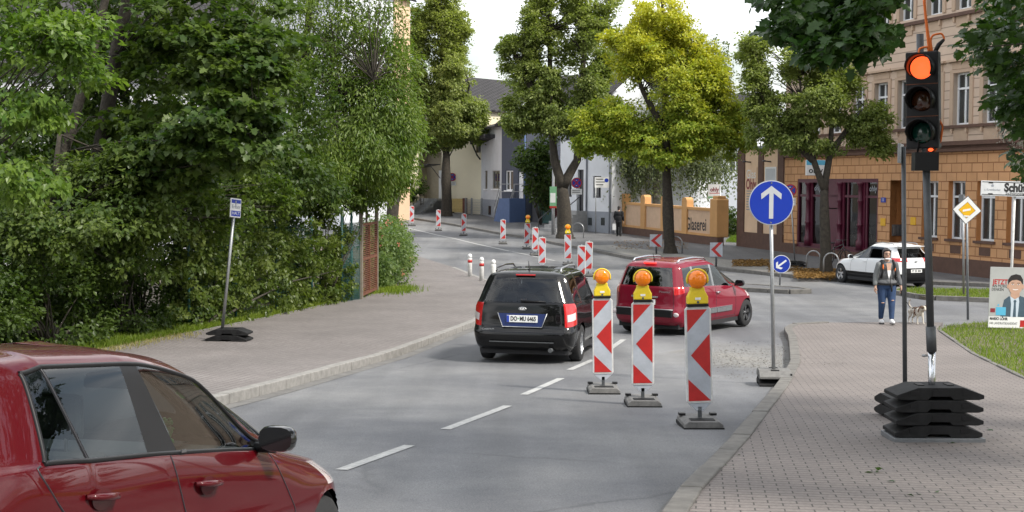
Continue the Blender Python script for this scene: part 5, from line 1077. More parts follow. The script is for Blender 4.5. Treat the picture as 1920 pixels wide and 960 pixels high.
cable('cable', [L3(1746, 98), L3(1740, 60), L3(1735, 20), L3(1733, -20)], .010, ts); cable('cable', [L3(1742, 98), L3(1737, 50), L3(1732, 0)], .010, ts)
b = MB(); b.tube([tuple(L3(1752, 100)), tuple(L3(1760, 84)), tuple(L3(1770, 74))], [.02, .022, .014], 8); b.build('antenna', 'black_plastic', ts)
# ---- signpost seen edge on, its own plates behind the stack
q = G(1697, 786, .12); ep = thing('sign_post', 'grey signpost with its plate seen edge on, behind the traffic signal base', 'sign', tuple(q))
o = lambda px, py: tuple(np.array(at(px, py, q[1])) - q)
b = MB(); b.tube([(0, 0, .05), o(1694, 275)], .024, 10); b.build('post', 'steel_dark', ep)
b = MB(); b.box(-.015, .012, -.22, .28, -.10, .10); pl_ = b.build('sign_plate', 'steel', ep, .003, o(1688.5, 288)); pl_.rotation_euler = (0, 0, math.radians(-20))
for k in range(2): foot_plate((q[0] + .02, q[1] + .1, q[2] + .118 * k), math.radians(92), ('lower rubber plate behind the traffic signal stack', 'upper rubber plate behind the traffic signal stack')[k], 'rubber plates behind the traffic signal')
# ---- round signs
def arrow(mb, y, ang, L_=.40, w=.062, hw=.125, hl=.17, c=(0, 0)):
    P = [(-w / 2, -L_ / 2), (w / 2, -L_ / 2), (w / 2, L_ / 2 - w * 1.5), (hw, L_ / 2 - hl - .02), (hw + .005, L_ / 2 - hl + w), (0, L_ / 2 + .012), (-hw - .005, L_ / 2 - hl + w), (-hw, L_ / 2 - hl - .02), (-w / 2, L_ / 2 - w * 1.5)]
    ca, sa = math.cos(ang), math.sin(ang); mb.prism([(x * ca - z * sa + c[0], x * sa + z * ca + c[1]) for x, z in P], y - .002, y)
def round_sign(name, label, foot, centre_px, R_, kind, rz=0., post='steel', base=0, group=None, pr=.03):
    root = thing(name, label, 'road sign', tuple(foot), 0, group); c = np.array(at(*centre_px, foot[1])) - foot
    b = MB(); b.tube([(0, 0, -.02), tuple(c + np.array([0, .05, R_ * .8]))], pr, 10); b.build('post', post, root)
    b = MB(); disc(b, R_, .0, th=.025); s_ = b.build('disc', 'steel_dull', root, 0, tuple(c)); s_.rotation_euler = (0, 0, rz)
    def lay(fn, m_, nm_): bb = MB(); fn(bb); return bb.build(nm_, m_, s_)
    if kind == 'arrow_up':
        lay(lambda b: disc(b, R_ * .995, -.0255), 'sign_grey', 'rim'); lay(lambda b: disc(b, R_ * .955, -.029), 'foil_blue', 'blue_field'); lay(lambda b: arrow(b, -.0325, 0, R_ * 1.42, R_ * .19, R_ * .44, R_ * .5), 'sign_grey', 'arrow')
        lay(lambda b: (disc(b, .012, -.033, (0, R_ * .88), 10), disc(b, .012, -.033, (0, -R_ * .88), 10)), 'chrome', 'rivet')
    elif kind == 'arrow_dl':
        lay(lambda b: disc(b, R_ * .995, -.0255), 'sign_white', 'rim'); lay(lambda b: disc(b, R_ * .93, -.029), 'foil_blue', 'blue_field'); lay(lambda b: arrow(b, -.0325, math.radians(128), R_ * 1.35, R_ * .2, R_ * .44, R_ * .5), 'sign_white', 'arrow')
    else:
        lay(lambda b: disc(b, R_ * .99, -.0255), 'foil_red', 'red_rim'); lay(lambda b: disc(b, R_ * .80, -.029), 'foil_blue', 'blue_field')
        w = R_ * .1
        def cross(b, two=True):
            for a in ((math.radians(45), math.radians(-45)) if two else (math.radians(-45),)):
                ca, sa = math.cos(a), math.sin(a); b.prism([(x * ca - z * sa, x * sa + z * ca) for x, z in ((-R_ * .82, -w), (R_ * .82, -w), (R_ * .82, w), (-R_ * .82, w))], -.034, -.032 + .0003 * a)
        lay(cross, 'foil_red', 'cross'); lay(lambda b: (b.prism([(-.05, R_ * .46), (.03, R_ * .46), (.03, R_ * .56), (-.05, R_ * .56)], -.036, -.035), b.prism([(-.05, -R_ * .56), (.03, -R_ * .56), (.03, -R_ * .46), (-.05, -R_ * .46)], -.036, -.035)), 'sign_white', 'arrow_mark')
    return root, c
bs = G(1451, 722)
round_sign('arrow_sign', 'large round blue sign with a grey arrow pointing straight up', bs, (1445.5, 380), .325, 'arrow_up', math.radians(-2), pr=.028)
for k in range(2): foot_plate((bs[0], bs[1], bs[2] + .118 * k), math.radians(84), ('lower grey base plate of the blue straight ahead sign', 'upper grey base plate of the blue straight ahead sign')[k], 'base plates of the blue straight ahead sign', 'rubber' if k == 0 else 'recycled', .62, .46)
bi = G(1462, 534, .12); round_sign('arrow_sign', 'small round blue sign with white arrow pointing down left on the traffic island', bi, (1465, 495), .30, 'arrow_dl', math.radians(-12))
n1 = G(841, 399, .12); r_, c_ = round_sign('no_stopping_sign', 'far round no stopping sign beside the dense lime trunk', n1, (848, 332), .30, 'stop', math.radians(12), group='no stopping signs')
def plate(root, c, w, h, dz, lines=2):
    b = MB(); b.box(-w / 2, w / 2, -.03, -.005, -h / 2, h / 2); p = b.build('supplementary_plate', 'sign_white', root, 0, tuple(c + np.array([0, 0, dz])))
    for k in range(lines): bb = MB(); bb.box(-w * .38, w * .34, -.033, -.03, h * (.12 - .3 * k), h * (.22 - .3 * k)); bb.build('print', 'sign_black', p)
plate(r_, c_, .55, .28, -.48)
n2 = G(1083, 432, .12); r_, c_ = round_sign('no_stopping_sign', 'round no stopping sign right of the forked lime tree', n2, (1081, 343), .32, 'stop', math.radians(8), group='no stopping signs'); plate(r_, c_, .66, .34, -.53)
n3 = G(1491, 500, .12); r_, c_ = round_sign('no_stopping_sign', 'leaning no stopping sign partly hidden by the large blue arrow sign', n3, (1482, 357), .25, 'stop', math.radians(-20), group='no stopping signs'); plate(r_, c_, .42, .30, -.45)
foot_plate(tuple(n3), math.radians(-30), 'black base plate of the leaning no stopping sign, among fallen leaves', None); foot_plate((n3[0], n3[1], n3[2] + .118), math.radians(-27), 'upper black plate on the foot of the leaning no stopping sign', None)
foot_plate((n1[0], n1[1], n1[2]), .2, 'dark base plate of the far no stopping sign', None); foot_plate((n2[0], n2[1], n2[2]), .1, 'grey base plate of the no stopping sign by the forked lime', None, 'recycled'); foot_plate((n2[0], n2[1], n2[2] + .118), .14, 'upper grey plate on the foot of the sign by the forked lime', None, 'recycled')
q = G(833, 404, .12); Yp = q[1] - .6; c_ = np.array(at(833, 350, Yp)); pk = thing('parking_sign', 'small blue parking sign fixed to the trunk of the dense lime', 'road sign', tuple(c_), .2)
b = MB(); b.box(-.13, .13, -.01, .01, -.24, .24); p_ = b.build('plate', 'foil_blue', pk); text('P', .3, 'lettering', 'letter_white', pk, (0, -.013, .06))
# ---- chevron boards
for (px, py, cx, cy, w_, h_, lb) in ((1231, 476, 1230, 451, .56, .56, 'small red and white chevron board left of the yellow lime trunk'), (1343, 500, 1343, 468, .50, .56, 'small red and white chevron board above the red car roof')):
    f = G(px, py, .12); root = thing('chevron_board', lb, 'road sign', tuple(f), 0, 'chevron boards on the far kerb'); c = np.array(at(cx, cy, f[1])) - f
    b = MB(); b.tube([(0, .03, -.1), (c[0], .03, c[2])], .04, 8); b.build('post', 'steel_dark', root)
    b = MB(); b.box(-w_ / 2, w_ / 2, -.015, .015, -h_ / 2, h_ / 2); p = b.build('board', 'foil_white', root, .004, tuple(c))
    b = MB(); a = w_ * .46; h2 = h_ * .5
    b.prism([(-a * .9, 0), (a * .35, -h2), (a * 1.0, -h2), (-a * .18, 0), (a * 1.0, h2), (a * .35, h2)], -.018, -.0155); b.build('chevron', 'foil_red', p)
# ---- steel hoops
for (pa, pb, py, top, lb) in ((1252, 1279, 474, 443, 'steel hoop round the foot of the yellow lime trunk'), (1512, 1538, 505, 470, 'steel bicycle hoop left of the young lime trunk'), (1544, 1572, 513, 474, 'steel bicycle hoop in front of the young lime trunk and bicycle'), (1073, 1094, 446, 418, 'steel hoop beside the forked lime trunk')):
    A = G(pa, py, .12); B = np.array(at(pb, py + 1, A[1] - .25)); B[2] = A[2]; zt = at(pa, top, A[1])[2] - A[2]; d = B - A; P = [A * 0 + np.array([0, 0, -.1]), np.array([0, 0, zt * .55])] + [np.array([0, 0, zt * .6]) + d * (.5 - .5 * math.cos(t)) + np.array([0, 0, zt * .4 * math.sin(t)]) for t in np.linspace(.15, math.pi - .15, 9)] + [d + np.array([0, 0, zt * .55]), d + np.array([0, 0, -.1])]
    b = MB(); b.tube([tuple(p) for p in P], .03, 8); h_ = b.build('steel_hoop', 'steel', None, 0, tuple(A)); tag(h_, lb, 'bike stand', 'steel hoops on the far pavement')
# ---- bollards
for (px, py, band, lb) in ((881, 524, 1, 'leftmost white bollard with a red band on the paved forecourt'), (903, 532, 1, 'middle white bollard with a red band on the paved forecourt'), (925, 541, 0, 'plain white bollard with a ball top nearest the black car')):
    f = G(px, py, .02); root = thing('bollard', lb, 'bollard', tuple(f), 0, 'white bollards on the forecourt')
    b = MB(); b.lathe([(.078, -.1), (.078, .74), (.07, .76)] if band else [(.088, -.1), (.088, .76), (.07, .785), (.05, .80)], 18); b.build('post', 'frame_white', root)
    if band:
        b = MB(); b.lathe([(.081, .60), (.081, .70)], 18); b.build('red_band', 'foil_red', root)
    b = MB(); b.ball((0, 0, .83 if band else .86), (.078, .078, .085)); b.build('cap', 'sign_white', root)
# ---- diamond sign, grey post, banner and poster on the right lawn
f = G(1815, 592, .12); root = thing('priority_sign', 'yellow and white diamond priority sign on a grey post in the lawn', 'road sign', tuple(f)); c = np.array(at(1813, 394, f[1])) - f
b = MB(); b.tube([(0, 0, -.1), (c[0], .03, c[2] + .2)], .03, 10); b.build('post', 'steel_dull', root)
def dia(r): return [(-r, 0), (0, -r), (r, 0), (0, r)]
b = MB(); b.prism(dia(.355), 0, .02); p = b.build('plate', 'steel_dull', root, 0, tuple(c)); p.rotation_euler = (0, math.radians(3), math.radians(-6))
for r, y, m_, n_ in ((.35, -.001, 'sign_black', 'black_edge'), (.335, -.0035, 'sign_white', 'white_border'), (.205, -.006, 'sign_black', 'black_line'), (.195, -.0085, 'sign_yellow', 'yellow_field')):
    b = MB(); b.prism(dia(r), y - .002, y); b.build(n_, m_, p)
b = MB(); b.prism([(-.10, -.045), (.085, -.0), (.085, .05), (-.10, .005)], -.013, -.011); b.prism([(-.05, -.165), (.05, -.165), (.07, -.13), (-.07, -.13)], -.0135, -.0115); b.build('white_tape', 'sign_white', p)
f = G(1807, 553, .12); root = thing('steel_post', 'bare grey steel post on the far lawn behind the diamond sign', 'post', tuple(f)); t_ = np.array(at(1806, 372, f[1])) - f
b = MB(); b.tube([(0, 0, -.1), tuple(t_)], .035, 8); b.build('post', 'steel', root); b = MB(); b.box(-.02, .02, -.2, .2, -.12, .12); b.build('plate', 'steel_dull', root, 0, tuple(t_ + np.array([-.05, 0, .0])))
f = G(1894, 616, .12); root = thing('banner_sign', 'white club banner with black lettering on a white post at right edge', 'sign', tuple(f)); o_ = lambda px, py, dy=0: np.array(at(px, py, f[1] + dy)) - f
b = MB(); b.tube([tuple(o_(1892, 618)), tuple(o_(1903, 352))], .032, 8); b.build('post', 'frame_white', root)
c = o_(1922, 355, -.06); W2 = .97; H2 = .165
b = MB(); b.box(-W2, W2, -.012, .012, -H2, H2); p = b.build('banner', 'banner', root, .003, tuple(c)); p.rotation_euler = (0, math.radians(1.5), 0)
b = MB()
for s_ in (-1, 1): b.box(-W2 + .02, W2 - .02, -.0145, -.0125, s_ * (H2 - .028) - .008, s_ * (H2 - .028) + .008)
for x in (-W2 + .16, -.05, W2 - .2):
    for s_ in (-1, 1): b.box(x, x + .1, -.016, -.0128, s_ * (H2 - .045) - .012, s_ * (H2 - .045) + .012)
b.build('border', 'sign_black', p)
t_ = text('Schützenverein', .25, 'lettering', 'sign_black', p, (.20, -.014, .02), w=1.32, bold=.012); text('Schützenverein 1833 e.V.', .09, 'lettering', 'sign_black', p, (.15, -.014, -.10), w=1.15)
text('z. Krombacher', .07, 'lettering', 'plinth_grey', p, (-.72, -.014, -.03), w=.36); b = MB(); disc(b, .03, -.0125, (-.72, .06), 8); b.build('emblem', 'plinth_grey', p)
ep_ = thing('election_poster', 'election poster with a smiling man in a blue suit leaning on the white post', 'poster', tuple(f + np.array([-.03, -.10, 0])), math.radians(2), None, (0, math.radians(1.3)))
pw, ph = .43, 1.36; xo = -.08
b = MB(); b.box(xo - pw, xo + pw, -.012, .012, .02, ph); bd = b.build('board', 'poster_bg', ep_, .002)
def flat(P, y, m_, n_): bb = MB(); bb.prism([(x + xo, z) for x, z in P], y - .0012, y); return bb.build(n_, m_, bd)
def oval(cx, cz, rx, rz, n=28, a0=0, a1=2 * math.pi): return [(cx + rx * math.cos(a0 + (a1 - a0) * k / n), cz + rz * math.sin(a0 + (a1 - a0) * k / n)) for k in range(n)]
flat([(-pw + .005, .03), (pw - .005, .03), (pw - .005, .27), (-pw + .005, .27)], -.0125, 'sign_white', 'white_band')
flat([(-.17, .27), (.42, .27), (.42, .62), (.36, .70), (.25, .74), (.0, .72), (-.10, .64)], -.0125, 'suit', 'suit')
flat([(.06, .27), (.22, .27), (.24, .60), (.22, .74), (.03, .74), (.06, .55)], -.014, 'shirt', 'shirt')
flat([(.11, .27), (.18, .27), (.165, .58), (.18, .62), (.145, .655), (.11, .62), (.125, .58)], -.0155, 'suit', 'tie')
flat([(.04, .72), (.14, .66), (.24, .72), (.24, .80), (.04, .80)], -.016, 'skin', 'neck')
flat(oval(.14, .96, .155, .20), -.0175, 'skin', 'face'); flat(oval(-.025, .94, .025, .05), -.0165, 'skin', 'ear'); flat(oval(.305, .94, .025, .05), -.0165, 'skin', 'ear')
flat([(-.02, .98), (.0, 1.03), (.06, 1.075), (.16, 1.09), (.25, 1.06), (.285, 1.0), (.305, 1.0), (.30, 1.10), (.24, 1.19), (.14, 1.215), (.03, 1.18), (-.03, 1.09)], -.019, 'hair', 'hair')
for sx in (-1, 1): flat(oval(.14 + sx * .065, .985, .025, .011), -.019, 'sign_white', 'eye'); flat(oval(.14 + sx * .065, .985, .011, .010), -.0205, 'hair', 'pupil'); flat([(.14 + sx * .065 - .035, 1.012), (.14 + sx * .065 + .035, 1.014), (.14 + sx * .065 + .03, 1.024), (.14 + sx * .065 - .03, 1.023)], -.0205, 'hair', 'brow')
flat([(.07, .885), (.10, .865), (.14, .858), (.18, .865), (.21, .885), (.14, .878)], -.019, 'sign_white', 'smile'); flat([(.125, .915), (.155, .915), (.148, .97), (.134, .97)], -.0185, 'beige_panel', 'nose')
flat([(-.395, .36), (-.29, .36), (-.29, .45), (-.395, .45)], -.0127, 'letter_wine', 'wine_square'); flat([(-.27, .30), (-.05, .30), (-.05, .48), (-.27, .48)], -.0145, 'poster_blue', 'blue_square'); flat(oval(-.22, .525, .02, .02), -.0145, 'poster_blue', 'dot'); flat([(.28, .05), (.41, .05), (.41, .20), (.28, .20)], -.0145, 'foil_red', 'red_square')
text('JETZT', .15, 'lettering', 'foil_red', bd, (xo - .20, -.0135, 1.03), w=.34, bold=.004); text('AN MORGEN', .09, 'lettering', 'letter_dark', bd, (xo - .16, -.0135, .94), w=.42); text('DENKEN', .09, 'lettering', 'letter_dark', bd, (xo - .25, -.0135, .865), w=.26)
text('MARIO LÖHR', .085, 'lettering', 'letter_dark', bd, (xo - .20, -.0145, .22), w=.40, bold=.004); text('IHR LANDRATSKANDIDAT', .075, 'lettering', 'letter_dark', bd, (xo - .09, -.0145, .12), w=.62)
# ---- leaning temporary stop sign on the left pavement
f = G(427, 640, .12); f = f + np.array([0, .15, 0]); root = thing('stop_sign', 'leaning temporary blue and white stop sign on the left pavement', 'bus stop sign', tuple(f)); o_ = lambda px, py: np.array(at(px, py, f[1])) - f
b = MB(); b.tube([tuple(o_(416, 626)), tuple(o_(441, 376))], .03, 10); b.build('post', 'steel', root)
c = o_(441.5, 390); b = MB(); b.box(-.17, .17, -.012, .012, -.185, .185); p = b.build('plate', 'sign_white', root, .012, tuple(c)); p.rotation_euler = (0, math.radians(5), math.radians(66))
b = MB(); b.box(-.145, .145, -.0145, -.0125, -.16, -.055); b.box(-.145, .145, -.0145, -.0125, .09, .16); b.build('blue_field', 'foil_blue', p); text('Ersatz', .10, 'lettering', 'plinth_grey', p, (0, -.014, .02), w=.26); text('HALT', .085, 'lettering', 'letter_white', p, (0, -.0155, -.105), w=.24)
foot_plate(tuple(f), math.radians(-8), 'lower rubber plate under the leaning stop sign, on the pavement edge', 'rubber plates of the leaning stop sign', D=.42); foot_plate((f[0], f[1] + .02, f[2] + .118), math.radians(-3), 'upper rubber plate under the leaning stop sign', 'rubber plates of the leaning stop sign', D=.42)
# ---- lamp post with a campaign poster, direction sign, ohly post sign
f = G(1037, 440, .12); root = thing('lamp_post', 'grey street lamp post between the fence and the forked lime', 'street lamp', tuple(f)); o_ = lambda px, py: np.array(at(px, py, f[1])) - f
b = MB(); zt = 8.2; b.tube([(0, 0, -.1), (0, 0, 1.3), (0, 0, zt)], [.10, .085, .055], 12); b.tube([(0, 0, zt), (-.2, -.3, zt + .25), (-.8, -1.2, zt + .35)], .04, 8); b.build('post', 'steel', root); b = MB(); b.box(-.95, -.65, -1.8, -1.0, zt + .3, zt + .42); b.build('lamp_head', 'steel_dull', root, .03)
c = o_(1037, 370); q_ = thing('campaign_poster', 'narrow green and white campaign poster tied to the grey lamp post', 'poster', tuple(f + c + np.array([0, -.12, 0])), math.radians(-14))
b = MB(); b.box(-.2, .2, -.01, .01, -.62, .62); p = b.build('board', 'sign_green', q_); b = MB(); b.box(-.2, .2, -.013, -.0105, -.62, -.5); b.build('red_band', 'foil_red', p); b = MB(); b.box(-.16, .14, -.013, -.0105, -.3, .25); b.build('white_panel', 'sign_white', p)
f = G(1117, 438, .12); root = thing('direction_sign', 'white information sign with blue emblem on a thin post by the white house', 'sign', tuple(f)); o_ = lambda px, py: np.array(at(px, py, f[1])) - f
b = MB(); b.tube([(0, .03, -.1), tuple(o_(1117, 334))], .03, 8); b.build('post', 'steel', root); b = MB(); c = o_(1128.5, 342); b.box(-.42, .42, -.02, 0, -.31, .31); p = b.build('plate', 'sign_white', root, 0, tuple(c))
b = MB(); disc(b, .12, -.021, (.27, .12), 10); b.build('emblem', 'foil_blue', p)
for k in range(3): b = MB(); b.box(-.34, .08 + .1 * (k % 2), -.023, -.0205, .16 - .16 * k, .21 - .16 * k); b.build('print', 'sign_black', p)
f = G(1350, 457, .12); root = thing('shop_sign', 'white sign reading ohly on a grey post at the end of the garden wall', 'sign', tuple(f)); o_ = lambda px, py: np.array(at(px, py, f[1])) - f
b = MB(); b.tube([(0, .05, -.1), tuple(o_(1350, 348))], .05, 8); b.build('post', 'steel', root); c = o_(1339.5, 358.5); b = MB(); b.box(-.33, .33, -.03, .0, -.36, .36); p = b.build('plate', 'sign_white', root, 0, tuple(c)); text('ohly', .30, 'lettering', 'letter_wine', p, (0, -.033, .08), w=.46, bold=.01)
b = MB(); b.box(-.26, .26, -.0325, -.0305, -.12, -.085); b.build('red_line', 'foil_red', p); b = MB(); b.box(-.33, .33, -.032, -.0305, -.36, -.27); b.build('green_band', 'sign_green', p)
# ---- bicycles by the shop
def bicycle(label, loc, rz, m_='black_gloss'):
    root = thing('bicycle', label, 'bicycle', loc, rz, None)
    for x in (-.53, .53):
        w_ = MB(); w_.tube([(x + .33 * math.cos(a), 0, .34 + .33 * math.sin(a)) for a in np.linspace(0, 2 * math.pi, 25)], .022, 6, cap=False); wo = w_.build('wheel', 'tyre', root)
        s_ = MB()
        for k in range(10): a = 2 * math.pi * k / 10; s_.tube([(x, 0, .34), (x + .32 * math.cos(a), 0, .34 + .32 * math.sin(a))], .003, 3)
        s_.build('spokes', 'steel', wo)
    b = MB(); 
    for A, B in (((-.53, 0, .34), (-.08, 0, .30)), ((-.53, 0, .34), (-.2, 0, .72)), ((-.08, 0, .30), (-.24, 0, .86)), ((-.08, 0, .30), (.36, 0, .78)), ((-.2, 0, .72), (.35, 0, .88)), ((.53, 0, .34), (.34, 0, .95))): b.tube([A, B], .02, 6)
    b.build('frame', m_, root)
    b = MB(); b.tube([(.34, 0, .95), (.33, 0, 1.05)], .018, 6); b.tube([(.24, -.3, 1.08), (.33, -.15, 1.06), (.33, .15, 1.06), (.24, .3, 1.08)], .014, 6); b.build('handlebar', 'steel_dark', root)
    b = MB(); b.ball((-.27, 0, .92), (.14, .08, .035)); b.build('saddle', 'black_plastic', root); b = MB(); b.tube([(-.5, .07, .74), (-.75, .07, .74), (-.75, -.07, .74), (-.5, -.07, .74)], .01, 5); b.build('carrier', 'steel_dark', root); return root
q = G(1570, 500, .12); bicycle('dark bicycle parked behind the steel hoop in front of the shop', tuple(q + np.array([.1, .5, 0])), math.radians(-62))
sp = FB.A + FB.x * 6.0 + FB.y * .6; bicycle('bicycle displayed inside the plum shop window', (sp[0], sp[1], FB.z0 + .5), FB.rz + .2, 'steel')
# ------------------------------------------------------------------ cars: one smooth shell lofted over rings (sill to roof) and columns (rear to front), cut into its panels
def arr(v, n=8): return np.full(n, v, float) if not hasattr(v, '__len__') else np.interp(np.linspace(0, 1, n), np.linspace(0, 1, len(v)), v) if len(v) != n else np.array(v, float)
def ring_pts(xr, zr, wr, rc, X, Z, W, xf, zf, wf, fc=(.22, .05)):
    X, Z, W = arr(X), arr(Z), arr(W)
    P = [(xr, 0, zr), (xr + .008, .45 * wr, zr), (xr + .04, .83 * wr, zr), (xr + rc, .975 * wr, zr * .6 + Z[0] * .4)]
    P += [(X[k], W[k], Z[k]) for k in range(8)]
    P += [(xf - fc[0], .80 * wf, zf * .75 + Z[7] * .25), (xf - fc[1], .42 * wf, zf), (xf, 0, zf)]
    return P
def build_shell(net, step):
    N = np.array(net, float)                     # rings x 15 columns x 3, right half (y measured outward)
    R_, K = N.shape[:2]; right = N.copy(); right[:, :, 1] *= -1; left = N[:, 1:-1][:, ::-1].copy(); full = np.concatenate([right, left], 1); KK = full.shape[1]
    pad = np.concatenate([full[:, -3:], full, full[:, :4]], 1); cnt = []
    for c in range(KK): cnt.append(max(1, int(math.ceil(np.linalg.norm(full[:, (c + 1) % KK] - full[:, c], axis=1).max() / step))))
    for c in range(KK - 1):                       # same count on both sides
        m_ = KK - 1 - c; cnt[c] = cnt[m_] = max(cnt[c], cnt[m_])
    us, ucell = [], []
    for c in range(KK):
        for i in range(cnt[c]): us.append(c + i / cnt[c]); ucell.append(c)
    D = pchip(np.arange(pad.shape[1]) - 3, pad.transpose(1, 0, 2), us)      # U x rings x 3
    vs, vcell = [], []
    for r in range(R_ - 1):
        k = max(1, int(math.ceil(np.linalg.norm(full[r + 1] - full[r], axis=1).max() / step))); k = min(k, 26)
        for i in range(k): vs.append(r + i / k); vcell.append(r)
    vs.append(R_ - 1)
    S = pchip(np.arange(R_), D.transpose(1, 0, 2), vs)                       # V x U x 3
    return S, np.array(ucell), np.array(vcell), us, vs, KK
def make_car(name, label, cat_, net, spec, loc, rz, pitch=0., group=None, scale=(1, 1, 1), step=.05):
    root = thing(name, label, cat_, loc, 0, group); root.rotation_euler = (0, pitch, rz); root.scale = scale
    S, uc, vc, us, vs, KK = build_shell(net, step); V, U = S.shape[:2]; P = S.reshape(-1, 3).copy(); half = KK // 2
    # wheel openings
    Ra = spec['arch']; dead = np.zeros(len(P), bool)
    for xa in spec['axles']:
        d = np.hypot(P[:, 0] - xa, P[:, 2] - spec['wr']); flank = (np.abs(P[:, 1]) > .55) & (P[:, 2] < spec['wr'] + Ra + .05) & (np.abs(P[:, 0] - xa) < Ra + .1); ins = flank & (d < Ra)
        dead |= ins
    faces = {}
    alive_pts = set()
    for v in range(V - 1):
        for u in range(U):
            u2 = (u + 1) % U; q = (v * U + u, v * U + u2, (v + 1) * U + u2, (v + 1) * U + u)
            if all(dead[i] for i in q): continue
            c = uc[u]; side = 0 if c < half else 1; k = c if side == 0 else KK - 1 - c
            part = spec['part'](k, vc[v], side); faces.setdefault(part, []).append(q); alive_pts.update(q)
    for xa in spec['axles']:
        for i in alive_pts:
            if dead[i] and abs(P[i, 0] - xa) < Ra + .12:
                dx, dz = P[i, 0] - xa, P[i, 2] - spec['wr']; d = math.hypot(dx, dz)
                if d < Ra and d > 1e-6: P[i, 0] = xa + dx / d * Ra; P[i, 2] = spec['wr'] + dz / d * Ra
    objs = {}
    for part, fs in faces.items():
        nm_, m_ = spec['mats'](part); idx = sorted({i for f in fs for i in f}); mp_ = {i: j for j, i in enumerate(idx)}
        me = bpy.data.meshes.new(nm_); me.from_pydata([tuple(P[i]) for i in idx], [], [tuple(mp_[i] for i in f) for f in fs]); me.materials.append(M[m_]); bm = bmesh.new(); bm.from_mesh(me); bmesh.ops.remove_doubles(bm, verts=bm.verts, dist=2e-4)
        for f in bm.faces: f.smooth = True
        bm.to_mesh(me); bm.free(); o = bpy.data.objects.new(nm_, me); COL.objects.link(o); o.parent = root; objs[part] = o
    # gap lines along chosen columns / rings
    def surf(u, v):
        ui = np.interp(u, list(us) + [KK], list(range(U)) + [U]); vi = np.interp(v, vs, range(V)); u0, v0 = int(ui), int(vi); fu, fv = ui - u0, vi - v0; g_ = lambda a, b: S[min(b, V - 1), a % U]
        return (g_(u0, v0) * (1 - fu) + g_(u0 + 1, v0) * fu) * (1 - fv) + (g_(u0, v0 + 1) * (1 - fu) + g_(u0 + 1, v0 + 1) * fu) * fv
    for pl in spec['gaps']:
        for side in (0, 1):
            gp = MB()
            pts = []
            for (c, r), (c2, r2) in zip(pl[:-1], pl[1:]):
                for t in np.linspace(0, 1, 12, endpoint=False): pts.append((c + (c2 - c) * t, r + (r2 - r) * t))
            pts.append(pl[-1]); Q = []
            for c, r in pts:
                cc = c if side == 0 else (KK - c) % KK
                q = surf(cc, r)
                if all(math.hypot(q[0] - xa, q[2] - spec['wr']) > Ra - .01 for xa in spec['axles']): Q.append(tuple(q))
            if len(Q) > 2: gp.tube(Q, spec.get('gapw', .0045), 5, cap=False)
            if gp.v: gp.build('panel_gap', 'door_dark', root)
    ub = MB(); x0, x1 = net[0][0][0] + .12, net[0][-1][0] - .15; xs = sorted(spec['axles']); hw = net[1][6][1] - .03
    ub.box(x0, xs[0] - Ra, -hw + .05, hw - .05, .17, .4); ub.box(xs[0] + Ra, xs[1] - Ra, -hw, hw, .17, .34); ub.box(xs[1] + Ra, x1, -hw + .06, hw - .06, .19, .36); ub.box(x0, x1, -.52, .52, .24, .5)
    for xa in spec['axles']:
        for sy in (-1, 1):
            n_ = 16; vs_ = []
            for k in range(n_ + 1):
                a = math.pi * k / n_ * 1.16 - .25
                for y in (sy * (hw + .0), sy * .5): vs_.append((xa + (Ra + .004) * math.cos(a), y, spec['wr'] + (Ra + .004) * math.sin(a)))
            ub.add(vs_, [(2 * k, 2 * k + 1, 2 * k + 3, 2 * k + 2) for k in range(n_)], 0, True)
    ub.build('underbody', 'dark_int', root)
    # wheels
    r, wd = spec['wr'], spec.get('ww', .20)
    for xa in spec['axles']:
        for sy in (-1, 1):
            c = (xa, sy * (spec['track'] - wd / 2), r); wl = MB()
            wl.lathe([(r * .62, -wd / 2), (r * .9, -wd / 2), (r * .97, -wd * .42), (r, -wd * .3), (r, wd * .3), (r * .97, wd * .42), (r * .9, wd / 2), (r * .62, wd / 2)], 36, 'y', c, cap=False); w_ = wl.build('wheel', 'tyre', root)
            rm = MB(); ro = r * .64; yo = sy * wd * .46; f = sy
            rm.lathe([(ro + .012, yo), (ro, yo - f * .02), (ro * .96, yo - f * .06), (ro * .94, yo - f * .12)], 36, 'y', c, cap=False)
            ns = spec.get('spokes', 5)
            for k in range(ns):
                for da in ((-.13, .13) if spec.get('twin', True) else (0,)):
                    a = 2 * math.pi * k / ns + .3 + da; ca, sa = math.cos(a), math.sin(a); wq = .018 if spec.get('twin', True) else .03
                    def pt(rr, s_, yy): return (c[0] + rr * ca - s_ * sa, c[1] + yy, c[2] + rr * sa + s_ * ca)
                    vv = [pt(.03, -wq, yo - f * .035), pt(.03, wq, yo - f * .035), pt(ro * .98, wq * 1.2, yo - f * .02), pt(ro * .98, -wq * 1.2, yo - f * .02), pt(.03, -wq, yo - f * .07), pt(.03, wq, yo - f * .07), pt(ro * .98, wq * 1.2, yo - f * .06), pt(ro * .98, -wq * 1.2, yo - f * .06)]
                    rm.add(vv, [(0, 1, 2, 3), (7, 6, 5, 4), (0, 4, 5, 1), (1, 5, 6, 2), (2, 6, 7, 3), (3, 7, 4, 0)])
            rm.lathe([(0, yo - f * .025), (.045, yo - f * .03), (.05, yo - f * .06)], 16, 'y', c); rm.build('rim', spec.get('rim', 'rim'), w_)
            bk = MB(); bk.lathe([(0, yo - f * .10), (ro * .96, yo - f * .10)], 24, 'y', c); bk.build('brake_disc', 'dark_int', w_)
    # cabin
    sx, sw = spec['seat_x'], spec['seat_w']
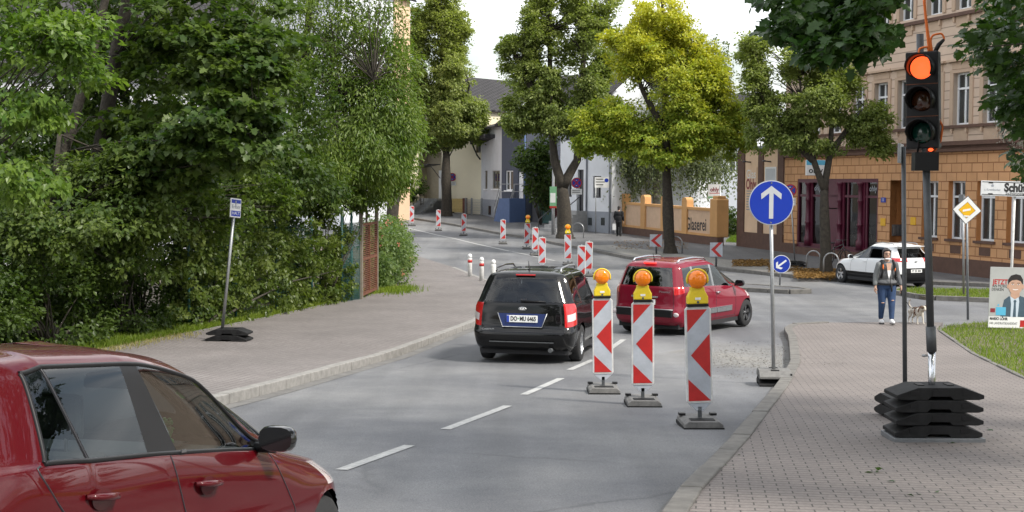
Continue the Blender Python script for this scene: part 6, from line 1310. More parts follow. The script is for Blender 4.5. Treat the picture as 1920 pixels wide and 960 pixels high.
    for xq, ys in ((sx, (-.36, .36)), (sx - .85, (-.36, .36))):
        for y in ys:
            b = MB(); b.prism([(xq - .25, .3), (xq + .28, .34), (xq + .30, .48), (xq - .2, .46)], y - .23, y + .23); b.prism([(xq - .22, .42), (xq - .08, .46), (xq - .22, 1.0), (xq - .33, .98)], y - .22, y + .22); s_ = b.build('seat', 'grey_int', root, .03)
            b = MB(); b.prism([(xq - .32, 1.05), (xq - .24, 1.03), (xq - .26, 1.24), (xq - .34, 1.22)], y - .13, y + .13); b.build('headrest', 'dark_int', s_, .03)
            b = MB(); b.tube([(xq - .28, y - .06, .98), (xq - .29, y - .06, 1.08)], .008, 6); b.tube([(xq - .28, y + .06, .98), (xq - .29, y + .06, 1.08)], .008, 6); b.build('headrest_rod', 'steel', s_)
    dx, dz = spec['dash']
    b = MB(); b.prism([(dx - .1, .5), (dx + .55, .5), (dx + .62, dz - .03), (dx + .25, dz + .02), (dx, dz - .02), (dx - .12, dz - .18)], -sw, sw); dsh = b.build('dashboard', 'grey_int', root, .03)
    b = MB(); b.lathe([(.17, -.012), (.185, 0), (.17, .012)], 24, 'x', (dx - .3, .36, dz - .08)); b.tube([(dx - .3, .2, dz - .08), (dx - .3, .52, dz - .08)], .015, 6); b.tube([(dx - .3, .36, dz - .08), (dx, .36, dz - .14)], .02, 6); b.build('steering_wheel', 'dark_int', root)
    return root, objs, surf, KK
def side_mirror(root, x, y, z, sy, m_, s=1.):
    b = MB(); n_, k = 14, 8; vs = []
    for i in range(k + 1):
        t = i / k; xx = -.055 + .16 * t; sc = math.sin(math.pi * (.30 + .70 * t)) ** .5 if t < 1 else .02
        for j in range(n_):
            a = 2 * math.pi * j / n_; cy = math.copysign(abs(math.cos(a)) ** .7, math.cos(a)); cz = math.copysign(abs(math.sin(a)) ** .7, math.sin(a)); vs.append((x + xx * s, y + sy * .10 * s + .115 * s * sc * cy, z + .078 * s * sc * cz))
    b.add(vs, [(i * n_ + j, i * n_ + (j + 1) % n_, (i + 1) * n_ + (j + 1) % n_, (i + 1) * n_ + j) for i in range(k) for j in range(n_)], 0, True); o = b.build('side_mirror', m_, root)
    b = MB(); b.add(vs[:n_], [tuple(range(n_))]); b.build('mirror_glass', 'black_gloss', o); b = MB(); b.tube([(x + .03 * s, y - sy * .05, z - .05), (x + .03 * s, y + sy * .06, z - .05)], .026, 8); b.build('mirror_arm', 'black_plastic', o); return o  # mirror glass in black: the dark reflected trees are put into its colour
def handle(root, P0, P1, out, m_):
    P0, P1 = np.array(P0), np.array(P1); mid = (P0 + P1) / 2; b = MB(); b.tube([tuple(P0), tuple(P0 * .8 + P1 * .2 + out * .03), tuple(mid + out * .036), tuple(P0 * .2 + P1 * .8 + out * .03), tuple(P1)], [.010, .014, .015, .014, .010], 8); o = b.build('door_handle', m_, root); return o
# part tables shared by the cars; columns: 0-3 rear, 4 rear gap, 5-6 C pillar, 7-8 B pillar, 9 A pillar top, 10 front gap / mirror, 11 fender, 12-14 front
def spec_part(tail_rings, tail_cols, rear_glass=(7, 0, 2), doors=True, dark_low=0, qglass=True, rear_dark_low=None, head=True, bcol=8):
    def f(k, r, side):
        s = 'R' if side == 0 else 'L'
        if r == 7:
            if k < rear_glass[2]: return 'rear_window'
            if k == 4 and qglass: return 'win_q' + s
            if k == 6: return 'win_r' + s
            if k in (8, 9): return 'win_f' + s
            if k in (5, 7): return 'pillar%d' % k + s
        if r == 9 and k >= 9: return 'windscreen'
        if r in tail_rings and k in tail_cols: return 'tail' + s
        if head and r == 4 and k == 11: return 'head' + s
        if rear_dark_low is not None and r < rear_dark_low and k < 4: return 'rear_bumper'
        if r < dark_low and 4 <= k < 11: return 'sill'
        if doors and 1 <= r <= 6:
            if 4 <= k < bcol: return 'door_r' + s
            if bcol <= k < 10: return 'door_f' + s
        return 'body'
    return f
def spec_mats(paint, glass_f='glass_car', glass_r='glass_tint', tail='tail_red', pillar='black_gloss', bumper='black_plastic', roof=None):
    def f(p):
        if p == 'rear_window': return 'rear_window', glass_r
        if p.startswith('win_q') or p.startswith('win_r'): return 'window', glass_r
        if p.startswith('win_f'): return 'window', glass_f
        if p.startswith('pillar'): return 'door_pillar', pillar
        if p == 'windscreen': return 'windscreen', glass_f
        if p.startswith('tail'): return 'tail_light', tail
        if p.startswith('head'): return 'headlight', 'tail_clear'
        if p.startswith('door'): return 'door', paint
        if p == 'rear_bumper': return 'bumper', bumper
        if p == 'sill': return 'sill_trim', 'black_plastic'
        return 'body', paint
    return f
def net_of(rows): return [ring_pts(**r) for r in rows]
def rows_from(Z, W, XR, ZR, WR, RC, X, XF, ZF, WF):
    return [dict(xr=XR[i], zr=ZR[i], wr=WR[i], rc=RC[i], X=X[i], Z=Z[i], W=W[i], xf=XF[i], zf=ZF[i], wf=WF[i]) for i in range(len(Z))]
GAPS = [[(4, 6.6), (4, 1)], [(8, 6), (8, 1)], [(10, 6.4), (10, 1)], [(4, 1), (10, 1)]]
# ---- the red hatchback in front (measured from the photograph; x forward from the rear axle)
gX = [[-.45, -.30, .0, .72, .78, 1.2, 1.93, 2.45]] * 2 + [[-.42, .0, .15, .72, .78, 1.2, 1.93, 2.45], [-.15, .05, .2, .70, .76, 1.2, 1.92, 2.45], [-.22, .0, .15, .62, .68, 1.2, 1.86, 2.45], [-.40, -.15, -.05, .52, .60, 1.2, 1.74, 2.30], [-.46, -.13, -.07, .45, .57, 1.18, 1.70, 1.98],
      [-.40, -.115, -.08, .385, .66, 1.15, 1.63, 2.00], [-.30, -.19, -.165, .41, .555, 1.10, 1.64, 2.02], [-.36, -.20, -.16, .41, .56, 1.04, 1.70, 2.04], [-.30, -.2, -.1, .35, .55, .95, 1.0, 1.04], [-.25, -.2, -.1, .35, .55, .86, .87, .88]]
gZ = [.20, .30, .50, [.70, .56], [.76, .735, .72, .70, .695, .685, .675, .665], [.93, .90, .89, .87, .87, .85, .83, .80], [1.02, 1.005, 1.0, .985, .98, .945, .905, .895],
      [1.035, 1.02, 1.018, 1.0, .985, .955, .922, .905], [1.335, 1.355, 1.358, 1.358, 1.355, 1.275, .955, .915], [1.385, 1.395, 1.40, 1.40, 1.395, 1.325, .99, .925], [1.42, 1.425, 1.43, 1.43, 1.425, 1.39, 1.38, 1.375], [1.425, 1.435, 1.435, 1.435, 1.43, 1.415, 1.41, 1.41]]
gW = [.80, .855, .885, [.89, .885], [.875, .872], [.862, .862, .86, .86, .858, .852, .845, .79], [.835, .835, .833, .832, .83, .82, .80, .70], [.825, .825, .825, .822, .82, .81, .785, .69], [.655, .66, .66, .66, .66, .665, .77, .68], [.605, .61, .612, .612, .612, .62, .73, .67], [.40, .41, .42, .42, .42, .47, .47, .46], [0] * 8]
golf_net = net_of(rows_from(gZ, gW, [-.75, -.85, -.88, -.86, -.84, -.82, -.80, -.78, -.62, -.58, -.46, -.42], [.25, .32, .5, .64, .74, .86, 1.0, 1.03, 1.34, 1.39, 1.415, 1.42], [.72, .80, .84, .84, .83, .82, .80, .78, .62, .58, .42, .0], [.12] * 8 + [.12, .1, .08, .06], gX,
                            [3.15, 3.28, 3.32, 3.28, 3.24, 3.10, 2.16, 2.15, 2.14, 2.13, 1.16, .9], [.22, .3, .45, .56, .64, .73, .915, .92, .925, .93, 1.40, 1.44], [.74, .80, .82, .80, .78, .74, .64, .63, .62, .62, .50, 0]))
sg = dict(axles=(0., 2.45), wr=.30, arch=.335, track=.87, part=spec_part((3, 4), (2,)), mats=spec_mats('paint_golf', 'glass_car', 'glass_car', pillar='black_plastic'), gaps=GAPS + [[(5.5, 7), (5.5, 8)]], seat_x=.72, seat_w=.66, dash=(1.45, .90), gapw=.0045)
gl = (-2.40, 5.12, .43)
car, ob, sf_, KK_ = make_car('parked_car', 'dark red hatchback in the left foreground, seen from above its right side', 'car', golf_net, sg, gl, math.pi / 2 - .2105, math.atan(.112), step=.035)
side_mirror(car, 1.55, -.84, .985, -1, 'black_gloss', .84); side_mirror(car, 1.55, .84, .985, 1, 'black_gloss', .84)
b = MB(); b.prism([(1.62, .925), (1.84, .918), (1.66, .985)], -.80, -.775); b.build('mirror_triangle', 'black_plastic', car)
for (xa, za, xb, zb, yy, d_) in ((.74, .845, .985, .828, -.872, 'door_fR'), (-.175, .893, .05, .876, -.868, 'door_rR')):
    hq = handle(ob[d_], (xa, yy, za), (xb, yy + .0, zb), np.array([0, -1, 0.]), 'paint_golf')
    b = MB(); n_ = 18; b.add([((xa + xb) / 2 + .075 * math.cos(t), yy - .0055, (za + zb) / 2 - .01 + .042 * math.sin(t)) for t in np.linspace(0, 2 * math.pi, n_, endpoint=False)], [tuple(range(n_))]); b.build('grip_recess', 'tail_on' if False else 'paint_golf', ob[d_])
def belt_strip(sf, root, u0, u1, r, rad, m_, nm_, side=0, KK=28):
    b = MB(); b.tube([tuple(sf(u, r)) for u in np.linspace(u0, u1, 60)], rad, 6); return b.build(nm_, m_, root)
belt_strip(sf_, car, 4, 10.4, 6.95, .011, 'black_plastic', 'window_seal'); belt_strip(sf_, car, 4, 10.9, 8.12, .011, 'black_plastic', 'window_seal')
b = MB(); b.tube([tuple(sf_(4.0, r)) for r in np.linspace(6.95, 8.12, 14)], .011, 6); b.build('window_seal', 'black_plastic', car)
b = MB(); b.box(.655, .70, -.842, -.836, .985, .998); b.build('badge', 'chrome', car)
b = MB(); b.ball((1.62, 0, 1.02), (.001, .001, .001)); 
b = MB(); b.box(1.50, 1.56, -.12, .12, 1.20, 1.26); b.build('rear_view_mirror', 'dark_int', car, .01)
b = MB(); b.prism([(-.001, -.055), (.001, -.055), (.001, .055), (-.001, .055)], -.001, .001)
for yv in (-.52, .52):
    b = MB(); b.box(1.335, 1.345, yv - .09, yv + .09, .74, .83); v_ = b.build('air_vent', 'steel', car); b = MB(); b.box(1.328, 1.336, yv - .08, yv + .08, .75, .82); b.build('vent_slats', 'dark_int', v_)
# small green frog figure on the dashboard
cr_ = math.cos(math.pi / 2 - .2105); 
bpy.context.view_layer.update()
fp = car.matrix_world @ Vector((1.62, -.30, .925)); fg = thing('toy_figure', 'small green toy figure standing on the dashboard of the red hatchback', 'figurine', tuple(fp), -.4)
b = MB(); b.hprism([(-.09, -.06), (.09, -.06), (.09, .06), (-.09, .06)], 0, .006); b.build('mat', 'black_plastic', fg)
b = MB(); b.lathe([(.035, .006), (.03, .02), (.015, .03), (.02, .045), (.028, .065), (.022, .085), (.014, .092)], 14); b.ball((0, 0, .108), (.03, .024, .02)); b.ball((-.016, -.006, .126), .010); b.ball((.016, -.006, .126), .010); b.tube([(.018, 0, .085), (.045, -.01, .082)], .006, 6); b.tube([(-.018, 0, .085), (-.045, -.01, .088)], .006, 6); b.build('body', 'toy_green', fg)
# ---- the black people carrier ahead
kX = [[-.55, .30, .42, 1.02, 1.08, 1.55, 2.1, 2.75]] * 3 + [[-.55, .25, .40, 1.02, 1.08, 1.55, 2.1, 2.75], [-.55, .15, .28, 1.0, 1.06, 1.55, 2.08, 2.75], [-.58, .08, .2, .98, 1.04, 1.5, 2.02, 2.7], [-.58, .05, .16, .95, 1.03, 1.45, 1.98, 2.3],
      [-.58, .04, .14, .94, 1.03, 1.45, 1.95, 2.32], [-.50, -.02, .08, .92, 1.0, 1.22, 1.92, 2.34], [-.48, .0, .1, .9, 1.0, 1.18, 1.95, 2.36], [-.42, .0, .1, .85, 1.0, 1.12, 1.14, 1.16], [-.38, .0, .1, .85, 1.0, 1.05, 1.06, 1.07]]
kZ = [.21, .32, .50, .58, .70, [.97, .86], [1.06, 1.04, 1.03, 1.01, 1.0, .99, .97, .965], [1.085, 1.06, 1.055, 1.035, 1.03, 1.015, .985, .975], [1.46, 1.49, 1.495, 1.50, 1.50, 1.47, 1.02, .985], [1.53, 1.545, 1.55, 1.555, 1.55, 1.51, 1.05, .995], [1.585, 1.605, 1.61, 1.615, 1.61, 1.56, 1.555, 1.55], [1.60, 1.62, 1.63, 1.635, 1.63, 1.60, 1.60, 1.60]]
kW = [.78, .855, .892, .90, .90, [.89, .885, .885, .885, .885, .88, .87, .82], [.855, .86, .86, .86, .86, .85, .83, .74], [.84, .845, .85, .85, .85, .84, .82, .73], [.70, .715, .72, .725, .725, .72, .80, .72], [.655, .67, .675, .68, .68, .68, .76, .71], [.44, .45, .46, .47, .47, .5, .5, .5], [0] * 8]
kia_net = net_of(rows_from(kZ, kW, [-.80, -.90, -.945, -.94, -.87, -.855, -.84, -.83, -.66, -.60, -.50, -.44], [.26, .34, .50, .56, .66, .92, 1.06, 1.085, 1.47, 1.545, 1.59, 1.605], [.76, .84, .88, .89, .885, .865, .835, .82, .665, .635, .44, 0], [.14, .15, .15, .15, .17, .17, .16, .16, .12, .1, .08, .06], kX,
                           [3.35, 3.5, 3.55, 3.52, 3.45, 3.35, 2.55, 2.54, 2.53, 2.52, 1.3, 1.08], [.24, .32, .46, .56, .66, .76, .98, .985, .99, 1.0, 1.555, 1.60], [.76, .82, .84, .83, .82, .78, .68, .67, .66, .66, .5, 0]))
sk = dict(axles=(0., 2.70), wr=.325, arch=.37, track=.895, part=spec_part((4, 5), (2, 3)), mats=spec_mats('paint_black', 'glass_tint', 'glass_clear'), gaps=GAPS + [[(0, 4), (2, 4)], [(2, 3.2), (2, 4)], [(0, 3.15), (2, 3.15), (4, 3.15)]], seat_x=.95, seat_w=.7, dash=(1.75, .98))
q = G(998, 676); kyaw = math.radians(12.5); kloc = (q[0], q[1] + .12, q[2] - .0)
car, ob, sf_, KK_ = make_car('people_carrier', 'black people carrier with blue plate surround driving away between kerb and beacons', 'car', kia_net, sk, kloc, math.pi / 2 - kyaw, math.atan(.02))
side_mirror(car, 1.98, -.9, 1.05, -1, 'black_gloss'); side_mirror(car, 1.98, .9, 1.05, 1, 'black_gloss')
def rear_quad(sf, pts, root, nm_, m_, off=.004, sub=6):     # a patch lying on the rear of the car, given as (y, z) corners
    b = MB(); b.add(pts, [tuple(range(len(pts)))]); return b.build(nm_, m_, root)
# plate recess, plate, badge, wiper, exhaust
def yzbox(root, nm_, m_, x0, x1, y0, y1, z0, z1, bev=0, par=None): b = MB(); b.box(x0, x1, y0, y1, z0, z1); return b.build(nm_, m_, par or root, bev)
def xz_text(s, size, par, x, y, z, m_, w=None, bold=0.):      # lettering on a face that looks backwards along -x
    t = text(s, size, 'lettering', m_, par, (x, y, z), w=w, bold=bold); t.rotation_euler = (0, 0, -math.pi / 2); return t
b = MB(); b.add([(-.884, y, z) for y, z in ((.42, .885), (-.42, .885), (-.34, .665), (.34, .665))], [(0, 1, 2, 3)]); b.add([(-.86, y, z) for y, z in ((.42, .885), (-.42, .885), (-.34, .665), (.34, .665))], [(3, 2, 1, 0)])
hl = b.build('plate_holder', 'holder_blue', car)
b = MB(); b.tube([(-.888, .43, .895), (-.890, .345, .655), (-.890, -.345, .655), (-.888, -.43, .895)], .009, 6); b.build('plate_trim', 'steel', hl)
pl_ = yzbox(car, 'number_plate', 'plate_white', -.899, -.889, -.27, .27, .735, .855, .004); yzbox(car, 'euro_band', 'plate_blue', -.9005, -.8985, .225, .268, .738, .852, 0, pl_); xz_text('DO  MU 6465', .105, pl_, -.9005, -.02, .795, 'sign_black', .44, .003)
b = MB(); n_ = 10; b.add([(-.9008, .065 + .014 * math.cos(2 * math.pi * k / n_), .80 + .014 * math.sin(2 * math.pi * k / n_)) for k in range(n_)], [tuple(range(n_))]); b.build('seal_mark', 'sign_green', pl_)
b = MB(); b.ball((-.872, 0, .965), (.02, .075, .036), 20); em = b.build('emblem', 'steel', car); b = MB(); b.ball((-.876, 0, .965), (.02, .064, .028), 20); b.build('emblem_field', 'sign_black', em); xz_text('KIA', .045, em, -.8985, 0, .965, 'letter_white', .085, .002)
xz_text('CARENS', .045, car, -.893, .60, .605, 'steel', .22, .001)
for sy, nm_ in ((1, ''), (-1, '')): yzbox(car, 'reversing_light', 'tail_clear', -.855, -.76, sy * .70 - .0 if sy < 0 else .70, sy * .862 if sy > 0 else -.70 + .0, .80, .90) if False else None
for sd in (0, 1):
    b = MB(); us_ = np.linspace(2.25, 3.55, 8); vs_ = np.linspace(4.38, 4.78, 5); cvt = lambda u: u if sd == 0 else KK_ - u
    V_ = [tuple(np.array(sf_(cvt(u), v)) + np.array([-.006, (-1 if sd == 0 else 1) * .004, 0])) for v in vs_ for u in us_]; F_ = [(i * 8 + j, i * 8 + j + 1, (i + 1) * 8 + j + 1, (i + 1) * 8 + j) for i in range(4) for j in range(7)]
    b.add(V_, F_ if sd == 0 else [f[::-1] for f in F_], 0, True); b.build('reversing_light', 'tail_clear', ob['tailR' if sd == 0 else 'tailL'])
b = MB(); b.tube([(-.875, .0, 1.10), (-.862, -.40, 1.095)], [.016, .010], 6); b.tube([(-.86, .02, 1.095), (-.83, .02, 1.10)], .02, 6); b.build('rear_wiper', 'black_plastic', car)
b = MB(); b.tube([(-.93, -.50, .27), (-.60, -.50, .27)], .038, 14); b.build('exhaust_pipe', 'steel_dark', car)
yzbox(car, 'third_brake_light', 'tail_red', -.655, -.60, -.17, .17, 1.525, 1.55, .004)
b = MB(); b.box(-.955, -.94, -.56, .56, .395, .41); b.build('bumper_line', 'steel_dark', car)
for sy in (-1, 1):
    b = MB(); b.tube([(-.42, sy * .57, 1.585), (-.32, sy * .57, 1.645), (.3, sy * .575, 1.675), (.95, sy * .57, 1.66), (1.1, sy * .565, 1.60)], [.014, .017, .017, .017, .014], 8); b.build('roof_rail', 'black_gloss' if sy > 0 else 'steel', car)
b = MB(); b.tube([(-.33, 0, 1.61), (-.33, 0, 1.635), (-.40, 0, 1.77)], [.03, .012, .004], 8); b.build('antenna', 'black_plastic', car)
b = MB(); b.box(-.48, -.2, -.46, .46, 1.602, 1.606); 
# passenger heads show through the rear window
# ---- the wine red minivan
pX = [[-.45, .30, .40, .92, .98, 1.45, 1.95, 2.54]] * 3 + [[-.45, .24, .36, .92, .98, 1.45, 1.95, 2.54], [-.46, .16, .26, .92, .98, 1.45, 1.95, 2.54], [-.46, .08, .18, .90, .97, 1.45, 1.92, 2.52], [-.44, .05, .14, .88, .96, 1.4, 1.88, 2.25],
      [-.44, .04, .12, .86, .95, 1.4, 1.85, 2.28], [-.34, .0, .08, .84, .92, 1.16, 1.84, 2.30], [-.34, .02, .1, .82, .92, 1.12, 1.88, 2.32], [-.30, .0, .1, .8, .9, 1.05, 1.08, 1.1], [-.26, .0, .1, .8, .9, .98, .99, 1.0]]
pZ = [.22, .32, .48, .60, .72, [.97, .84], [1.07, 1.05, 1.045, 1.03, 1.02, 1.0, .98, .97], [1.095, 1.075, 1.07, 1.05, 1.045, 1.025, .99, .98], [1.49, 1.51, 1.515, 1.52, 1.52, 1.48, 1.03, .99], [1.55, 1.57, 1.575, 1.58, 1.575, 1.53, 1.06, 1.0], [1.61, 1.625, 1.635, 1.64, 1.635, 1.585, 1.58, 1.575], [1.625, 1.645, 1.655, 1.66, 1.655, 1.63, 1.63, 1.63]]
pW = [.77, .83, .862, .866, .866, [.86, .858, .858, .856, .856, .85, .84, .80], [.835, .835, .835, .835, .835, .825, .81, .72], [.82, .825, .825, .825, .825, .815, .80, .71], [.69, .70, .705, .71, .71, .705, .78, .70], [.645, .655, .66, .665, .665, .665, .74, .69], [.43, .44, .45, .46, .46, .48, .48, .48], [0] * 8]
pic_net = net_of(rows_from(pZ, pW, [-.66, -.73, -.755, -.74, -.70, -.685, -.67, -.66, -.53, -.47, -.38, -.32], [.26, .34, .48, .58, .70, .92, 1.07, 1.095, 1.50, 1.57, 1.615, 1.63], [.74, .81, .84, .84, .835, .825, .80, .785, .66, .62, .43, 0], [.16, .17, .17, .17, .17, .16, .15, .15, .12, .1, .08, .06], pX,
                           [3.2, 3.3, 3.34, 3.32, 3.27, 3.15, 2.46, 2.45, 2.44, 2.43, 1.2, 1.01], [.24, .32, .46, .58, .68, .80, .985, .99, .995, 1.005, 1.58, 1.63], [.72, .78, .80, .79, .78, .74, .66, .65, .64, .64, .48, 0]))
spx = dict(axles=(0., 2.54), wr=.315, arch=.355, track=.86, part=spec_part((5, 6), (2, 3)), mats=spec_mats('paint_wine', 'glass_car', 'glass_tint', 'tail_red', 'steel', 'paint_wine'), gaps=GAPS + [[(0, 3.1), (2, 3.1)], [(2, 3.1), (2, 6.9)]], seat_x=.9, seat_w=.66, dash=(1.65, .97), rim='rim_dark', spokes=5)
A, B = G(1175, 620), G(1393, 612); mid = (A + B) / 2; ph_ = math.atan2(B[1] - A[1], B[0] - A[0]); yaw_h = ph_ + math.atan2(1.47, 2.54)
hx, hy = math.cos(yaw_h), math.sin(yaw_h); sc_ = .985; loc_ = (A[0] + .12 + (hy * .74) * sc_, A[1] - (hx * .74) * sc_, A[2])
car, ob, sf_, KK_ = make_car('minivan', 'wine red minivan with silver roof bars turning right beyond the beacons', 'car', pic_net, spx, loc_, yaw_h, 0., None, (sc_, sc_, sc_))
side_mirror(car, 1.92, -.88, 1.06, -1, 'black_gloss'); side_mirror(car, 1.92, .88, 1.06, 1, 'black_gloss')
b = MB(); b.box(-.768, -.66, -.70, .70, .44, .60); b.build('bumper_insert', 'black_plastic', car, .02); b = MB(); b.tube([(-.745, -.72, .605), (-.775, -.4, .61), (-.775, .4, .61), (-.745, .72, .605)], .010, 6); b.build('bumper_trim', 'steel', car)
pl_ = yzbox(car, 'number_plate', 'plate_white', -.742, -.72, -.27, .27, .70, .81, .004); xz_text('KB DE 1963', .105, pl_, -.744, 0, .755, 'sign_black', .46, .003)
yzbox(car, 'tailgate_bar', 'chrome', -.733, -.69, -.33, .33, .845, .885, .008)
b = MB()
for z in (.99, 1.035):
    b.tube([(-.705, .07, z - .03), (-.712, 0, z + .012), (-.705, -.07, z - .03)], .010, 6)
b.build('chevron_emblem', 'chrome', car); xz_text('Picasso', .06, car, -.70, -.48, .985, 'steel', .26, .001)
yzbox(car, 'third_brake_light', 'tail_on', -.53, -.47, -.14, .14, 1.575, 1.605, .004)
for sy in (-1, 1):
    b = MB(); b.tube([(-.30, sy * .56, 1.60), (-.2, sy * .56, 1.655), (.4, sy * .57, 1.69), (.9, sy * .56, 1.67), (1.02, sy * .55, 1.61)], [.016, .022, .022, .022, .016], 8); b.build('roof_rail', 'chrome', car)
    b = MB(); b.box(.42, 1.0, sy * .868 - .012, sy * .868 + .012, .44, .54); b.box(1.02, 1.75, sy * .868 - .012, sy * .868 + .012, .44, .54); t_ = b.build('door_trim', 'steel_dull', car, .006); b = MB(); b.box(.42, 1.75, sy * .872 - .012, sy * .872 + .012, .545, .565); b.build('trim_line', 'chrome', t_)
    dn = ob['door_fR' if sy < 0 else 'door_fL']; handle(dn, (.98, sy * .862, .90), (1.16, sy * .862, .895), np.array([0, sy, 0.]), 'chrome'); dn = ob['door_rR' if sy < 0 else 'door_rL']; handle(dn, (.22, sy * .862, .915), (.40, sy * .862, .91), np.array([0, sy, 0.]), 'chrome')
    b = MB(); b.ball((-.70, sy * .77, .50), (.02, .07, .05)); b.build('reflector', 'tail_clear', car)
b = MB(); b.tube([(-.30, 0, 1.63), (-.38, 0, 1.80)], [.012, .004], 6); b.build('antenna', 'black_plastic', car)
b = MB(); b.tube([(-.70, .0, 1.12), (-.675, .32, 1.14)], [.014, .01], 6); b.build('rear_wiper', 'black_plastic', car)
# ---- white crossover parked by the orange house
nX = [[-.5, .32, .42, 1.0, 1.06, 1.5, 2.05, 2.7]] * 3 + [[-.5, .26, .38, 1.0, 1.06, 1.5, 2.05, 2.7], [-.52, .16, .28, .98, 1.05, 1.5, 2.03, 2.7], [-.50, .06, .18, .95, 1.02, 1.5, 1.98, 2.62], [-.42, .03, .13, .92, 1.0, 1.45, 1.9, 2.2], [-.38, .02, .1, .9, .98, 1.42, 1.86, 2.22],
      [-.12, .0, .06, .84, .92, 1.06, 1.78, 2.24], [-.2, .0, .06, .8, .9, 1.0, 1.8, 2.26], [-.2, .0, .06, .75, .88, .95, .97, 1.0], [-.18, .0, .06, .7, .85, .88, .89, .9]]
nZ = [.22, .33, .48, .58, .72, [.93, .86], [1.02, .99, .985, .96, .955, .945, .93, .925], [1.045, 1.01, 1.0, .98, .975, .96, .94, .93], [1.34, 1.38, 1.385, 1.40, 1.40, 1.37, .97, .945], [1.42, 1.435, 1.44, 1.45, 1.445, 1.41, 1.0, .96], [1.47, 1.49, 1.50, 1.51, 1.505, 1.46, 1.455, 1.45], [1.48, 1.505, 1.52, 1.53, 1.525, 1.5, 1.5, 1.5]]
niro_net = net_of(rows_from(nZ, kW, [-.72, -.80, -.83, -.83, -.80, -.80, -.76, -.74, -.42, -.52, -.40, -.34], [.28, .36, .5, .6, .72, .92, 1.02, 1.05, 1.36, 1.44, 1.475, 1.485], [.76, .84, .88, .885, .88, .865, .83, .81, .66, .635, .44, 0], [.14, .15, .15, .15, .16, .16, .15, .15, .12, .1, .08, .06], nX,
                            [3.3, 3.45, 3.5, 3.47, 3.4, 3.25, 2.45, 2.44, 2.43, 2.42, 1.15, .92], [.26, .34, .48, .6, .7, .82, .94, .945, .95, .96, 1.455, 1.50], [.76, .82, .84, .83, .82, .78, .68, .67, .66, .66, .5, 0]))
sn = dict(axles=(0., 2.70), wr=.335, arch=.385, track=.90, part=spec_part((5, 6), (1, 2, 3), dark_low=2, rear_dark_low=2), mats=spec_mats('paint_white', 'glass_tint', 'glass_tint', 'tail_red', 'black_gloss'), gaps=GAPS, seat_x=.9, seat_w=.66, dash=(1.7, .92), spokes=5, twin=True)
A, B = G(1720, 537), G(1587, 530)          # right rear and left front wheels on the ground
ph_ = math.atan2(B[1] - A[1], B[0] - A[0]); hd_ = ph_ - math.atan2(1.55, 2.7); hx, hy = math.cos(hd_), math.sin(hd_); s2 = .86; loc_ = (A[0] - hy * .78 * s2, A[1] + hx * .78 * s2, A[2])
car, ob, sf_, KK_ = make_car('crossover_car', 'white crossover car parked in front of the orange building entrance', 'car', niro_net, sn, loc_, hd_, 0., None, (s2 * 1.0, s2 * 1.02, .97))
side_mirror(car, 1.92, .9, 1.0, 1, 'paint_white'); side_mirror(car, 1.92, -.9, 1.0, -1, 'paint_white')
yzbox(car, 'plate_recess', 'black_plastic', -.845, -.78, -.50, .50, .50, .70, .02); pl_ = yzbox(car, 'number_plate', 'plate_white', -.853, -.846, -.26, .26, .545, .655, .003); xz_text('IT 25 304', .10, pl_, -.855, 0, .60, 'sign_black', .42, .003)
b = MB(); b.ball((-.815, 0, .93), (.012, .07, .03), 16); b.build('emblem', 'steel', car)
for sy in (-1, 1):
    b = MB(); b.tube([(-.2, sy * .56, 1.485), (-.1, sy * .56, 1.53), (.5, sy * .57, 1.55), (.9, sy * .56, 1.52)], .015, 8); b.build('roof_rail', 'steel', car)
    dn = ob['door_fL' if sy > 0 else 'door_fR']; handle(dn, (1.06, sy * .885, .86), (1.26, sy * .885, .855), np.array([0, sy, 0.]), 'paint_white'); dn = ob['door_rL' if sy > 0 else 'door_rR']; handle(dn, (.22, sy * .885, .87), (.42, sy * .885, .865), np.array([0, sy, 0.]), 'paint_white')
    b = MB(); b.box(.6, 2.1, sy * .895 - .01, sy * .895 + .012, .36, .40); b.build('door_trim', 'black_plastic', car)
b = MB(); b.box(-.60, -.35, -.6, .6, 1.43, 1.45); b.build('spoiler', 'paint_white', car, .008)
# ------------------------------------------------------------------ people and the dog: continuous bodies fused from tapered volumes
def fuse(name, items, m_, parent, voxel=.012, smooth=6):
    mb = MB()
    for it in items:
        if it[0] == 'b': mb.ball(it[1], it[2], 16)
        else:
            pts, rad = it[1], it[2]; P = [Vector(p) for p in pts]; Q, R_ = [], []
            d0 = (P[0] - P[1]).normalized(); d1 = (P[-1] - P[-2]).normalized()
            for t in (1., .8, .45): Q.append(P[0] + d0 * rad[0] * t); R_.append(rad[0] * math.sqrt(max(.0004, 1 - t * t)))
            for p, r in zip(P, rad): Q.append(p); R_.append(r)
            for t in (.45, .8, 1.): Q.append(P[-1] + d1 * rad[-1] * t); R_.append(rad[-1] * math.sqrt(max(.0004, 1 - t * t)))
            mb.tube(Q, R_, 12)
    o = mb.build(name, m_, None); md = o.modifiers.new('r', 'REMESH'); md.mode = 'VOXEL'; md.voxel_size = voxel; md.use_smooth_shade = True
    ms = o.modifiers.new('s', 'SMOOTH'); ms.factor = .5; ms.iterations = smooth
    bpy.context.view_layer.update(); me = bpy.data.meshes.new_from_object(o.evaluated_get(bpy.context.evaluated_depsgraph_get()))
    bpy.data.objects.remove(o); me.materials.clear(); me.materials.append(M[m_])
    for p in me.polygons: p.use_smooth = True
    q = bpy.data.objects.new(name, me); COL.objects.link(q)
    if parent is not None: q.parent = parent
    return q
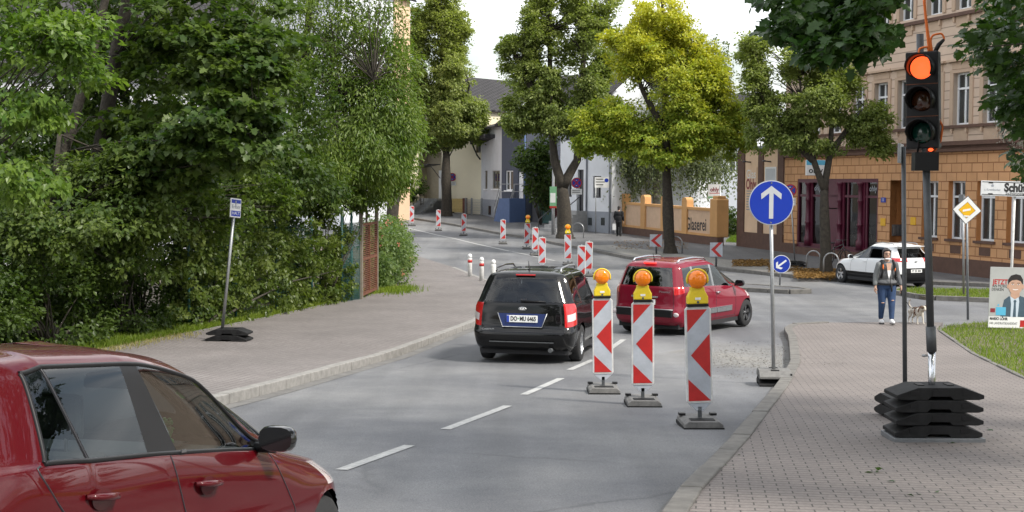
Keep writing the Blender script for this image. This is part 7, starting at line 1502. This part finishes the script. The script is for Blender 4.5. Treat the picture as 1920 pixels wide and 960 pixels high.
def hand(w, d, side, curl=.5, L_=.085):
    """palm, four unequal bent fingers and a thumb that leaves the side of the palm; w wrist, d pointing down the arm"""
    w, d = Vector(w), Vector(d).normalized(); s = Vector((0, -1, 0)) - d * Vector((0, -1, 0)).dot(d); s.normalize(); n = d.cross(s) * side
    out = [('t', [tuple(w), tuple(w + d * .045), tuple(w + d * .085)], [.024, .034, .032])]
    for k, l in enumerate((.072, .080, .074, .058)):
        o = w + d * .085 + s * (.027 - .018 * k); a = o + d * l * .45 + n * l * .12 * curl; b = a + (d * (1 - .5 * curl) + n * curl).normalized() * l * .35; c = b + (d * (1 - curl) + n * curl * 1.4).normalized() * l * .28
        out.append(('t', [tuple(o), tuple(a), tuple(b), tuple(c)], [.0095, .009, .0085, .007]))
    t0 = w + d * .03 + s * .03; t1 = t0 + (d * .6 + s * .7 + n * .3).normalized() * .04; t2 = t1 + (d + n * .3).normalized() * .03; out.append(('t', [tuple(t0), tuple(t1), tuple(t2)], [.012, .011, .009])); return out
# ---- the woman walking towards the camera with her dog
wq = G(1661, 608, .12); wm = thing('person', 'woman in grey cardigan and ripped jeans with backpack, walking a dog on the pavement', 'person', tuple(wq), math.radians(3))
HW = (-.275, -.05, .86); HL = (.30, -.10, .86)
body = [('b', (-.02, -.03, 1.605), (.078, .098, .112)), ('b', (-.02, -.055, 1.555), (.058, .072, .062)), ('b', (-.02, -.125, 1.59), (.013, .018, .022)), ('t', [(0, .0, 1.40), (-.012, -.01, 1.50)], [.062, .056]),
        ('b', (0, 0, 1.27), (.19, .12, .17)), ('b', (0, 0, 1.05), (.15, .095, .17)), ('b', (0, .01, .90), (.17, .11, .12)),
        ('t', [(-.17, 0, 1.37), (-.235, .02, 1.12), HW], [.058, .045, .028]), ('t', [(.17, 0, 1.37), (.245, .03, 1.12), HL], [.058, .045, .028]),
        ('t', [(-.10, 0, .86), (-.105, -.03, .48), (-.085, .10, .09)], [.085, .06, .04]), ('t', [(.10, 0, .86), (.085, -.10, .49), (.06, -.20, .11)], [.085, .06, .04]), ('b', (-.085, .05, .05), (.04, .10, .035)), ('b', (.06, -.25, .07), (.04, .10, .04)),
        ('b', (-.098, -.02, 1.6), (.012, .02, .03)), ('b', (.058, -.02, 1.6), (.012, .02, .03))] + hand(HW, (-.05, -.1, -1), -1, .5) + hand(HL, (.05, -.1, -1), 1, .8)
bo = fuse('body', body, 'skin', wm, .0085, 2)
fuse('jeans', [('b', (0, .015, .88), (.225, .155, .13)), ('t', [(-.105, .0, .84), (-.112, -.03, .49), (-.09, .09, .15)], [.118, .082, .056]), ('t', [(.105, .0, .84), (.09, -.10, .50), (.065, -.19, .16)], [.118, .082, .056])], 'jeans', wm, .012)
b = MB(); b.ball((.085, -.185, .56), (.035, .008, .012)); b.ball((-.115, -.115, .50), (.04, .008, .010)); b.build('knee_tear', 'skin', wm)
fuse('cardigan', [('b', (0, .005, 1.30), (.212, .138, .15)), ('b', (0, .005, 1.13), (.205, .142, .18)), ('b', (0, .01, .95), (.238, .165, .12)), ('t', [(-.10, .01, 1.42), (.10, .01, 1.42)], [.045, .045]), ('t', [(-.185, 0, 1.36), (-.245, .02, 1.12), (-.278, -.04, .92)], [.074, .064, .048]), ('t', [(.185, 0, 1.36), (.255, .03, 1.12), (.302, -.08, .92)], [.074, .064, .048])], 'cardigan', wm, .012)
fuse('sleeve', [('t', [(-.188, -.01, 1.35), (-.25, .008, 1.12), (-.282, -.045, .925)], [.077, .067, .05])], 'sleeve', wm, .012)  # lighter grey over one arm only: its brighter light put into the colour
b = MB(); b.add([(-.062, -.128, 1.40), (.062, -.128, 1.40), (.03, -.152, 1.20), (.0, -.156, 1.14), (-.035, -.150, 1.2)], [(0, 4, 3, 2, 1)]); b.build('neckline', 'skin', wm)
b = MB(); b.add([(-.042, -.150, 1.24), (.042, -.150, 1.24), (.02, -.160, 1.10), (0, -.163, 1.03), (-.022, -.160, 1.10)], [(0, 4, 3, 2, 1)]); b.build('top', 'letter_white', wm)
hr = fuse('hair', [('b', (-.02, .012, 1.635), (.092, .105, .108)), ('b', (-.02, .03, 1.57), (.084, .075, .085)), ('t', [(-.085, -.06, 1.68), (-.02, -.098, 1.695), (.05, -.075, 1.675)], [.022, .026, .022]), ('t', [(-.098, -.04, 1.65), (-.098, -.03, 1.56)], [.02, .014]), ('t', [(.058, -.04, 1.65), (.06, -.03, 1.57)], [.02, .014])], 'hair', wm, .009, 3)
b = MB()
for sx in (-.052, .012): b.tube([(sx + .028 * math.cos(t), -.122 - .002, 1.612 + .018 * math.sin(t)) for t in np.linspace(0, 2 * math.pi, 13)], .0035, 5, cap=False)
b.tube([(-.024, -.126, 1.615), (-.016, -.126, 1.615)], .003, 5); b.tube([(-.08, -.12, 1.615), (-.10, -.03, 1.615)], .003, 5); b.tube([(.04, -.12, 1.615), (.06, -.03, 1.615)], .003, 5); b.build('glasses', 'black_plastic', wm)
for sx in (-.052, .012): b = MB(); b.ball((sx, -.119, 1.612), (.012, .006, .007)); b.build('eye', 'hair', wm)
b = MB(); b.ball((-.02, -.124, 1.548), (.022, .006, .006)); b.build('mouth', 'letter_wine', wm)
fuse('face_mask', [('b', (-.02, -.085, 1.495), (.062, .055, .022))], 'letter_white', wm, .008, 2)
for sx in (-1, 1):
    b = MB(); b.tube([(sx * .125, .10, 1.42), (sx * .13, -.02, 1.455), (sx * .135, -.125, 1.36), (sx * .15, -.150, 1.20), (sx * .17, -.10, 1.06)], [.026] * 5, 8); s_ = b.build('backpack_strap', 'black_cloth', wm)
    b = MB(); b.ball((sx * .140, -.148, 1.31 if sx < 0 else 1.24), (.018, .02, .07)); b.build('orange_patch', 'orange_cloth', s_)
b = MB(); b.tube([(.235 * math.cos(t), .01 - .178 * math.sin(t), .95 - .02 * math.sin(t)) for t in np.linspace(-.3, math.pi + .3, 20)], .020, 8); b.tube([(.05, -.175, .93), (.06, -.18, .76)], .02, 6); b.tube([(.02, -.178, .94), (.02, -.178, 1.12)], .008, 5); b.build('waist_strap', 'black_cloth', wm)
bk = fuse('backpack', [('b', (0, .21, 1.25), (.16, .10, .22))], 'black_cloth', wm, .015)
for c, r, tz in (((-.085, .045, .055), (.05, .125, .05), 0), ((.06, -.255, .075), (.05, .125, .05), .25)):
    s_ = fuse('shoe', [('b', c, r), ('b', (c[0], c[1] + .05, c[2] + .03), (.045, .06, .05))], 'shoe', wm, .010, 3); b = MB(); b.ball((c[0], c[1], c[2] - .034), (.052, .128, .02), 14); b.build('sole', 'sole', s_)
# ---- the dog
dq = G(1717, 607, .12); dg = thing('dog', 'small cream and brown dog in a harness trotting beside the woman', 'dog', tuple(dq), math.radians(14))
fuse('body', [('t', [(.0, -.15, .30), (0, .0, .29), (0, .17, .30)], [.088, .082, .070]), ('b', (0, -.14, .275), (.085, .09, .095)), ('t', [(0, -.20, .33), (.01, -.27, .375)], [.062, .055]), ('b', (.012, -.31, .385), (.06, .066, .056)), ('t', [(.012, -.34, .365), (.014, -.40, .345)], [.034, .024]),
              ('t', [(-.055, -.17, .25), (-.056, -.155, .14), (-.056, -.16, .02)], [.036, .021, .017]), ('t', [(.055, -.17, .25), (.058, -.20, .14), (.058, -.23, .025)], [.036, .021, .017]), ('b', (-.056, -.175, .016), (.020, .03, .016)), ('b', (.058, -.245, .018), (.020, .03, .016)),
              ('t', [(-.055, .17, .27), (-.06, .13, .18), (-.06, .21, .11), (-.06, .19, .02)], [.05, .034, .018, .016]), ('t', [(.055, .17, .27), (.06, .15, .18), (.06, .24, .12), (.06, .25, .02)], [.05, .034, .018, .016]), ('b', (-.06, .175, .015), (.019, .028, .015)), ('b', (.06, .235, .015), (.019, .028, .015)),
              ('t', [(0, .22, .34), (-.02, .27, .42), (-.03, .25, .50), (-.02, .20, .54)], [.026, .022, .018, .012])], 'fur', dg, .009, 3)
for sx in (-1, 1):
    e_ = fuse('ear', [('t', [(.012 + sx * .045, -.30, .43), (.012 + sx * .075, -.315, .425), (.012 + sx * .082, -.33, .385)], [.02, .022, .014])], 'fur_brown', dg, .008, 2); b = MB(); b.ball((.012 + sx * .028, -.366, .392), (.008, .006, .008)); b.build('eye', 'hair', dg)
    fuse('eye_patch', [('b', (.012 + sx * .034, -.335, .40), (.034, .036, .034))], 'fur_brown', dg, .008, 2)
fuse('back_patch', [('b', (.01, .05, .335), (.074, .10, .05))], 'fur_brown', dg, .01, 3)
b = MB(); b.ball((.014, -.424, .352), (.014, .01, .011)); b.build('nose', 'hair', dg)
b = MB(); b.tube([(.098 * math.cos(t), -.08, .29 + .10 * math.sin(t)) for t in np.linspace(0, 2 * math.pi, 20)], .010, 6, cap=False); b.tube([(.075 * math.cos(t), -.22 - .03 * math.sin(t), .335 + .075 * math.sin(t)) for t in np.linspace(0, 2 * math.pi, 20)], .011, 6, cap=False); b.tube([(0, -.08, .392), (0, -.23, .412)], .010, 6); b.build('harness', 'rust', dg)
h0 = np.array(wq) + np.array([.31, -.12, .77]); d0_ = np.array(dq) + np.array([.03, -.10, .40]); b = MB()
b.tube([tuple(h0 * (1 - t) + d0_ * t - np.array([0, 0, .18 * math.sin(math.pi * t)]) - h0) for t in np.linspace(0, 1, 12)], .007, 6); b.box(-.018, .018, -.03, .03, -.10, .03); ls = b.build('dog_leash', 'black_plastic', None, 0, tuple(h0)); tag(ls, 'black leash hanging between the hand of the woman and the small dog', 'leash')
# ---- the man in black by the garden wall
mq = G(1160, 443, .12); mn = thing('person', 'man in black coat and trousers standing by the garden wall, seen from behind', 'person', tuple(mq), math.radians(155))
fuse('body', [('b', (0, -.04, 1.60), (.078, .095, .11)), ('t', [(0, .01, 1.40), (0, -.02, 1.5)], [.06, .055]), ('b', (0, 0, 1.2), (.18, .11, .25)), ('t', [(-.19, 0, 1.36), (-.24, .02, 1.1), (-.24, -.1, .86)], [.05, .04, .028]), ('t', [(.19, 0, 1.36), (.24, .02, 1.1), (.23, -.12, .88)], [.05, .04, .028]), ('t', [(-.09, 0, .86), (-.1, -.02, .48), (-.1, .02, .08)], [.08, .06, .04]), ('t', [(.09, 0, .86), (.1, -.03, .48), (.1, -.08, .08)], [.08, .06, .04]), ('b', (0, -.135, 1.59), (.014, .02, .02))] + hand((-.24, -.1, .86), (0, -.15, -1), -1) + hand((.23, -.12, .88), (0, -.15, -1), 1), 'skin', mn, .012, 2)
fuse('coat', [('b', (0, 0, 1.26), (.225, .15, .18)), ('b', (0, .01, 1.0), (.22, .155, .28)), ('b', (0, .01, .82), (.21, .15, .12)), ('t', [(-.205, 0, 1.36), (-.258, .02, 1.1), (-.25, -.09, .9)], [.078, .066, .05]), ('t', [(.205, 0, 1.36), (.258, .02, 1.1), (.24, -.11, .92)], [.078, .066, .05])], 'black_cloth', mn, .014)
fuse('trousers', [('t', [(-.09, .01, .84), (-.1, -.01, .48), (-.1, .03, .10)], [.11, .085, .07]), ('t', [(.09, .01, .84), (.1, -.02, .48), (.1, -.07, .10)], [.11, .085, .07])], 'black_cloth', mn, .014)
fuse('hair', [('b', (0, -.005, 1.63), (.09, .10, .10)), ('b', (0, .03, 1.56), (.08, .07, .07))], 'hair', mn, .01, 2)
for sx in (-.1, .1): fuse('shoe', [('b', (sx, -.03, .045), (.05, .13, .045))], 'sole', mn, .012, 2)
pb = np.array(mq) + np.array([-.26, -.02, .55]); b = MB(); b.box(-.1, .1, -.04, .04, -.2, .16); b.tube([(-.05, 0, .16), (0, 0, .30), (.05, 0, .16)], .008, 5); bg_ = b.build('carrier_bag', 'banner', None, .02, tuple(pb)); tag(bg_, 'small pale carrier bag in the hand of the man in black', 'bag')
# ---- driver of the black people carrier, seen through the rear window
kc = bpy.data.objects['people_carrier']; bpy.context.view_layer.update(); dp = kc.matrix_world @ Vector((.95, .36, .46))
dr = thing('person', 'driver in dark clothes seen from behind through the rear window of the black people carrier', 'person', tuple(dp), math.pi - kyaw)
fuse('body', [('b', (0, -.03, .73), (.078, .095, .11)), ('t', [(0, .03, .52), (0, .0, .64)], [.06, .055]), ('b', (0, .03, .33), (.18, .11, .22)), ('t', [(-.19, .02, .47), (-.23, -.12, .28), (-.14, -.42, .36)], [.05, .042, .03]), ('t', [(.19, .02, .47), (.23, -.12, .28), (.14, -.42, .36)], [.05, .042, .03]), ('t', [(-.09, 0, .10), (-.11, -.38, .14), (-.11, -.52, -.10)], [.08, .062, .045]), ('t', [(.09, 0, .10), (.11, -.38, .14), (.11, -.52, -.10)], [.08, .062, .045]), ('b', (0, -.125, .72), (.013, .018, .02))] + hand((-.14, -.42, .36), (.2, -1, .2), -1, .9) + hand((.14, -.42, .36), (-.2, -1, .2), 1, .9), 'skin', dr, .014, 2)
fuse('jacket', [('b', (0, .03, .36), (.215, .14, .20)), ('b', (0, .03, .16), (.2, .15, .14)), ('t', [(-.2, .02, .47), (-.24, -.12, .28), (-.16, -.36, .35)], [.07, .06, .045]), ('t', [(.2, .02, .47), (.24, -.12, .28), (.16, -.36, .35)], [.07, .06, .045])], 'black_cloth', dr, .016)
fuse('hair', [('b', (0, .005, .755), (.09, .10, .10)), ('b', (0, .03, .69), (.08, .07, .07))], 'hair', dr, .012, 2)
